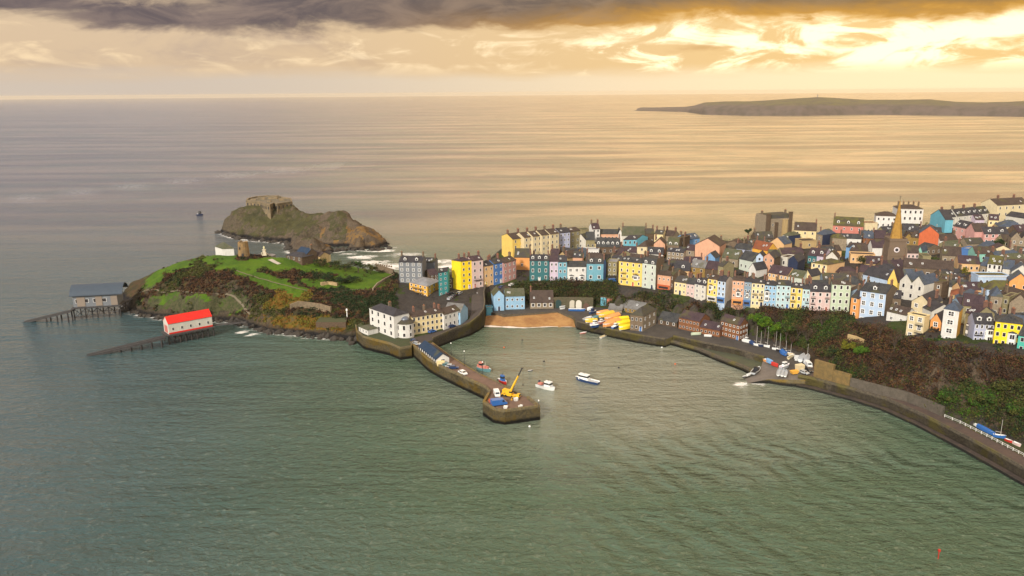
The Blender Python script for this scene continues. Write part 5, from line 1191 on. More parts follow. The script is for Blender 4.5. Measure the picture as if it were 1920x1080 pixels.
# ------------------------------------------------------------------ vegetation
def leaf_mesh(name, centres, radii, cols, nleaf, size, squash=0.75, up=0.15):
    """clumps of small leaf-sized faces; one mesh"""
    n = len(centres); rs = np.random.RandomState(len(name)+n)
    C = np.repeat(np.array(centres), nleaf, 0); Rr = np.repeat(np.array(radii), nleaf)
    d = rs.normal(size=(n*nleaf, 3)); d /= np.linalg.norm(d, axis=1)[:, None]
    rad = Rr*(0.35+0.65*rs.rand(n*nleaf)**0.5)*(0.8+0.4*np.repeat(rs.rand(n), nleaf))
    P = C+d*rad[:, None]*np.array([1, 1, squash]); P[:, 2] += Rr*up
    a = rs.normal(size=(n*nleaf, 3)); a /= np.linalg.norm(a, axis=1)[:, None]
    b = np.cross(a, rs.normal(size=(n*nleaf, 3))); b /= np.linalg.norm(b, axis=1)[:, None]
    s = (size*(0.6+0.8*rs.rand(n*nleaf)))[:, None]
    V = np.stack([P-a*s, P+b*s*.8, P+a*s, P-b*s*.8], 1).reshape(-1, 3)
    k = n*nleaf; me = D.meshes.new(name)
    me.vertices.add(k*4); me.vertices.foreach_set('co', V.ravel().astype(np.float32))
    me.loops.add(k*4); me.loops.foreach_set('vertex_index', np.arange(k*4, dtype=np.int32))
    me.polygons.add(k); me.polygons.foreach_set('loop_start', np.arange(0, k*4, 4, dtype=np.int32)); me.polygons.foreach_set('loop_total', np.full(k, 4, dtype=np.int32))
    cc = np.repeat(np.array(cols), nleaf, 0)*(0.82+0.36*rs.rand(n*nleaf))[:, None]
    cc = np.concatenate([cc, np.ones((k, 1))], 1); cc = np.repeat(cc, 4, 0)
    ca = me.color_attributes.new('tint', 'FLOAT_COLOR', 'POINT'); ca.data.foreach_set('color', cc.astype(np.float32).ravel())
    me.update(); me.validate(); return me
def foliage_mat():
    m_ = D.materials.new('foliage'); m_.use_nodes = True; N = NT(m_.node_tree); b = N.n['Principled BSDF']
    at = N.new('ShaderNodeAttribute', attribute_name='tint'); N.set(b.inputs['Base Color'], at.outputs['Color'])
    b.inputs['Roughness'].default_value = 0.8; b.inputs['Specular IOR Level'].default_value = 0.15
    return m_
M_FOL = foliage_mat()
BROWN = [(0.048,0.028,0.018),(0.085,0.040,0.020),(0.030,0.020,0.016),(0.11,0.058,0.024),(0.065,0.028,0.018),(0.024,0.017,0.014)]
OLIV = [(0.055,0.060,0.016),(0.075,0.075,0.018),(0.040,0.050,0.016)]
GREEN = [(0.030,0.065,0.012),(0.045,0.10,0.010),(0.022,0.045,0.014)]
DKG = [(0.014,0.032,0.012),(0.020,0.038,0.012),(0.028,0.030,0.014)]
def scatter(name, test, n, palettes, rad, nleaf=18, size=0.42, box=None, seed=1):
    rnd = random.Random(seed); cs = []; rs = []; cols = []; tries = 0
    x0, x1, y0, y1 = box
    while len(cs) < n and tries < n*30:
        tries += 1
        x_ = rnd.uniform(x0, x1); y_ = rnd.uniform(y0, y1); t = test(x_, y_)
        if t is None or t is False: continue
        pal = palettes[t] if isinstance(palettes, dict) else palettes
        r_ = rnd.uniform(*rad)*(0.7+0.6*max(0, fbm(x_*.08, y_*.08, 5)+.3))
        cs.append((x_, y_, hgt(x_, y_)+r_*0.15)); rs.append(r_); c = rnd.choice(pal); cols.append(c)
    o = link(name, leaf_mesh(name, cs, rs, cols, nleaf, size), None, M_FOL); return tag(o, kind='stuff')
def t_cliff(x, y):
    if not inpoly(x, y, CLIFF): return None
    if hgt(x, y) < 5: return None
    px, py, _ = proj((x, y, hgt(x, y)))
    # bare strip of wall and rock low down beside the promenade
    g = fbm(x*.03, y*.03, 12)+0.5*fbm(x*.1, y*.1, 3)
    if px > 1500 and fbm(x*.13, y*.08, 6.6) > .40: return None
    if px > 1760 and py > 725: return 'g' if g > -.05 else 'o'
    if px > 1530: return 'b' if g < 0.12 or px < 1640 and g < .05 else ('o' if g < .42 else 'g')
    if px > 1430: return 'b' if g < 0.05 else ('g' if g > .3 else 'o')
    if px < 1250: return 'o' if g > -0.1 else 'b'
    return 'o' if g > 0.0 else 'b'
def cliff_veg():
    pal = {'b': BROWN+OLIV[:1], 'o': OLIV+BROWN[:1]+DKG, 'g': GREEN+OLIV}
    scatter('cliff_scrub', t_cliff, 6200, pal, (1.0, 3.4), 34, 0.30, (0, 330, 200, 470), 3)
cliff_veg()
def t_head(x, y):
    h = hgt(x, y)
    if h < 3.2: return None
    px, py, _ = proj((x, y, h))
    if px > 745 or y < 380: return None
    jx = px+fbm(x*.1, y*.1, 1)*15; jy = py+fbm(x*.1, y*.1, 5)*9
    for q in GREENS:
        if inpoly(jx, jy, q): return 'o' if (fbm(x*.12, y*.12, 9) > .46 and random.random() < .35) else None
    if h > 17 and y > 470: return None
    if any(inpoly(jx, jy, q) for q in OLIVE): return 'y' if random.random() < .45 else None
    g = fbm(x*.05, y*.05, 2)
    if px < 560 and g > 0.25: return 'o'
    if px > 560: return 'd' if g < 0.05 else ('b' if g < .35 else 'o')
    return 'b' if g < 0.05 else 'd' if g < .2 else 'o'
scatter('headland_scrub', t_head, 4200, {'b': BROWN, 'o': OLIV, 'd': DKG, 'y': [(0.14,0.12,0.015),(0.17,0.09,0.015),(0.09,0.09,0.015)]}, (0.6, 1.7), 18, 0.34, (-215, -60, 385, 500), 5)
def t_garden(x, y):
    h = hgt(x, y)
    if h < 4.5 or h > 34: return None
    px, py, _ = proj((x, y, h))
    if px < 745 or inpoly(x, y, CLIFF): return None
    if py < 425 and px < 1900 and not inpoly(x, y, [q for q in TOWNPOLY]): return 'd'
    for hh in HOUSES:
        c = hh['c']
        if (c.x-x)**2+(c.y-y)**2 < ((hh['W']+hh['dep'])/4+2.5)**2: return None
    if px < 960 and py > 520: return None
    g = fbm(x*.035, y*.035, 8)
    return 'g' if g > .25 else ('d' if g > .05 else ('b' if g > -.12 else None))
scatter('garden_greenery', t_garden, 2300, {'g': GREEN+OLIV, 'd': DKG+OLIV, 'b': BROWN+OLIV}, (0.7, 1.8), 18, 0.36, (-60, 420, 250, 620), 8)

M_BARK = mat('bark', (0.07,0.052,0.04), 0.9, scale=1.5)
def tree(label, px, py, hgt_px=None, h=8, cr=3.2, pal=GREEN, group=None, bare=False, z=None, name='tree', flat=0.8, trunk=0.35):
    p = on_ray(px, py, 0) if z is None else G(px, py, z)
    rnd = random.Random(int(px*13+py)); o = empty(name, (p.x, p.y, p.z-.2), label=label, cat='tree', group=group)
    a = MB(); tr = h*trunk; a.bar((0,0,0), (rnd.uniform(-.3,.3), rnd.uniform(-.3,.3), tr), .32*h/8, n=6, r2=.22*h/8)
    tips = []
    for k in range(9 if bare else 6):
        t = 2*math.pi*k/(9 if bare else 6)+rnd.uniform(-.3,.3); q = Vector((math.cos(t)*cr*rnd.uniform(.5,.9), math.sin(t)*cr*rnd.uniform(.5,.9), tr+(h-tr)*rnd.uniform(.35,.95)))
        m_ = Vector((q.x*.35, q.y*.35, (tr+q.z)/2)); a.bar((0,0,tr*.9), m_, .13*h/8, n=4, r2=.09*h/8); a.bar(m_, q, .09*h/8, n=4, r2=.03)
        tips.append(q)
        for _ in range(5 if bare else 0):
            e = q*.8+Vector((rnd.uniform(-1,1), rnd.uniform(-1,1), rnd.uniform(0,1.2)))*cr*.45; a.bar(m_.lerp(q, rnd.random()), e, .05, n=3, r2=.02)
    a.build('trunk', M_BARK, o)
    cs = []; rs = []; cols = []
    for q in tips+[Vector((0,0,h*.8))]:
        for _ in range(2 if bare else 4):
            c = q+Vector((rnd.gauss(0,.3), rnd.gauss(0,.3), rnd.gauss(0,.2)))*cr*.6; cs.append(tuple(c)); rs.append(cr*rnd.uniform(.25,.5)); cols.append(rnd.choice(pal))
    if bare: me = leaf_mesh('crown', cs, rs, cols, 26, .13, flat)
    else: me = leaf_mesh('crown', cs, rs, cols, 40, .26, flat)
    link('crown', me, o, M_FOL)
    return o
BR_G = [(0.06,0.13,0.008),(0.09,0.15,0.010),(0.045,0.10,0.010)]
tree('broad bright green pine behind the left masts on the quay', 1418, 628, h=11, cr=4.2, pal=BR_G, z=6)
tree('bright green pine right of the broadest one behind the masts', 1434, 632, h=11, cr=3.8, pal=BR_G, z=7)
tree('small yellow green tree above the quay boats', 1452, 640, h=8, cr=3.0, pal=BR_G, z=7)
tree('round green tree between quay trees and bare wood', 1474, 640, h=8, cr=2.8, pal=GREEN+OLIV, z=8)
for i_, (a_, b_, lb) in enumerate(((1496,640,'bare purple brown tree leaning over the boat park'), (1512,652,'tall bare tree at the mouth of the dark gully'), (1484,655,'bare tree behind the white beached boats'), (1540,620,'bare tree on top of the gully wall'), (1455,618,'bare brown tree just under the aqua house'), (1385,600,'bare tree on the bank above the three storey brick warehouse'), (1648,640,'big russet bare tree below the huge pale blue house'), (1676,662,'russet bare tree filling the cliff below the white cottage'))):
    tree(lb, a_, b_, h=9, cr=3.6, pal=BROWN[:3]+[(0.09,0.06,0.045)], bare=True)
tree('bright green bush-like tree on the slope under the bare trees', 1612, 676, h=6, cr=2.8, pal=BR_G)
tree('yellow green tree beside the ruined wall on the slope', 1588, 668, h=6, cr=2.8, pal=[(0.13,0.12,0.012),(0.09,0.10,0.012)])
tree('dark evergreen tree on the slope above the ochre retaining wall', 1560, 682, h=7, cr=3.2, pal=DKG+OLIV)
tree('green tree in the shade at the right end of the cliff', 1828, 772, h=7, cr=3.4, pal=GREEN+OLIV)
tree('olive green tree near the right edge of the cliff', 1885, 748, h=7, cr=3.6, pal=OLIV)
tree('dark green round tree before the cream terrace', 1018, 478, h=9, cr=4.2, pal=DKG+GREEN)
tree('lone wind shaped tree on the far skyline', 1402, 452, h=8, cr=2.2, pal=DKG, trunk=.55)
tree('bare bush-like tree beside the wind shaped tree', 1411, 455, h=6, cr=3.2, pal=BROWN, bare=True)
tree('pale green tree in front of the half hidden white clifftop house', 1654, 432, h=8, cr=3.4, pal=[(0.10,0.11,0.05),(0.07,0.09,0.03)])
tree('olive tree in the churchyard left of the tower', 1618, 505, h=7, cr=4.0, pal=DKG+OLIV)
tree('yellow leafed tree behind the square brown house', 1797, 528, h=7, cr=3.0, pal=[(0.14,0.12,0.012),(0.10,0.09,0.015)])
tree('dark evergreen in front of the long rose pink house', 1872, 468, h=6, cr=3.0, pal=DKG)
tree('dark green tree on the headland lawn by the sea wall', 672, 512, h=7, cr=2.8, pal=DKG+GREEN)
for i_, (a_, b_, hh_, lb) in enumerate(((600,500,4,'low wind clipped tree left of the hedge'),(628,505,5,'wind clipped tree in the middle of the hedge'),(648,510,4.5,'brown wind clipped tree beside the dark green one'),(695,514,5,'olive wind clipped tree right of the dark green one'))):
    tree(lb, a_, b_, h=hh_, cr=4.0, pal=DKG+OLIV+BROWN[:1], flat=.5, trunk=.2)
for i_, (a_, b_, lb) in enumerate(((615,531,'left dark bush in the dip of the headland lawn'), (640,533,'middle dark bush in the dip of the headland lawn'), (660,530,'right dark bush in the dip of the headland lawn'))):
    tree(lb, a_, b_, h=3.5, cr=4.0, pal=DKG, flat=.5, trunk=.15, name='bush')

for i_, (a_, b_, lb) in enumerate(((1700,690,'bare russet tree low on the cliff left of the railing start'), (1730,700,'wide bare tree in the middle of the brown cliff'), (1765,700,'bare brown tree below the tall white house'), (1800,712,'bare tree on the cliff under the lavender house'), (1850,715,'bare tree on the cliff under the bright yellow house'), (1895,722,'dark bare tree at the right edge of the cliff'), (1660,690,'short russet bare tree above the long low grey wall'), (1720,672,'pale twiggy tree just below the cream three storey block'))):
    tree(lb, a_, b_, h=7, cr=3.8, pal=BROWN[:4], bare=True)
for i_, (a_, b_, lb) in enumerate(((1780,760,'bright green shrubby tree above the start of the railing'), (1850,765,'mid green tree above the laid up boats'), (1905,790,'green tree beside the pale pink boat'))):
    tree(lb, a_, b_, h=5, cr=3.6, pal=GREEN+OLIV)
# ------------------------------------------------------------------ headland, fort, lifeboat stations
def P3(px, py, z): return G(px, py, z)
def fort():
    z = 25.5; out = [(461,377.5),(474,379),(487,380),(496,384),(506,385.5),(514,382),(520,384),(534,381.5),(548.5,379.5),(546,373.5),(532,371.5),(519,368.5),(500,368.5),(480,370),(464,373.5)]
    P = [G(x, y, z) for x, y in out]; c0 = P[0].copy(); c0.z = 18
    o = empty('fort', c0, label='weathered stone fort with a ruinous walled top crowning the rocky island', cat='fort')
    inv = Matrix.Translation(-c0)
    st = mat('fort_stone', (0.25,0.18,0.10), .95, scale=.35, col2=(0.13,0.11,0.075), bump=1.0, bscale=1.4, streak=.6)
    w_ = deck('wall', P, [mat('fort_roof_turf', (0.10,0.09,0.05), .95, scale=.3, col2=(0.16,0.13,0.10), bump=.6), st], bottom=12, kind=None); w_.parent = o; w_.matrix_parent_inverse = inv
    p_ = wall_strip('parapet', P+[P[0]], 1.4, 1.1, 25.0, st, None, side=1); p_.parent = o; p_.matrix_parent_inverse = inv
    q = MB()
    for x, y, sx, sy, sz, rz in ((490,374,7,4,1.8,.2),(512,373,9,3,1.4,-.1),(528,376,5,5,2.2,.3),(505,378,3,3,1.2,0),(475,375,5,2.5,1.0,.1),(520,371.5,4,2,2.4,.5)):
        g = G(x, y, z)-c0; q.box(g, (sx, sy, sz), rz=rz, top=.9)
    q.build('inner_ruins', st, o)
    n = 0
    for i in range(len(P)-1):
        a, b = P[i], P[i+1]
        if proj(a)[1] < 376 or proj(b)[1] < 376: continue
        t = (b-a); L = t.length; ang = math.atan2(t.y, t.x)
        for k in range(max(1, int(L/4))):
            c_ = a.lerp(b, (k+.5)/max(1, int(L/4))); q = MB(); q.box((0,-.05,0),(1.1,.5,2.4)); s_ = q.build('gun_port', M_DARK, o); s_.location = c_-c0-Vector((0,0,3.6)); s_.rotation_euler = (0,0,ang)
fort()
H('white lookout hut with a green pyramid roof on top of the headland', 417,438.5,467,466,h=3.4,win=(0,1),wall='white',roof='h',rh=3.4,rf='green',chim='',sl=(403,462.5),name='lookout_hut',cat='hut')
def ruin_tower():
    p = on_ray(457.5, 480, 0); o = empty('ruined_tower', (p.x, p.y, p.z-1), label='ruined round stone tower on the headland top', cat='tower')
    a = MB(); n = 14; ps = []
    rows = (0, 3, 6, 9.6); 
    for z in rows:
        for i in range(n):
            t = 2*math.pi*i/n; r_ = 3.5-.12*z*.6+.25*noise.noise(Vector((i, z, 0))); zz = z+(0.9*noise.noise(Vector((i*1.3, 5, 1))) if z > 9 else 0)
            ps.append((r_*math.cos(t), r_*math.sin(t), zz))
    fs = [(r_*n+i, r_*n+(i+1) % n, (r_+1)*n+(i+1) % n, (r_+1)*n+i) for r_ in range(3) for i in range(n)]
    a.poly(ps, fs); 
    inner = [(x*.72, y*.72, z-.1) for x, y, z in ps[3*n:]]; low = [(x, y, z-2.5) for x, y, z in inner]
    a.poly(ps[3*n:]+inner+low, [(i, (i+1) % n, n+(i+1) % n, n+i) for i in range(n)]+[(n+i, n+(i+1) % n, 2*n+(i+1) % n, 2*n+i) for i in range(n)]+[tuple(range(2*n, 3*n))])
    a.build('wall', mat('tower_stone', (0.30,0.18,0.07), 0.9, scale=.5, col2=(0.14,0.10,0.06), bump=.8, streak=.5), o)
    d_ = MB(); d_.box((0.4,-3.35,1),(1.1,.3,2.2)); d_.build('doorway', M_DARK, o)
    d_ = MB(); d_.box((-1.2,-3.25,5.5),(.5,.4,1.4)); d_.build('window', M_DARK, o)
ruin_tower()
def monument():
    p = on_ray(496, 479, 0); o = empty('monument', (p.x, p.y, p.z), label='pale statue on a stepped plinth on the headland', cat='monument')
    a = MB(); a.box((0,0,-.5),(4.2,4.2,.9)); a.box((0,0,.4),(3.2,3.2,.5)); a.box((0,0,.9),(1.8,1.8,2.6),top=.85); a.box((0,0,3.5),(2.0,2.0,.3))
    for s in ((-1.2,-1.2),(1.2,-1.2)): a.box((s[0],s[1],.9),(.7,.7,1.2))
    a.build('plinth', mat('monument_stone', (0.52,0.46,0.34), .7), o)
    m_ = mat('statue_stone', (0.60,0.54,0.30), .6)
    bm = bmesh.new(); me = D.meshes.new('statue')
    vs_ = [((0,0,3.8),.42),((0,0,4.7),.36),((0,0,5.3),.40),((0,0,5.62),.16),((0,0,5.85),.2),((.38,0,5.2),.15),((.5,-.1,4.6),.12),((-.38,0,5.2),.15),((-.5,-.15,4.6),.12)]
    bv = [bm.verts.new(v[0]) for v in vs_]
    for e_ in ((0,1),(1,2),(2,3),(3,4),(2,5),(5,6),(2,7),(7,8)): bm.edges.new((bv[e_[0]], bv[e_[1]]))
    bm.to_mesh(me); bm.free(); so = link('statue', me, o, m_)
    sk_ = so.modifiers.new('skin', 'SKIN')
    for i, v in enumerate(vs_): me.skin_vertices[0].data[i].radius = (v[1], v[1])
    me.skin_vertices[0].data[0].use_root = True
    so.modifiers.new('sub', 'SUBSURF').levels = 1
    # paved round terrace with guns
    t_ = MB(); n = 20; t_.poly([(6.5*math.cos(2*math.pi*i/n), 5*math.sin(2*math.pi*i/n), .25) for i in range(n)]+[(6.5*math.cos(2*math.pi*i/n), 5*math.sin(2*math.pi*i/n), -1.5) for i in range(n)], [tuple(range(n))]+[(n+i, n+(i+1) % n, (i+1) % n, i) for i in range(n)])
    t_.build('paved_base', mat('monument_paving', (0.20,0.18,0.17), .9), o)
    for k, ang in enumerate((-2.2, -.9)):
        c_ = empty('cannon', (p.x+4.6*math.cos(ang), p.y+3.6*math.sin(ang), p.z+.3), ang, label=('left' if k == 0 else 'right')+' black cannon on the terrace before the statue', cat='cannon', group='cannons on the monument terrace')
        q = MB(); q.bar((-1,0,.7),(1.1,0,.85),.22,n=8,r2=.15); q.build('barrel', M_DARK, c_)
        q = MB(); q.box((-.2,-.3,0),(1.4,.15,.7)); q.box((-.2,.3,0),(1.4,.15,.7)); q.build('carriage', M_DARK, c_)
monument()
H('low dark roofed museum half sunk behind the headland lawn', 536,566,478.5,483,h=3,win=(3,1),wt='d',wall='brownstone',roof='h',rh=2.0,rf='slate',chim='',dep=9,name='museum',cat='museum')
H('green roofed end of the museum beside a ruined wall', 556,576,472,476,h=4,win=(0,1),wall='brownstone',rh=2.6,rf='navy',chim='R',dep=7,name='museum',cat='museum')
H('small cream gable peeping over the headland hedge', 601,610,479,479.5,b=(482.5,483,20),win=(0,1),wall='cream',roof='f',rh=1.8,rf='slate',chim='',dep=7,name='cottage',cat='cottage')
H('stone walled cottage between the museum and the cream gable', 578,600,477,481,h=3.2,win=(1,1),wall='sandy',rh=2.0,rf='slatebrown',chim='',dep=7,name='cottage',cat='cottage')
def ground_line(px_list, h=0.0):
    out = []
    for a, b in px_list:
        p = on_ray(a, b, 0); out.append(Vector((p.x, p.y, p.z+h)))
    return out
def castle_wall():
    ln = resample(PL((704,506,16.2),(720,510,15.8),(737,515,15)), 3)
    o = empty('castle_wall', ln[0], label='battlemented stone wall at the seaward corner of the headland lawn', cat='wall')
    w_ = wall_strip('wall', ln, .9, 3.2, None, wallmat('stone'), None, side=1); w_.parent = o; w_.matrix_parent_inverse = Matrix.Translation(-ln[0])
    q = MB()
    for a, b in zip(ln, ln[1:]):
        for t in (.2, .7): c = a.lerp(b, t)-ln[0]; q.box((c.x, c.y, 3.2), (.9, .9, .9))
    q.build('battlements', wallmat('stone'), o)
castle_wall()
sh_ = wall_strip('shelter_wall', ground_line([(603,536),(616,534),(632,537)]), 1.6, 1.8, None, mat('shelter_stone', (0.42,0.30,0.15), .9, scale=.8, col2=(0.25,0.18,0.10)), side=1); tag(sh_, 'pale stone garden shelter wall in the dip of the lawn', 'wall')
rw_ = wall_strip('ruined_wall', ground_line([(545,583),(560,577),(580,579),(600,582),(620,588)]), 1.2, 3.4, None, mat('ruin_stone', (0.24,0.18,0.11), .9, scale=.8, col2=(0.13,0.10,0.07), bump=.8), side=1); tag(rw_, 'long ruined stone wall on the slope above the shore', 'wall')
def platform():
    pts = PL((592,604,7),(648,604,7),(652,596,7),(600,594,7))
    o = deck('gun_platform', pts, [mat('platform_turf', (0.06,0.065,0.03), .9), wallmat('brownstone')], bottom=-1, kind=None)
    tag(o, 'square stone gun platform on the shore below the ruined wall', 'platform')
platform()
hs_ = wall_strip('hillside_wall', ground_line([(700,546),(708,536),(722,527),(740,518)]), .6, 1.6, None, wallmat('palestone'), side=1); tag(hs_, 'curved pale stone wall bounding the lawn beside the big grey house', 'wall')
# beacon
def beacon():
    p = G(651, 596, 7); o = empty('beacon', p, label='slim white beacon post on the gun platform', cat='beacon')
    a = MB(); a.bar((0,0,0),(0,0,4),.28,n=8,r2=.2); a.build('post', M_FRAME, o); a = MB(); a.bar((0,0,4),(0,0,4.9),.55,n=8,r2=.35); a.build('lamp', M_FRAME, o)
beacon()
# paths of the headland
def path_strip(name, px_list, wd, m_, lift=.12):
    ln = resample([Vector((p.x, p.y, 0)) for p in ground_line(px_list)], 2.0)
    a = MB(); L = inset(ln, wd/2); R_ = inset(ln, -wd/2)
    ps = [(p.x, p.y, max(hgt(p.x, p.y), hgt(c.x, c.y))+lift) for p, c in zip(L, ln)]+[(p.x, p.y, max(hgt(p.x, p.y), hgt(c.x, c.y))+lift) for p, c in zip(R_, ln)]
    n = len(ln); a.poly(ps, [(i, n+i, n+i+1, i+1) for i in range(n-1)])
    return tag(a.build(name, m_), kind='structure')
M_PATH = mat('footpath', (0.15,0.125,0.085), .9)
path_strip('footpath', [(470,592),(455,574),(440,560),(425,553),(395,551),(350,549),(300,548),(262,550)], .9, M_PATH)
path_strip('footpath', [(440,507),(480,520),(520,532),(560,542),(590,545),(640,546),(700,544)], .8, M_PATH)
path_strip('footpath', [(506,487),(516,492),(524,496)], 3.0, mat('pale_paving', (0.42,0.38,0.32), .9))

M_STEELD = mat('dark_steel', (0.030,0.032,0.036), .7, scale=.8, col2=(0.05,0.04,0.035))
M_DECKW = mat('weathered_deck', (0.065,0.062,0.062), .85, scale=.5, col2=(0.04,0.036,0.036))
def station(label, A, B, z, depth, slip_top, slip_end, nslip, rowsx, land=None):
    """steel platform on piles with a slipway running down into the sea"""
    a3 = G(*A, z); b3 = G(*B, z); ux = (b3-a3); L = ux.length; ux.normalize(); uy = Vector((-ux.y, ux.x, 0))
    o = empty('lifeboat_platform', a3, math.atan2(ux.y, ux.x), label=label, cat='platform')
    q = MB(); q.box((L/2, depth/2, -.7), (L+1.5, depth+1.5, .6)); q.build('deck', M_DECKW, o)
    for i in range(rowsx+1):
        x = L*i/rowsx
        for y in (0.3, depth-.3):
            q = MB(); q.bar((0,0,-z-4),(0,0,-.6),.34,n=7); p_ = q.build('pile', M_STEELD, o); p_.location = (x, y, 0)
    q = MB()
    for i in range(rowsx):
        x0 = L*i/rowsx; x1 = L*(i+1)/rowsx
        for y in (.3, depth-.3):
            q.bar((x0,y,-z+.3),(x1,y,-.8),.13,n=4); q.bar((x1,y,-z+.3),(x0,y,-.8),.13,n=4)
        q.bar((x0,.3,-z+.3),(x0,depth-.3,-.8),.12,n=4)
    for y in (.3, depth-.3): q.bar((0,y,-z+1),(L,y,-z+1),.15,n=4)
    q.build('bracing', M_STEELD, o)
    s0 = G(*slip_top, z-.4); s1 = G(*slip_end, -.6); M_ = o.matrix_basis.inverted(); M_ = Matrix.Rotation(-math.atan2(ux.y, ux.x), 4, 'Z') @ Matrix.Translation(-a3)
    l0, l1 = M_ @ s0, M_ @ s1; d_ = (l1-l0); dd = d_.normalized(); sd_ = Vector((-dd.y, dd.x, 0)).normalized()
    q = MB()
    for s in (-1.9, 1.9): q.beam(l0+sd_*s, l1+sd_*s, .6, 1.1)
    for k in range(40):
        c = l0.lerp(l1, k/39.0); q.beam(c-sd_*2.2+Vector((0,0,.3)), c+sd_*2.2+Vector((0,0,.3)), d_.length/60, .2)
    for s in (-.6, .6): q.beam(l0+sd_*s+Vector((0,0,.5)), l1+sd_*s+Vector((0,0,.5)), .25, .25)
    q.build('slipway_ramp', M_DECKW, o)
    for k in range(nslip):
        t = (k+.35)/(nslip+1.6); c = l0.lerp(l1, t)
        for s in (-1.9, 1.9):
            q = MB(); q.bar((0,0,-9),(0,0,-.3),.4,n=7); p_ = q.build('slipway_pile', M_STEELD, o); p_.location = c+sd_*s
    if land:
        l2 = M_ @ G(*land, z+.3); q = MB(); q.beam((L, depth/2, -.3), l2, 2.2, .4)
        for s in (-1, 1):
            q.beam(Vector((L, depth/2+s, .8)), l2+Vector((0,s,1.1)), .08, .08)
        q.build('walkway', M_DECKW, o)
    return o
station('dark steel platform on piles and slipway under the red roofed boathouse', (316,628.5),(400,612.5), 5.0, 8.5, (309,632),(161,668.5), 6, 8, (462,604))
H('white lifeboat house with a bright red roof standing on piles in the sea', 317,399,605.5,594,b=(627,611.5,5.0),win=(5,1),ws=(1.0,1.5),wt='d',wall='offwhite',rh=2.9,rf='red',chim='',dep=7.5,name='lifeboat_house',cat='lifeboat house',found=.3)
rb_ = None
def red_trim():
    o = HOUSES[-1]['o']; W_ = HOUSES[-1]['W']; q = MB(); q.beam((-W_/2,-.08,.35),(W_/2,-.08,.35),.2,.7); q.build('red_band', mat('red_paint', (0.62,0.02,0.015), .5), o)
    q = MB(); q.box((-W_/2-.06, 3.7, .3), (.15, 4.6, 3.6)); q.build('boat_door', mat('pinkish_door', (0.45,0.14,0.12), .6), o)
red_trim()
station('tall dark piled platform and slipway under the grey lifeboat station', (137,577),(224,572), 6.6, 12, (137,582),(46,604), 3, 4, (246,560))
H('large modern lifeboat station with a curved blue grey roof on piles', 138,222,552.5,548,b=(576,571.5,6.6),win=(5,1),ws=(3.0,2.2),wt='d',wall='grey',roof='h',rh=.6,rf='slateblue',chim='',dep=11,name='lifeboat_station',cat='lifeboat station',found=.3)
def curved_roof():
    hh = HOUSES[-1]; o = hh['o']; W_ = hh['W']; d_ = hh['dep']; h_ = hh['h']
    for c in list(o.children):
        if c.name.startswith('roof'): D.objects.remove(c)
    q = MB(); n = 10; top = 4.2; ps = []
    for sx in (-W_/2-1.2, W_/2+3.0):
        for k in range(n+1):
            t = k/n; y = -1.4+(d_+2.8)*t; z = h_-1.5+(top+1.5)*math.sin(math.pi*(.03+.90*t))**.75; ps.append((sx, y, z))
    ps += [(x, y, z-.35) for x, y, z in ps]
    m = n+1
    for k in range(n):
        q.poly(ps, [(k, k+1, m+k+1, m+k), (2*m+k, 3*m+k, 3*m+k+1, 2*m+k+1)], 0, False)
    q.poly(ps, [tuple(range(0, m))+tuple(range(3*m-1, 2*m-1, -1)), tuple(range(m, 2*m))[::-1]+tuple(range(3*m, 4*m))])
    q.build('roof', mat('station_roof', (0.050,0.068,0.092), .6, var=.3, scale=.4), o)
    for k, c_ in enumerate((-.32, .08, .42)):
        q = MB(); q.box((W_*c_, -.15, .2), (3.4 if k else 4.2, .25, h_*.72)); q.build('bay_door', mat('pale_bay_door', (0.24,0.19,0.15), .6), o)
curved_roof()
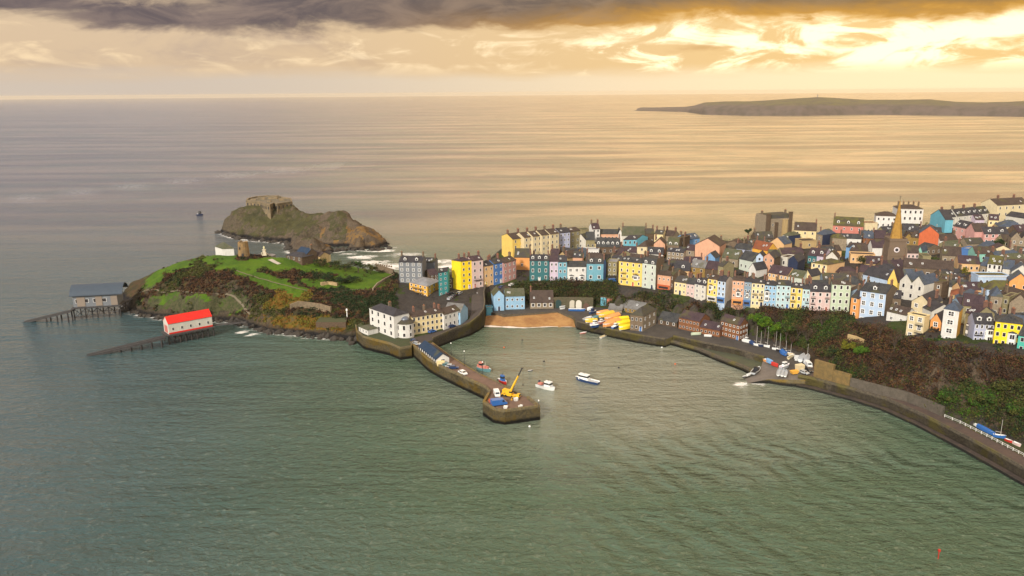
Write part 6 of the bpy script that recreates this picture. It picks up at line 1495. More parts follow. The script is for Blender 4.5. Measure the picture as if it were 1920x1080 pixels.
# fill the look of the sea-front hotel: the round fronted wing with its dome
def hotel_wing():
    z = 5.2; A = G(742, 638, z); B = G(773, 636, z); c = (A+B)/2+Vector((0, 5.5, 0)); r_ = (B-A).length/2+.3; h_ = zat(c+Vector((0,-r_,0)), 608)-z
    o = empty('hotel_wing', (c.x, c.y, z), label='round fronted white hotel wing with a mossy roof and glass dome', cat='hotel')
    n = 16; th = [2*math.pi*(i+.5)/n for i in range(n)]; q = MB()
    pts = [(r_*math.cos(t), r_*math.sin(t)*.95) for t in th]
    q.poly([(x, y, -3) for x, y in pts]+[(x, y, h_) for x, y in pts], [(i, (i+1) % n, n+(i+1) % n, n+i) for i in range(n)]+[tuple(range(n, 2*n))]); q.build('wall', wallmat('white'), o)
    q = MB(); q.poly([(x*1.1, y*1.1, h_+.02) for x, y in pts]+[(x*.45, y*.45, h_+1.5) for x, y in pts]+[(x*1.1, y*1.1, h_-.15) for x, y in pts], [(i, (i+1) % n, n+(i+1) % n, n+i) for i in range(n)]+[tuple(range(n, 2*n))]+[(2*n+i, 2*n+(i+1) % n, (i+1) % n, i) for i in range(n)]+[tuple(range(2*n, 3*n))[::-1]])
    q.build('roof', roofmat('mossy'), o)
    q = MB(); rows = 4; ps = []
    for k in range(rows+1):
        a_ = k/rows*math.pi/2; rr = r_*.5*math.cos(a_)+.02; ps += [(rr*math.cos(t), rr*math.sin(t), h_+1.4+r_*.32*math.sin(a_)) for t in th]
    q.poly(ps, [(k*n+i, k*n+(i+1) % n, (k+1)*n+(i+1) % n, (k+1)*n+i) for k in range(rows) for i in range(n)], 0, True); q.build('dome', mat('leaded_dome', (0.10,0.115,0.15), .35, spec=.6), o)
    for k in range(n):
        mx = (pts[k][0]+pts[(k+1) % n][0])/2; my = (pts[k][1]+pts[(k+1) % n][1])/2
        if my > 1: continue
        ang = math.atan2(my, mx)
        for zf, hh_ in ((.56, 2.5), (.12, 1.8)):
            if k % 2: w_ = link('window', WIN['d'], o); w_.location = (mx*1.005, my*1.005, h_*zf); w_.rotation_euler = (0, 0, ang+math.pi/2); w_.scale = (1.3, 1, hh_)
hotel_wing()
def turrets():
    for hh in HOUSES:
        if hh['o'].name != 'tower_house': continue
        W_, d_, h_ = hh['W']/2, hh['dep'], hh['h']; st = wallmat('brownstone')
        for x, y, w_, z_ in ((-W_+.9,-.4,2.6,h_+3.2), (W_-.8,.2,2.4,h_+3.6), (-W_*.25,-.5,1.6,h_*.8), (W_*.45,-.35,3.6,h_*.92)):
            q = MB(); q.box((x,y,-2),(w_,1.6,z_+2),top=.96); q.box((x,y,z_),(w_*1.1,1.8,.4)); q.build('turret', st if w_ < 3 else wallmat('sandy'), hh['o'])
turrets()
# church tower and spire
def church():
    b = on_ray(1673, 512, 0); z0 = b.z; o = empty('church_tower', (b.x, b.y, z0), R(-8), label='stone church tower with a tall golden brown spire', cat='church tower')
    k_ = proj(b)[2]; w_ = 31*k_/F; zt = zat(b, 449)-z0; zs = zat(b, 374)-z0
    st = mat('church_stone', (0.17,0.115,0.075), .9, scale=.8, col2=(0.15,0.11,0.08), bump=.5, streak=.35)
    q = MB(); q.box((0,0,-6),(w_,w_,zt+6),top=.97); q.box((0,0,zt*.55),(w_*1.03,w_*1.03,.35)); q.box((0,0,zt-.3),(w_*1.04,w_*1.04,.5)); q.build('wall', st, o)
    q = MB()
    for s in (-1, 1):
        for t in (-1, 1): q.box((s*w_*.49, t*w_*.49, -6), (1.2, 1.2, zt*.8+6), top=.7)
    q.build('buttress', st, o)
    q = MB(); 
    for s in (-1, 1): q.box((0, s*w_*.49, zt), (w_, .5, 1.2)); q.box((s*w_*.49, 0, zt), (.5, w_, 1.2))
    q.build('parapet', st, o)
    n = 8; r_ = w_*.35; q = MB(); ps = [(r_*math.cos(2*math.pi*(i+.5)/n), r_*math.sin(2*math.pi*(i+.5)/n), zt) for i in range(n)]
    ps2 = [(p[0]*.5, p[1]*.5, zt+(zs-zt)*.5) for p in ps]
    q.poly(ps+ps2+[(0, 0, zs)], [(i, (i+1) % n, n+(i+1) % n, n+i) for i in range(n)]+[(n+i, n+(i+1) % n, 2*n) for i in range(n)])
    q.build('spire', mat('spire_stone', (0.40,0.22,0.045), .85, scale=.6, col2=(0.27,0.15,0.035), streak=.3), o)
    q = MB(); q.bar((0,0,zs-.3),(0,0,zs+2.0),.1,n=5); q.beam((-.6,0,zs+1.5),(.6,0,zs+1.5),.12,.12); q.build('weathervane', M_DARK, o)
    q = MB(); q.bar((-.5,-w_*.5-.02,zt*.74),(-.5,-w_*.5-.16,zt*.74),1.45,n=20); q.build('clock_rim', mat('clock_white', (0.62,0.55,0.55), .6), o)
    q = MB(); q.bar((-.5,-w_*.5-.15,zt*.74),(-.5,-w_*.5-.20,zt*.74),.85,n=16); q.build('clock_face', M_DARK, o)
    for x in (-w_*.2, w_*.2):
        q = MB(); q.box((x,-w_*.49,zt*.36),(.7,.3,2.6)); q.build('window', M_DARK, o)
church()
# arches in the bank behind the beach
def arches():
    line = PL((1036,577,4),(1060,577,4),(1090,577.5,4),(1112,578,4))
    o = empty('arched_wall', line[0], label='stone retaining wall with store arches behind the beach', cat='wall')
    M0 = Matrix.Translation(-line[0])
    w_ = wall_strip('wall', line, 3.0, 5.4, 2, mat('arch_stone', (0.11,0.085,0.06), .9, scale=.8, col2=(0.06,0.065,0.03), bump=.6), None, side=1); w_.parent = o; w_.matrix_parent_inverse = M0
    for k, (x, y0, c, hgt_) in enumerate(((1047,577,(0.02,0.05,0.05),4.6),(1059.5,576.5,(0.55,0.42,0.32),3.6),(1073,577,(0.50,0.45,0.36),4.4),(1085,577.5,(0.62,0.58,0.50),4.5),(1099,578,(0.12,0.07,0.05),3.0))):
        p = G(x, y0, 4)-line[0]; q = MB(); n = 8; r_ = 1.55
        ring = [(r_*math.cos(math.pi*i/n), hgt_-r_+r_*math.sin(math.pi*i/n)) for i in range(n+1)]
        pr_ = [(-r_, 0)]+[(r_, 0)]+ring
        pr_ = [(r_, 0)]+ring+[(-r_, 0)]
        m_ = len(pr_); q.poly([(a, -.35, b) for a, b in pr_]+[(a, .2, b) for a, b in pr_], [tuple(range(m_))[::-1]]+[(i, (i+1) % m_, m_+(i+1) % m_, m_+i) for i in range(m_)])
        ao = q.build('arch_door', mat('arch_door_%d' % k, c, .7), o); ao.location = p
    return o
arches()
for lb, x0, x1, y0, y1, c in (('turquoise blue painted double door in the bank right of the arches', 1126,1136.5, 558,575, 'turquoise'), ('bright red pink painted board leaning by the blue door', 1137.5,1148, 560,576, 'coral')):
    A = G(x0, y1, 4); B = G(x1, y1+.5, 4); hh_ = zat((A+B)/2, y0)-4
    o = empty('store_door', (A+B)/2, math.atan2((B-A).y, (B-A).x), label=lb, cat='door'); W_ = (B-A).length
    q = MB(); q.box((-W_/4,0,0),(W_/2-.08,.3,hh_)); q.build('leaf', wallmat(c), o); q = MB(); q.box((W_/4,0,0),(W_/2-.08,.3,hh_)); q.build('leaf', wallmat(c), o)
    q = MB(); q.box((0,.3,hh_),(W_+.4,.5,.4)); q.build('lintel', wallmat('stone'), o)
# retaining wall on the right slope
ow_ = wall_strip('retaining_wall', PL((1525,705,4),(1540,710,4),(1560,716,4)), 1.5, 7.2, 2, mat('ochre_stone', (0.22,0.14,0.05), .9, scale=.7, col2=(0.12,0.09,0.04), bump=.7), side=1); tag(ow_, 'high ochre stone retaining wall behind the end of the boat park', 'wall')
lw2_ = wall_strip('retaining_wall', PL((1560.5,716,4),(1575,720,4),(1592,725,4)), 1.4, 5.0, 2, mat('ochre_stone', (0,0,0)), side=1); tag(lw2_, 'lower mossy stretch of the ochre stone retaining wall', 'wall')
lw_ = wall_strip('retaining_wall', PL((1593,725,4),(1650,740,4),(1700,753,4),(1740,769,4),(1765,780,4)), 1.2, 3.6, 2, mat('grey_stone', (0.12,0.10,0.08), .9, scale=.7, col2=(0.075,0.065,0.05), bump=.7), side=1); tag(lw_, 'long low grey stone wall at the foot of the brown cliff', 'wall')
gw_ = wall_strip('garden_wall', PL((1868,667,24.2),(1890,672,24.6),(1920,679,25),(1960,688,25)), .8, 1.6, 20, wallmat('brownstone'), side=1); tag(gw_, 'stone garden wall in front of the bright yellow house', 'wall')
tw_ = wall_strip('terrace_wall', ground_line([(990,534),(1040,533),(1090,533),(1135,535)]), .6, 1.0, None, wallmat('stone'), side=1); tag(tw_, 'low street wall above the bank in front of the coloured row', 'wall')
rv_ = wall_strip('ruined_wall', ground_line([(1588,640),(1602,644),(1616,650)]), 1.0, 3.2, None, wallmat('sandy'), side=1); tag(rv_, 'ruined ochre wall with openings on the wooded slope', 'wall')
# ------------------------------------------------------------------ cars, boats, crane, lamps
CARC = dict(white=(0.72,0.72,0.70), silver=(0.38,0.40,0.42), black=(0.02,0.02,0.025), navy=(0.02,0.05,0.14), blue=(0.03,0.12,0.36), red=(0.45,0.03,0.02), grey=(0.12,0.125,0.13), teal=(0.10,0.22,0.24), yellow=(0.70,0.45,0.05))
def carpaint(c): return mat('car_'+c, CARC[c], .3, var=.1, spec=.6)
M_TYRE = mat('tyre', (0.02,0.02,0.02), .85); M_CGLASS = mat('car_glass', (0.02,0.025,0.03), .08, spec=.8); M_LAMPR = mat('tail_lamp', (0.35,0.01,0.01), .3); M_LAMPW = mat('head_lamp', (0.6,0.6,0.58), .2)
_wheel = MB(); _wheel.bar((0,-.12,0),(0,.12,0),.33,n=12); WHEEL = _wheel.mesh('wheel'); WHEEL.materials.append(M_TYRE)
CARM = {}
def car_meshes(col, van):
    if (col, van) in CARM: return CARM[(col, van)]
    w_ = .88 if not van else .98
    prof = [(-2.1,.32),(2.12,.32),(2.18,.72),(1.25,.93),(.55,1.42),(-1.3,1.46),(-2.05,1.02),(-2.15,.7)] if not van else [(-2.4,.35),(2.45,.35),(2.5,.9),(1.9,1.15),(1.4,2.0),(-2.3,2.05),(-2.42,1.1)]
    q = MB(); n = len(prof); 
    def yw(z): return w_*(1-.14*max(0, z-.9)) if not van else w_
    q.poly([(x, -yw(z), z) for x, z in prof]+[(x, yw(z), z) for x, z in prof], [tuple(range(n)), tuple(range(2*n-1, n-1, -1))]+[(i, n+i, n+(i+1) % n, (i+1) % n) for i in range(n)])
    body = q.mesh('body'); body.materials.append(carpaint(col))
    g = MB()
    if van:
        for s in (-1, 1): g.poly([(.9,s*.99,1.2),(1.75,s*.99,1.2),(1.4,s*.99,1.8),(.9,s*.99,1.8)], [(0,1,2,3) if s < 0 else (3,2,1,0)])
        g.poly([(1.92,-.8,1.2),(1.92,.8,1.2),(1.46,.75,1.9),(1.46,-.75,1.9)], [(0,1,2,3)])
    else:
        for s in (-1, 1): g.poly([(-1.75,s*.885,1.0),(1.0,s*.885,.98),(.5,s*.83,1.36),(-1.25,s*.83,1.4)], [(0,1,2,3) if s < 0 else (3,2,1,0)])
        g.poly([(1.22,-.75,.97),(1.22,.75,.97),(.6,.68,1.40),(.6,-.68,1.40)], [(0,1,2,3)]); g.poly([(-2.03,.75,1.06),(-2.03,-.75,1.06),(-1.36,-.68,1.45),(-1.36,.68,1.45)], [(0,1,2,3)])
    gl = g.mesh('windows'); gl.materials.append(M_CGLASS)
    CARM[(col, van)] = (body, gl); return CARM[(col, van)]
_hl = MB(); _hl.box((0,0,0),(.08,.35,.18)); HLM = _hl.mesh('headlight'); HLM.materials.append(M_LAMPW)
_tl = MB(); _tl.box((0,0,0),(.08,.3,.2)); TLM = _tl.mesh('tail_light'); TLM.materials.append(M_LAMPR)
def car(label, rear, front, z, col, van=False, group='parked cars', sc=1.0):
    a = G(*rear, z); b = G(*front, z); c = (a+b)/2; ang = math.atan2((b-a).y, (b-a).x)
    if z is None: pass
    o = empty('parked_van' if van else 'parked_car', c, ang, label=label, cat='van' if van else 'car', group=group); o.scale = (sc, sc, sc)
    body, gl = car_meshes(col, van); link('body', body, o); link('windows', gl, o)
    L = 1.35 if not van else 1.55
    for x in (-L, L):
        for y in (-.8, .8): q = link('wheel', WHEEL, o); q.location = (x, y, .33)
    for y in (-.62, .62):
        q = link('headlight', HLM, o); q.location = ((2.13 if not van else 2.46), y, .6); q = link('tail_light', TLM, o); q.location = ((-2.13 if not van else -2.42), y, .72)
    return o
def gcar(label, rear, front, col, van=False, **k):
    a = on_ray(*rear, 0); return car(label, rear, front, a.z+.05, col, van, **k)
car('dark blue car parked at the landward end of the pier', (772,639),(779,644), 5.05, 'navy')
car('silver car beside the dark blue one at the top of the pier', (776,646),(786,647), 5.05, 'silver')
car('light teal car nearest the gable of the long white pier building', (832,686.5),(843,686), 5.05, 'teal')
car('silver car between the teal and navy cars on the pier', (839,688.5),(850,689), 5.05, 'silver')
car('navy car with a pale bonnet in the group on the pier', (845,691.5),(856,691), 5.05, 'navy')
car('white car parked alone in the middle of the pier', (863,699),(873,704), 5.05, 'white', sc=1.1)
car('white van behind the pier crane', (929,736),(934,747), 5.05, 'white', van=True)
car('long deep blue van at the corner of the pier head', (924,761),(946,758), 5.05, 'blue', van=True, sc=1.25)
car('bright blue car in front of the cream terrace', (806,624.5),(815,622), 5.35, 'blue')
car('dark blue car in front of the white cottages', (842,614.5),(852,612), 5.6, 'navy')
gcar('silver car at the kerb nearest the pale blue gable end', (841,563),(846,560), 'silver')
gcar('grey car second in the line on the square', (847,559),(852,556), 'grey')
gcar('black car third in the line on the square', (853,555.5),(858,553), 'black')
gcar('silver blue car last in the line on the square', (859,552.5),(864,550), 'silver')
gcar('dark car beside the line of cars near the teal house', (841,553),(848,551), 'black')
gcar('silver car left of the little yellow kiosk', (893,556),(893,551), 'silver')
gcar('white car on the ramp below the little yellow kiosk', (892,566),(899,569), 'white')
gcar('blue van parked in the gap beside the beige house', (1145,529),(1153,528), 'blue', van=True)
gcar('white car on the rising street by the pink house', (958,536),(962,535), 'white')
gcar('navy car on the rising street below the blue house', (938,541),(944,539), 'navy')
H('tiny yellow gabled kiosk with a pink roof on the ramp', 899,908,551,551,h=2.6,win=(1,1),wall='paleyellow',roof='f',rh=1.8,rf='tile',chim='',dep=5,name='kiosk',cat='kiosk',found=1)

def hull_mesh(L, Bm, Hh, full=.9, stern=.8):
    """hull along +x, waterline at z=0"""
    n = 9; rows = []
    for i in range(n):
        t = i/(n-1); x = -L/2+L*t
        wd = Bm/2*(stern+(1-stern)*min(1, t*3)) if t < .4 else Bm/2*max(0.0, 1-((t-.4)/.6)**2.4)
        sh_ = Hh*(1+.35*max(0, t-.35)**1.5*1.6)
        xb = x-(L*.06 if i == n-1 else 0)
        rows.append([(xb, 0, -.35),(xb, -wd*.7, -.1),(x, -wd, sh_),(x, -max(0, wd-.12), sh_),(x, -max(0, wd-.14), sh_-.35),(x, max(0, wd-.14), sh_-.35),(x, max(0, wd-.12), sh_),(x, wd, sh_),(xb, wd*.7, -.1)])
    q = MB(); m_ = 9; ps = [p for r_ in rows for p in r_]
    for i in range(n-1):
        for k in range(m_):
            a, b = i*m_+k, i*m_+(k+1) % m_; mi = 1 if k == 4 else (2 if k in (2, 3, 5, 6) else 0)
            q.poly(ps, [(a, a+m_, b+m_, b)], mi, False)
    q.poly(rows[0], [tuple(range(m_))]); 
    # weld by rebuilding unique vertices is unnecessary at this size
    return q
def boat(label, stern, bow, z, hull='white', deckc='white', beam=.33, cabin=None, cover=None, mast=0, group=None, name='boat', wheelhouse='white', Hh=None, extra=None, bott=None):
    a = G(*stern, z); b = G(*bow, z); c = (a+b)/2; L = (b-a).length; ang = math.atan2((b-a).y, (b-a).x)
    o = empty(name, c+Vector((0, 0, .0)), ang, label=label, cat='boat', group=group)
    Bm = L*beam; Hh = Hh or max(.5, L*.11)
    hm = mat('hull_'+hull, CARC.get(hull) or PAINT.get(hull, (0.5,0.5,0.5)), .45, var=.2); dm = mat('boat_deck_'+deckc, CARC.get(deckc) or PAINT.get(deckc, (0.4,0.4,0.4)), .6, var=.2)
    hull_mesh(L, Bm, Hh).build('hull', [hm, dm, M_FRAME if hull != 'white' else dm], o)
    if cabin:
        cx, cl, ch = cabin; q = MB(); wm_ = mat('boat_deck_'+wheelhouse, CARC.get(wheelhouse) or PAINT.get(wheelhouse, (0.5,0.5,0.5)), .5)
        q.box((L*cx, 0, Hh-.4), (L*cl, Bm*.62, ch+.4), 0, top=.88); q.box((L*cx, 0, Hh+ch), (L*cl*1.0, Bm*.62, .12), 0); q.build('cabin', wm_, o)
        g = MB(); g.box((L*cx, 0, Hh+ch*.45), (L*cl*.95, Bm*.60, ch*.36), 0, top=.95); g.build('cabin_windows', M_CGLASS, o).scale = (1.0, 1.02, 1)
        q = MB(); q.bar((L*cx, 0, Hh+ch), (L*cx, 0, Hh+ch+1.4), .05, n=4); q.beam((L*cx, -.5, Hh+ch+1), (L*cx, .5, Hh+ch+1), .06, .06); q.build('aerial', M_STEELD, o)
    if cover:
        cm = mat('tarp_'+cover, CARC.get(cover) or PAINT.get(cover), .6, var=.25, scale=1.0, bump=.4); q = MB(); ps = []; n = 8
        for i in range(n):
            t = i/(n-1); x = -L*.49+L*.97*t; wd = Bm/2*1.06*((.82+.18*min(1, t*3)) if t < .4 else max(0.03, 1-((t-.4)/.6)**2.4)); zt = Hh+Bm*.36*(1-.5*abs(t-.35))
            ps += [(x, -wd*1.04, Hh*.12), (x, -wd*.95, Hh+.15), (x, 0, zt), (x, wd*.95, Hh+.15), (x, wd*1.04, Hh*.12)]
        q.poly(ps, [(i*5+k, (i+1)*5+k, (i+1)*5+k+1, i*5+k+1) for i in range(n-1) for k in range(4)]+[(0,1,2,3,4), tuple(range(n*5-5, n*5))[::-1]]); q.build('cover', cm, o)
    if mast:
        q = MB(); q.bar((L*.06, 0, Hh*.5), (L*.06, 0, mast), .09, n=6, r2=.05); q.beam((L*.06, 0, Hh+1.0), (-L*.38, 0, Hh+1.1), .1, .1); q.build('mast', mat('mast_alloy', (0.5,0.47,0.42), .4), o)
        q = MB(); q.bar((L*.06,0,mast*.95),(L*.48,0,Hh),.02,n=3); q.bar((L*.06,0,mast*.95),(-L*.48,0,Hh),.02,n=3); q.build('rigging', M_STEELD, o)
    if extra:
        for (x, y, zz, sx, sy, sz, cc) in extra:
            q = MB(); q.box((L*x, Bm*y, Hh+zz), (sx, sy, sz), top=.9); q.build('gear', mat('gear_'+cc, CARC.get(cc) or PAINT.get(cc), .6), o)
    return o
boat('dark hulled fishing boat heaped with red gear beside the pier', (896,692),(921,698), 0, hull='teal', deckc='grey', beam=.34, cabin=(-.25,.24,2.3), wheelhouse='coral', Hh=1.3, mast=4.5, name='fishing_boat', extra=[(.02,0,0,1.6,1.5,1.0,'coral'),(.18,.1,0,1.3,1.3,.8,'coral'),(-.42,0,0,.8,1.8,1.2,'coral')])
boat('white twin hulled boat with a red lower hull in mid harbour', (1007,724),(1041,733), 0, hull='white', deckc='silver', beam=.36, cabin=(.12,.34,1.9), Hh=1.3, name='motor_boat', extra=[(-.3,0,0,2.0,1.6,.7,'coral'),(-.42,.2,0,.7,.7,1.3,'slatewall')])
boat('navy hulled cruiser with a white cabin right of the twin hulled boat', (1122,721),(1079,711), 0, hull='navy', deckc='silver', beam=.30, cabin=(.12,.42,1.9), Hh=1.2, name='motor_boat')
boat('small pink red dinghy floating by the quay of yellow boats', (1088,626),(1100,624), 0, hull='coral', deckc='red', beam=.4, name='dinghy')
boat('slender white tender floating off the quay', (1126,634),(1138,629.5), 0, hull='white', deckc='cream', beam=.36, name='dinghy')
boat('tiny dark boat far out at sea left of the rocky island', (369,404),(381,404), 0, hull='slatewall', deckc='grey', beam=.4, cabin=(0,.4,2.6), wheelhouse='black', Hh=1.6, name='fishing_boat')
boat('red and blue work boat moored against the pier by the crane', (938,715),(950,722), 0, hull='red', deckc='blue', beam=.4, cabin=(-.15,.4,2.0), wheelhouse='blue', Hh=1.2, name='work_boat')
boat('small black dinghy moored behind the work boat', (933,711),(942,714), 0, hull='black', deckc='grey', beam=.45, name='dinghy')
boat('low dark skiff afloat between the pier and the twin hulled boat', (990,696),(999,695), 0, hull='slatewall', deckc='brownstone', beam=.25, Hh=.35, name='dinghy')
# the yard on the quay: covered boats
YB = [((1120,604),(1097,604.5),'yellow','white'), ((1150,590),(1122,596),'yellow','orange'), ((1160,594),(1133,602),'orange','orange'), ((1178,600),(1150,603),'brightyellow','brightyellow'), ((1180,607),(1152,612),'brightyellow','brightyellow'),
      ((1160,604),(1130,614),'orange','orange'), ((1182,614.5),(1160,619),'brightyellow','brightyellow'), ((1140,587.5),(1118,591),'orange','yellow')]
YL = ['yellow covered boat at the left corner of the quay yard', 'amber covered boat at the back of the quay yard', 'long orange covered boat in the middle of the yard', 'lemon yellow covered boat by the stone warehouse', 'second lemon yellow covered boat, nearer the water',
      'orange covered boat at the front edge of the yard', 'lemon yellow covered boat at the front right of the yard', 'small amber covered boat behind the others']
for (s_, b_, c_, c2_), lb in zip(YB, YL): boat(lb, s_, b_, 4.3, hull='white', cover=c_, beam=.34, Hh=1.5, group='covered boats in the quay yard', name='covered_boat')
boat('white open boat with a blue hull among the covered boats', (1108,611),(1126,606), 4.3, hull='white', deckc='lilac', beam=.34, cabin=(-.1,.25,1.2), Hh=1.1, group='boats in the quay yard')
boat('navy hulled boat at the front edge of the quay yard', (1108,614),(1124,612.5), 4.2, hull='navy', deckc='white', beam=.33, Hh=1.2, group='boats in the quay yard')
boat('pink and white boat beside the orange covers', (1121,608),(1134,605), 4.3, hull='coral', deckc='white', beam=.35, cabin=(0,.3,1.1), Hh=1.1, group='boats in the quay yard')
boat('small teal topped boat at the back left of the yard', (1112,598),(1124,595), 4.2, hull='white', cover='teal', beam=.4, Hh=1.0, group='boats in the quay yard')
boat('blue and white boat squeezed between yellow covers', (1148,616),(1160,611), 4.2, hull='blue', deckc='white', beam=.36, cabin=(0,.3,1.0), Hh=1.0, group='boats in the quay yard')
boat('grey rib boat drawn up at the left corner of the yard', (1095,601),(1110,595), 4.1, hull='grey', deckc='silver', beam=.4, Hh=.7, group='boats in the quay yard')
boat('white yacht hull at the back of the beach yard', (1050,577),(1068,574), 4.2, hull='white', deckc='silver', beam=.3, cabin=(0,.3,.9), Hh=1.2, group='boats behind the beach')
boat('amber covered boat on the beach yard', (1079,576),(1103,575.5), 4.2, hull='white', cover='yellow', beam=.3, Hh=1.6, group='boats behind the beach', name='covered_boat')
boat('long royal blue boat below the amber cover', (1066,582),(1098,583), 4.1, hull='blue', deckc='navy', beam=.22, Hh=1.0, group='boats behind the beach')
boat('round white boat at the right of the beach yard', (1102,582),(1112,580), 4.1, hull='white', cover='white', beam=.5, Hh=1.2, group='boats behind the beach')
boat('white dinghy at the left of the beach yard', (1050,579.5),(1060,578.5), 4.1, hull='white', deckc='grey', beam=.4, Hh=.8, group='boats behind the beach', name='dinghy')
boat('dark blue work boat between beach and quay yard', (1106,588),(1118,585), 4.1, hull='navy', deckc='black', beam=.4, cabin=(-.1,.3,1.4), wheelhouse='navy', Hh=1.0, group='boats behind the beach')
boat('lime green boat in front of the two storey brick warehouse', (1296,628),(1315,627), 4.1, hull='palegreen', cover='palegreen', beam=.25, Hh=.8, group='boats along the quay road')
boat('white rowing boat beside the lime green one', (1320,630),(1335,631), 4.1, hull='white', deckc='white', beam=.3, Hh=.7, group='boats along the quay road', name='dinghy')
# masted boats in the boat park
MBS = [(1400,641,9,'white','first'),(1418,647,13,'white','second'),(1426,648.5,10,'slatewall','third'),(1438.5,650,14,'white','fourth'),(1454,655,12,'white','fifth'),(1461.5,658,12,'black','sixth'),(1473,661,8,'navy','seventh'),(1482,665,7,'cream','eighth')]
for x, y, mh, c_, w_ in MBS:
    boat(f'{c_ if c_ != "slatewall" else "dark"} hulled masted dinghy, {w_} from the brick warehouse along the boat park', (x-6, y-1.0), (x+5, y+1.5), 4.2, hull=c_, deckc='grey', beam=.34, Hh=.9, mast=mh*.72, group='masted boats along the boat park', name='sailing_boat')
boat('big white motor boat beside the end of the brick warehouse', (1392,639),(1407,643), 4.2, hull='white', deckc='white', beam=.36, cabin=(0,.3,1.1), Hh=1.1, group='boats in the boat park')
boat('navy covered dinghy near the masted boats', (1407,642),(1414,647), 4.2, hull='navy', cover='navy', beam=.5, Hh=.8, group='boats in the boat park')
boat('blue covered dinghy between the masts and the yellowish boat', (1466,660),(1474,668), 4.2, hull='navy', cover='blue', beam=.45, Hh=.9, group='boats in the boat park')
boat('yellowish open boat lying near the stack of white boats', (1478,673),(1489,667), 4.2, hull='cream', deckc='khaki', beam=.3, Hh=.8, group='boats in the boat park')
for k, (x, y, lb) in enumerate(((1494,668,'upper left white dinghy of the neat stack'),(1494,671.5,'middle left white dinghy of the neat stack'),(1495,675,'lower left white dinghy of the neat stack'))):
    boat(lb, (x-5, y), (x+5, y+1), 4.2+.0, hull='white', deckc='silver', beam=.34, Hh=.6, group='white dinghies in a row', name='dinghy')
boat('white motor boat standing upright by the gully mouth', (1500,678),(1507,668), 4.3, hull='white', cover='silver', beam=.30, Hh=1.3, group='boats in the boat park')
boat('tall white yacht with a short mast by the gully mouth', (1511,682),(1515,670), 4.3, hull='white', cover='silver', beam=.26, Hh=1.5, mast=7.5, group='boats in the boat park')
boat('orange red boat at the left of the bright heap on the slip', (1432,676),(1440,680), 4.2, hull='orange', deckc='white', beam=.45, Hh=1.0, group='boats at the top of the slip')
boat('bright blue covered boat in the middle of the heap on the slip', (1438,678),(1449,683), 4.2, hull='blue', cover='midblue', beam=.5, Hh=1.2, group='boats at the top of the slip')
boat('scarlet boat at the right of the heap on the slip', (1447,684),(1459,688), 4.2, hull='red', cover='red', beam=.42, Hh=1.1, group='boats at the top of the slip')
boat('pinkish white cabin boat beside the heap on the slip', (1463,692),(1480,687), 4.2, hull='silver', deckc='lilac', beam=.36, cabin=(-.05,.35,1.4), Hh=1.2, group='boats at the top of the slip')
boat('first upright white sailing dinghy by the slip', (1459,704),(1463,692), 4.1, hull='white', deckc='silver', beam=.22, Hh=.6, group='boats at the top of the slip', name='dinghy')
boat('second upright white sailing dinghy by the slip', (1466,705),(1469,693), 4.1, hull='white', deckc='silver', beam=.22, Hh=.6, group='boats at the top of the slip', name='dinghy')
boat('third white dinghy, nearest the ochre skip', (1472,706),(1474,695), 4.1, hull='white', deckc='silver', beam=.22, Hh=.6, group='boats at the top of the slip', name='dinghy')
boat('silver rib launch on the slip with its bow up the ramp', (1412,701),(1424,691), 1.9, hull='silver', deckc='black', beam=.36, Hh=.9, cabin=(-.1,.15,1.2), wheelhouse='black', name='launch')
boat('black inflatable at the water edge of the slip', (1394,708),(1408,704), .7, hull='black', deckc='grey', beam=.34, Hh=.5, name='inflatable_boat')
boat('small white dinghy at the water edge of the slip', (1401,704),(1412,700), 1.3, hull='white', deckc='white', beam=.3, Hh=.5, name='dinghy')
boat('tiny white boat afloat off the slip', (1395,721),(1401,720), 0, hull='white', deckc='white', beam=.4, Hh=.4, name='dinghy')
boat('royal blue hulled boat laid up by the promenade, under a tall mast', (1833,801),(1866,818), 4.5, hull='blue', cover='blue', beam=.2, Hh=1.0, group='boats laid up by the promenade')
boat('white hulled boat with a mast at the end of the royal blue one', (1862,818),(1886,822), 4.4, hull='blue', deckc='white', beam=.3, Hh=.9, mast=6.5, group='boats laid up by the promenade', name='sailing_boat')
boat('small red boat laid up by the promenade', (1884,825),(1899,831), 4.3, hull='red', deckc='coral', beam=.32, Hh=.7, group='boats laid up by the promenade')
boat('pale pink boat nearest the right edge by the promenade', (1899,831),(1914,838), 4.3, hull='palepink', deckc='white', beam=.34, Hh=.8, group='boats laid up by the promenade')
boat('white prow of a boat at the left end of the promenade boats', (1826,797),(1836,802), 4.3, hull='white', deckc='white', beam=.4, Hh=.8, group='boats laid up by the promenade')
car('white van parked at the end of the boat park', (1512,683),(1519,690), 4.0, 'white', van=True)
car('silver car beside the pale trailer tent on the quay end', (1503,699),(1512,702), 4.0, 'silver')
car('dark car in the shade at the end of the boat park', (1514,693),(1521,699), 4.0, 'black')
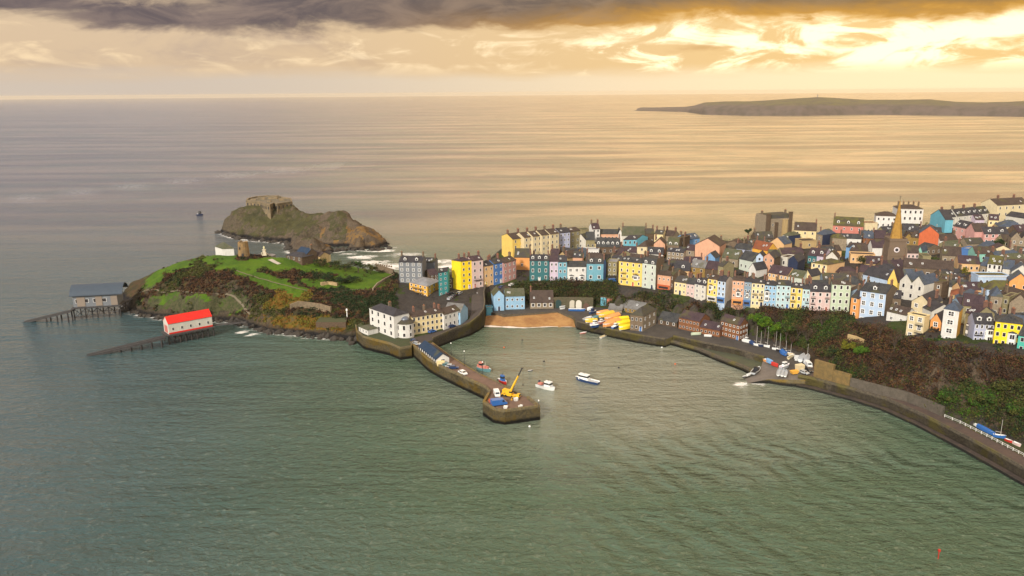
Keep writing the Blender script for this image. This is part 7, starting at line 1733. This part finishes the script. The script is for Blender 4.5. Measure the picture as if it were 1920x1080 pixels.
def skip(label, px, py, col, sz=(3.4,1.8,1.3), z=4.0, rz=.3, cat='skip', name='skip'):
    p = G(px, py, z); o = empty(name, p, rz, label=label, cat=cat); q = MB(); L, W_, h_ = sz
    q.poly([(-L*.36,-W_/2,0),(L*.36,-W_/2,0),(L*.36,W_/2,0),(-L*.36,W_/2,0),(-L/2,-W_/2,h_),(L/2,-W_/2,h_),(L/2,W_/2,h_),(-L/2,W_/2,h_),(-L/2+.1,-W_/2+.1,h_-.3),(L/2-.1,-W_/2+.1,h_-.3),(L/2-.1,W_/2-.1,h_-.3),(-L/2+.1,W_/2-.1,h_-.3)],
           [(3,2,1,0),(0,1,5,4),(1,2,6,5),(2,3,7,6),(3,0,4,7),(4,5,9,8),(5,6,10,9),(6,7,11,10),(7,4,8,11),(8,9,10,11)])
    q.build('body', wallmat(col), o); q = MB()
    for x in (-L*.2, L*.2): q.box((x, -W_/2-.06, .1), (.12, .12, h_-.1))
    q.build('ribs', wallmat(col), o)
skip('ochre yellow skip near the head of the slip', 1489, 700, 'gold')
skip('tall cream crate-like container near the skip', 1499, 697, 'cream', (3.4,2.4,3.2), cat='container', name='container')
skip('small white crate beside the crane on the pier head', 967, 751, 'white', (1.8,1.3,1.1), 5.0, cat='crate', name='crate')
skip('white fish bin near the right end of the pier head', 976, 765-.5, 'white', (1.6,1.2,1.0), 5.0, .9, cat='crate', name='crate')
skip('white box lying by the wall at the tip of the pier', 948, 766, 'white', (1.6,1.2,1.0), 5.0, -.2, cat='crate', name='crate')
skip('red fish crates stacked by the flared pier corner', 921, 755, 'redorange', (1.8,1.4,1.4), 5.0, .5, cat='crate', name='crate')
skip('yellow tarpaulined crate in front of the pier building gable', 826, 685, 'paleyellow', (3.6,2.4,1.8), 5.0, .1, cat='crate', name='crate')
H('long white pier building with a dark blue roof and a row of narrow windows', 818,842.5,674,670.5,b=(684,680,5.0),win=(1,1),ws=(2.0,1.4),wt='d',wall='white',roof='f',pk=663.5,rf='navy',chim='',sl=(785,648.5),lw=(9,1),name='pier_building',cat='building',found=.2)
def crane():
    b = G(957, 744, 5.0); o = empty('mobile_crane', b, R(-28), label='yellow mobile crane with its boom raised on the pier head', cat='crane'); o.scale = (.8, .8, .8)
    Y = mat('crane_yellow', (0.70,0.40,0.02), .45, var=.25); DK = M_STEELD
    q = MB(); q.box((0,0,.7),(9.5,2.3,.7)); q.box((4.4,0,1.0),(1.6,2.2,1.3),top=.85); q.box((-.5,0,1.4),(3.2,2.4,.6)); q.build('chassis', Y, o)
    q = MB(); q.box((4.7,0,1.5),(1.1,1.9,.7),top=.9); q.build('cab_windows', M_CGLASS, o)
    for x in (-3.6,-2.0,1.4,3.2):
        for y in (-1.05,1.05): w_ = link('wheel', WHEEL, o); w_.location = (x, y, .6); w_.scale = (1.8,1.6,1.8)
    for x in (-4.4, 2.4):
        for s in (-1, 1):
            q = MB(); q.beam((x,s*1.0,.95),(x,s*3.2,.95),.3,.3); q.bar((x,s*3.2,0),(x,s*3.2,1.1),.14,n=6); q.box((x,s*3.2,0),(.8,.8,.1)); q.build('outrigger', Y, o)
    # upper works turned towards the harbour
    q = MB(); q.box((-1.4,0,2.0),(3.6,2.3,1.5),top=.9); q.box((-3.2,0,1.9),(1.3,2.5,1.7)); q.build('counterweight', Y, o)
    q = MB(); q.box((.6,-.95,2.0),(1.6,.9,1.6),top=.85); q.build('operator_cab', Y, o)
    q = MB(); q.box((.7,-1.0,2.6),(1.5,.92,.7),top=.95); q.build('cab_glass', M_CGLASS, o)
    Mi = Matrix.Scale(1.25, 4) @ Matrix.Rotation(R(28), 4, 'Z') @ Matrix.Translation(-b)
    d = ray(978.5, 691); t = (b.y+5)/d.y; tip = Mi @ (CAMP+d*t); s = Vector((.2, .3, 3.2)); dv = tip-s
    q = MB(); q.beam(s-dv*.03, s+dv*.42, .75, .85); q.beam(s+dv*.38, s+dv*.66, .56, .66); q.build('boom', Y, o)
    q = MB(); q.beam(s+dv*.62, tip, .42, .5); q.beam(tip-Vector((.5,0,0)), tip+Vector((.6,.2,.2)), .4, .5); q.build('boom_tip', DK, o)
    q = MB(); q.bar((.9,.1,2.0), s+dv*.35, .22, n=6); q.build('lifting_ram', DK, o)
    h_ = tip+Vector((.5,.1,0)); q = MB(); q.bar(h_, h_-Vector((0,0,8)), .05, n=4); q.box(h_-Vector((0,0,8.8)), (.4,.4,.8)); q.build('hook_line', DK, o)
crane()
def lamp_post(label, px, py, z, h_=5.5):
    p = G(px, py, z); o = empty('lamp_post', p, label=label, cat='lamp post', group='lamp posts along the pier')
    q = MB(); q.bar((0,0,0),(0,0,h_),.11,n=6,r2=.07); q.build('post', M_DARK, o); q = MB(); q.bar((0,0,h_),(0,0,h_+.5),.28,n=6,r2=.16); q.build('lamp', M_FRAME, o)
lamp_post('lamp post at the harbour side of the pier by the long white building', 846, 666, 5.1)
lamp_post('lamp post on the pier above the moored red boat', 871, 686, 5.1, 6.5)
lamp_post('lamp post on the pier left of the crane', 905, 703, 5.1)
lamp_post('mooring post at the right tip of the pier head', 1010, 766, 5.1, 3.0)
def railing():
    ln = resample(PL((1771,782,4.2),(1800,794,4.2),(1850,819,4.2),(1920,856,4.2),(2000,898,4.2)), 2.2)
    o = empty('railing', ln[0], label='white painted railing along the inner side of the promenade', cat='railing'); q = MB()
    for p in ln: pass
    for a, b in zip(ln, ln[1:]):
        for z in (.45, .95): q.beam(a-ln[0]+Vector((0,0,z)), b-ln[0]+Vector((0,0,z)), .09, .09)
    q.build('rail', M_FRAME, o)
    pm = MB(); pm.box((0,0,0),(.14,.14,1.1)); pme = pm.mesh('post'); pme.materials.append(M_FRAME)
    for p in ln: w_ = link('post', pme, o); w_.location = p-ln[0]
railing()
def fence_white():
    ln = resample(PL((1846,657,24),(1862,662,24),(1877,667,24)), 1.3); o = empty('fence', ln[0], label='white picket fence on the terrace below the lavender house', cat='fence')
    q = MB()
    for a, b in zip(ln, ln[1:]):
        for z in (.1, 1.2): q.beam(a-ln[0]+Vector((0,0,z)), b-ln[0]+Vector((0,0,z)), .12, .15)
    q.build('rail', M_FRAME, o); pm = MB(); pm.box((0,0,-.6),(.3,.15,1.9)); pme = pm.mesh('picket'); pme.materials.append(M_FRAME)
    for p in ln: w_ = link('picket', pme, o); w_.location = p-ln[0]
fence_white()
def marker(label, px, py, col, s=1.0, kind='b'):
    p = G(px, py, 0); o = empty('buoy', p, label=label, cat='buoy'); m_ = mat('buoy_'+col, CARC.get(col) or PAINT[col], .5)
    q = MB()
    if kind == 'b': q.bar((0,0,-.3),(0,0,.25*s),.45*s,n=8,r2=.5*s); q.bar((0,0,.25*s),(0,0,.6*s),.5*s,n=8,r2=.15*s)
    else: q.bar((0,0,-1),(0,0,2.4),.12,n=6); q.box((0,0,2.2),(.5,.5,.6))
    q.build('float', m_, o); q = MB(); q.bar((0,0,.5*s),(0,0,1.0*s),.05,n=4); q.build('ring', M_DARK, o)
marker('thin red marker pole standing in the sea at the lower right', 1759, 1048, 'red', kind='p')
for (x, y, c, lb) in ((979,638,'black','dark buoy near the middle of the harbour mouth of the beach'),(1020,678,'black','dark buoy above the twin hulled boat'),(1160,690,'black','dark buoy at the right of the cabin cruiser'),(1266,683,'redorange','reddish buoy off the outer harbour wall'),(1122,622,'white','white buoy beside the slender tender'),(945,652,'redorange','small reddish buoy in the upper harbour'),(1241,652,'white','white buoy just off the quay corner'),(993,800,'white','white float off the tip of the pier')):
    marker(lb, x, y, c, .9)
haze()
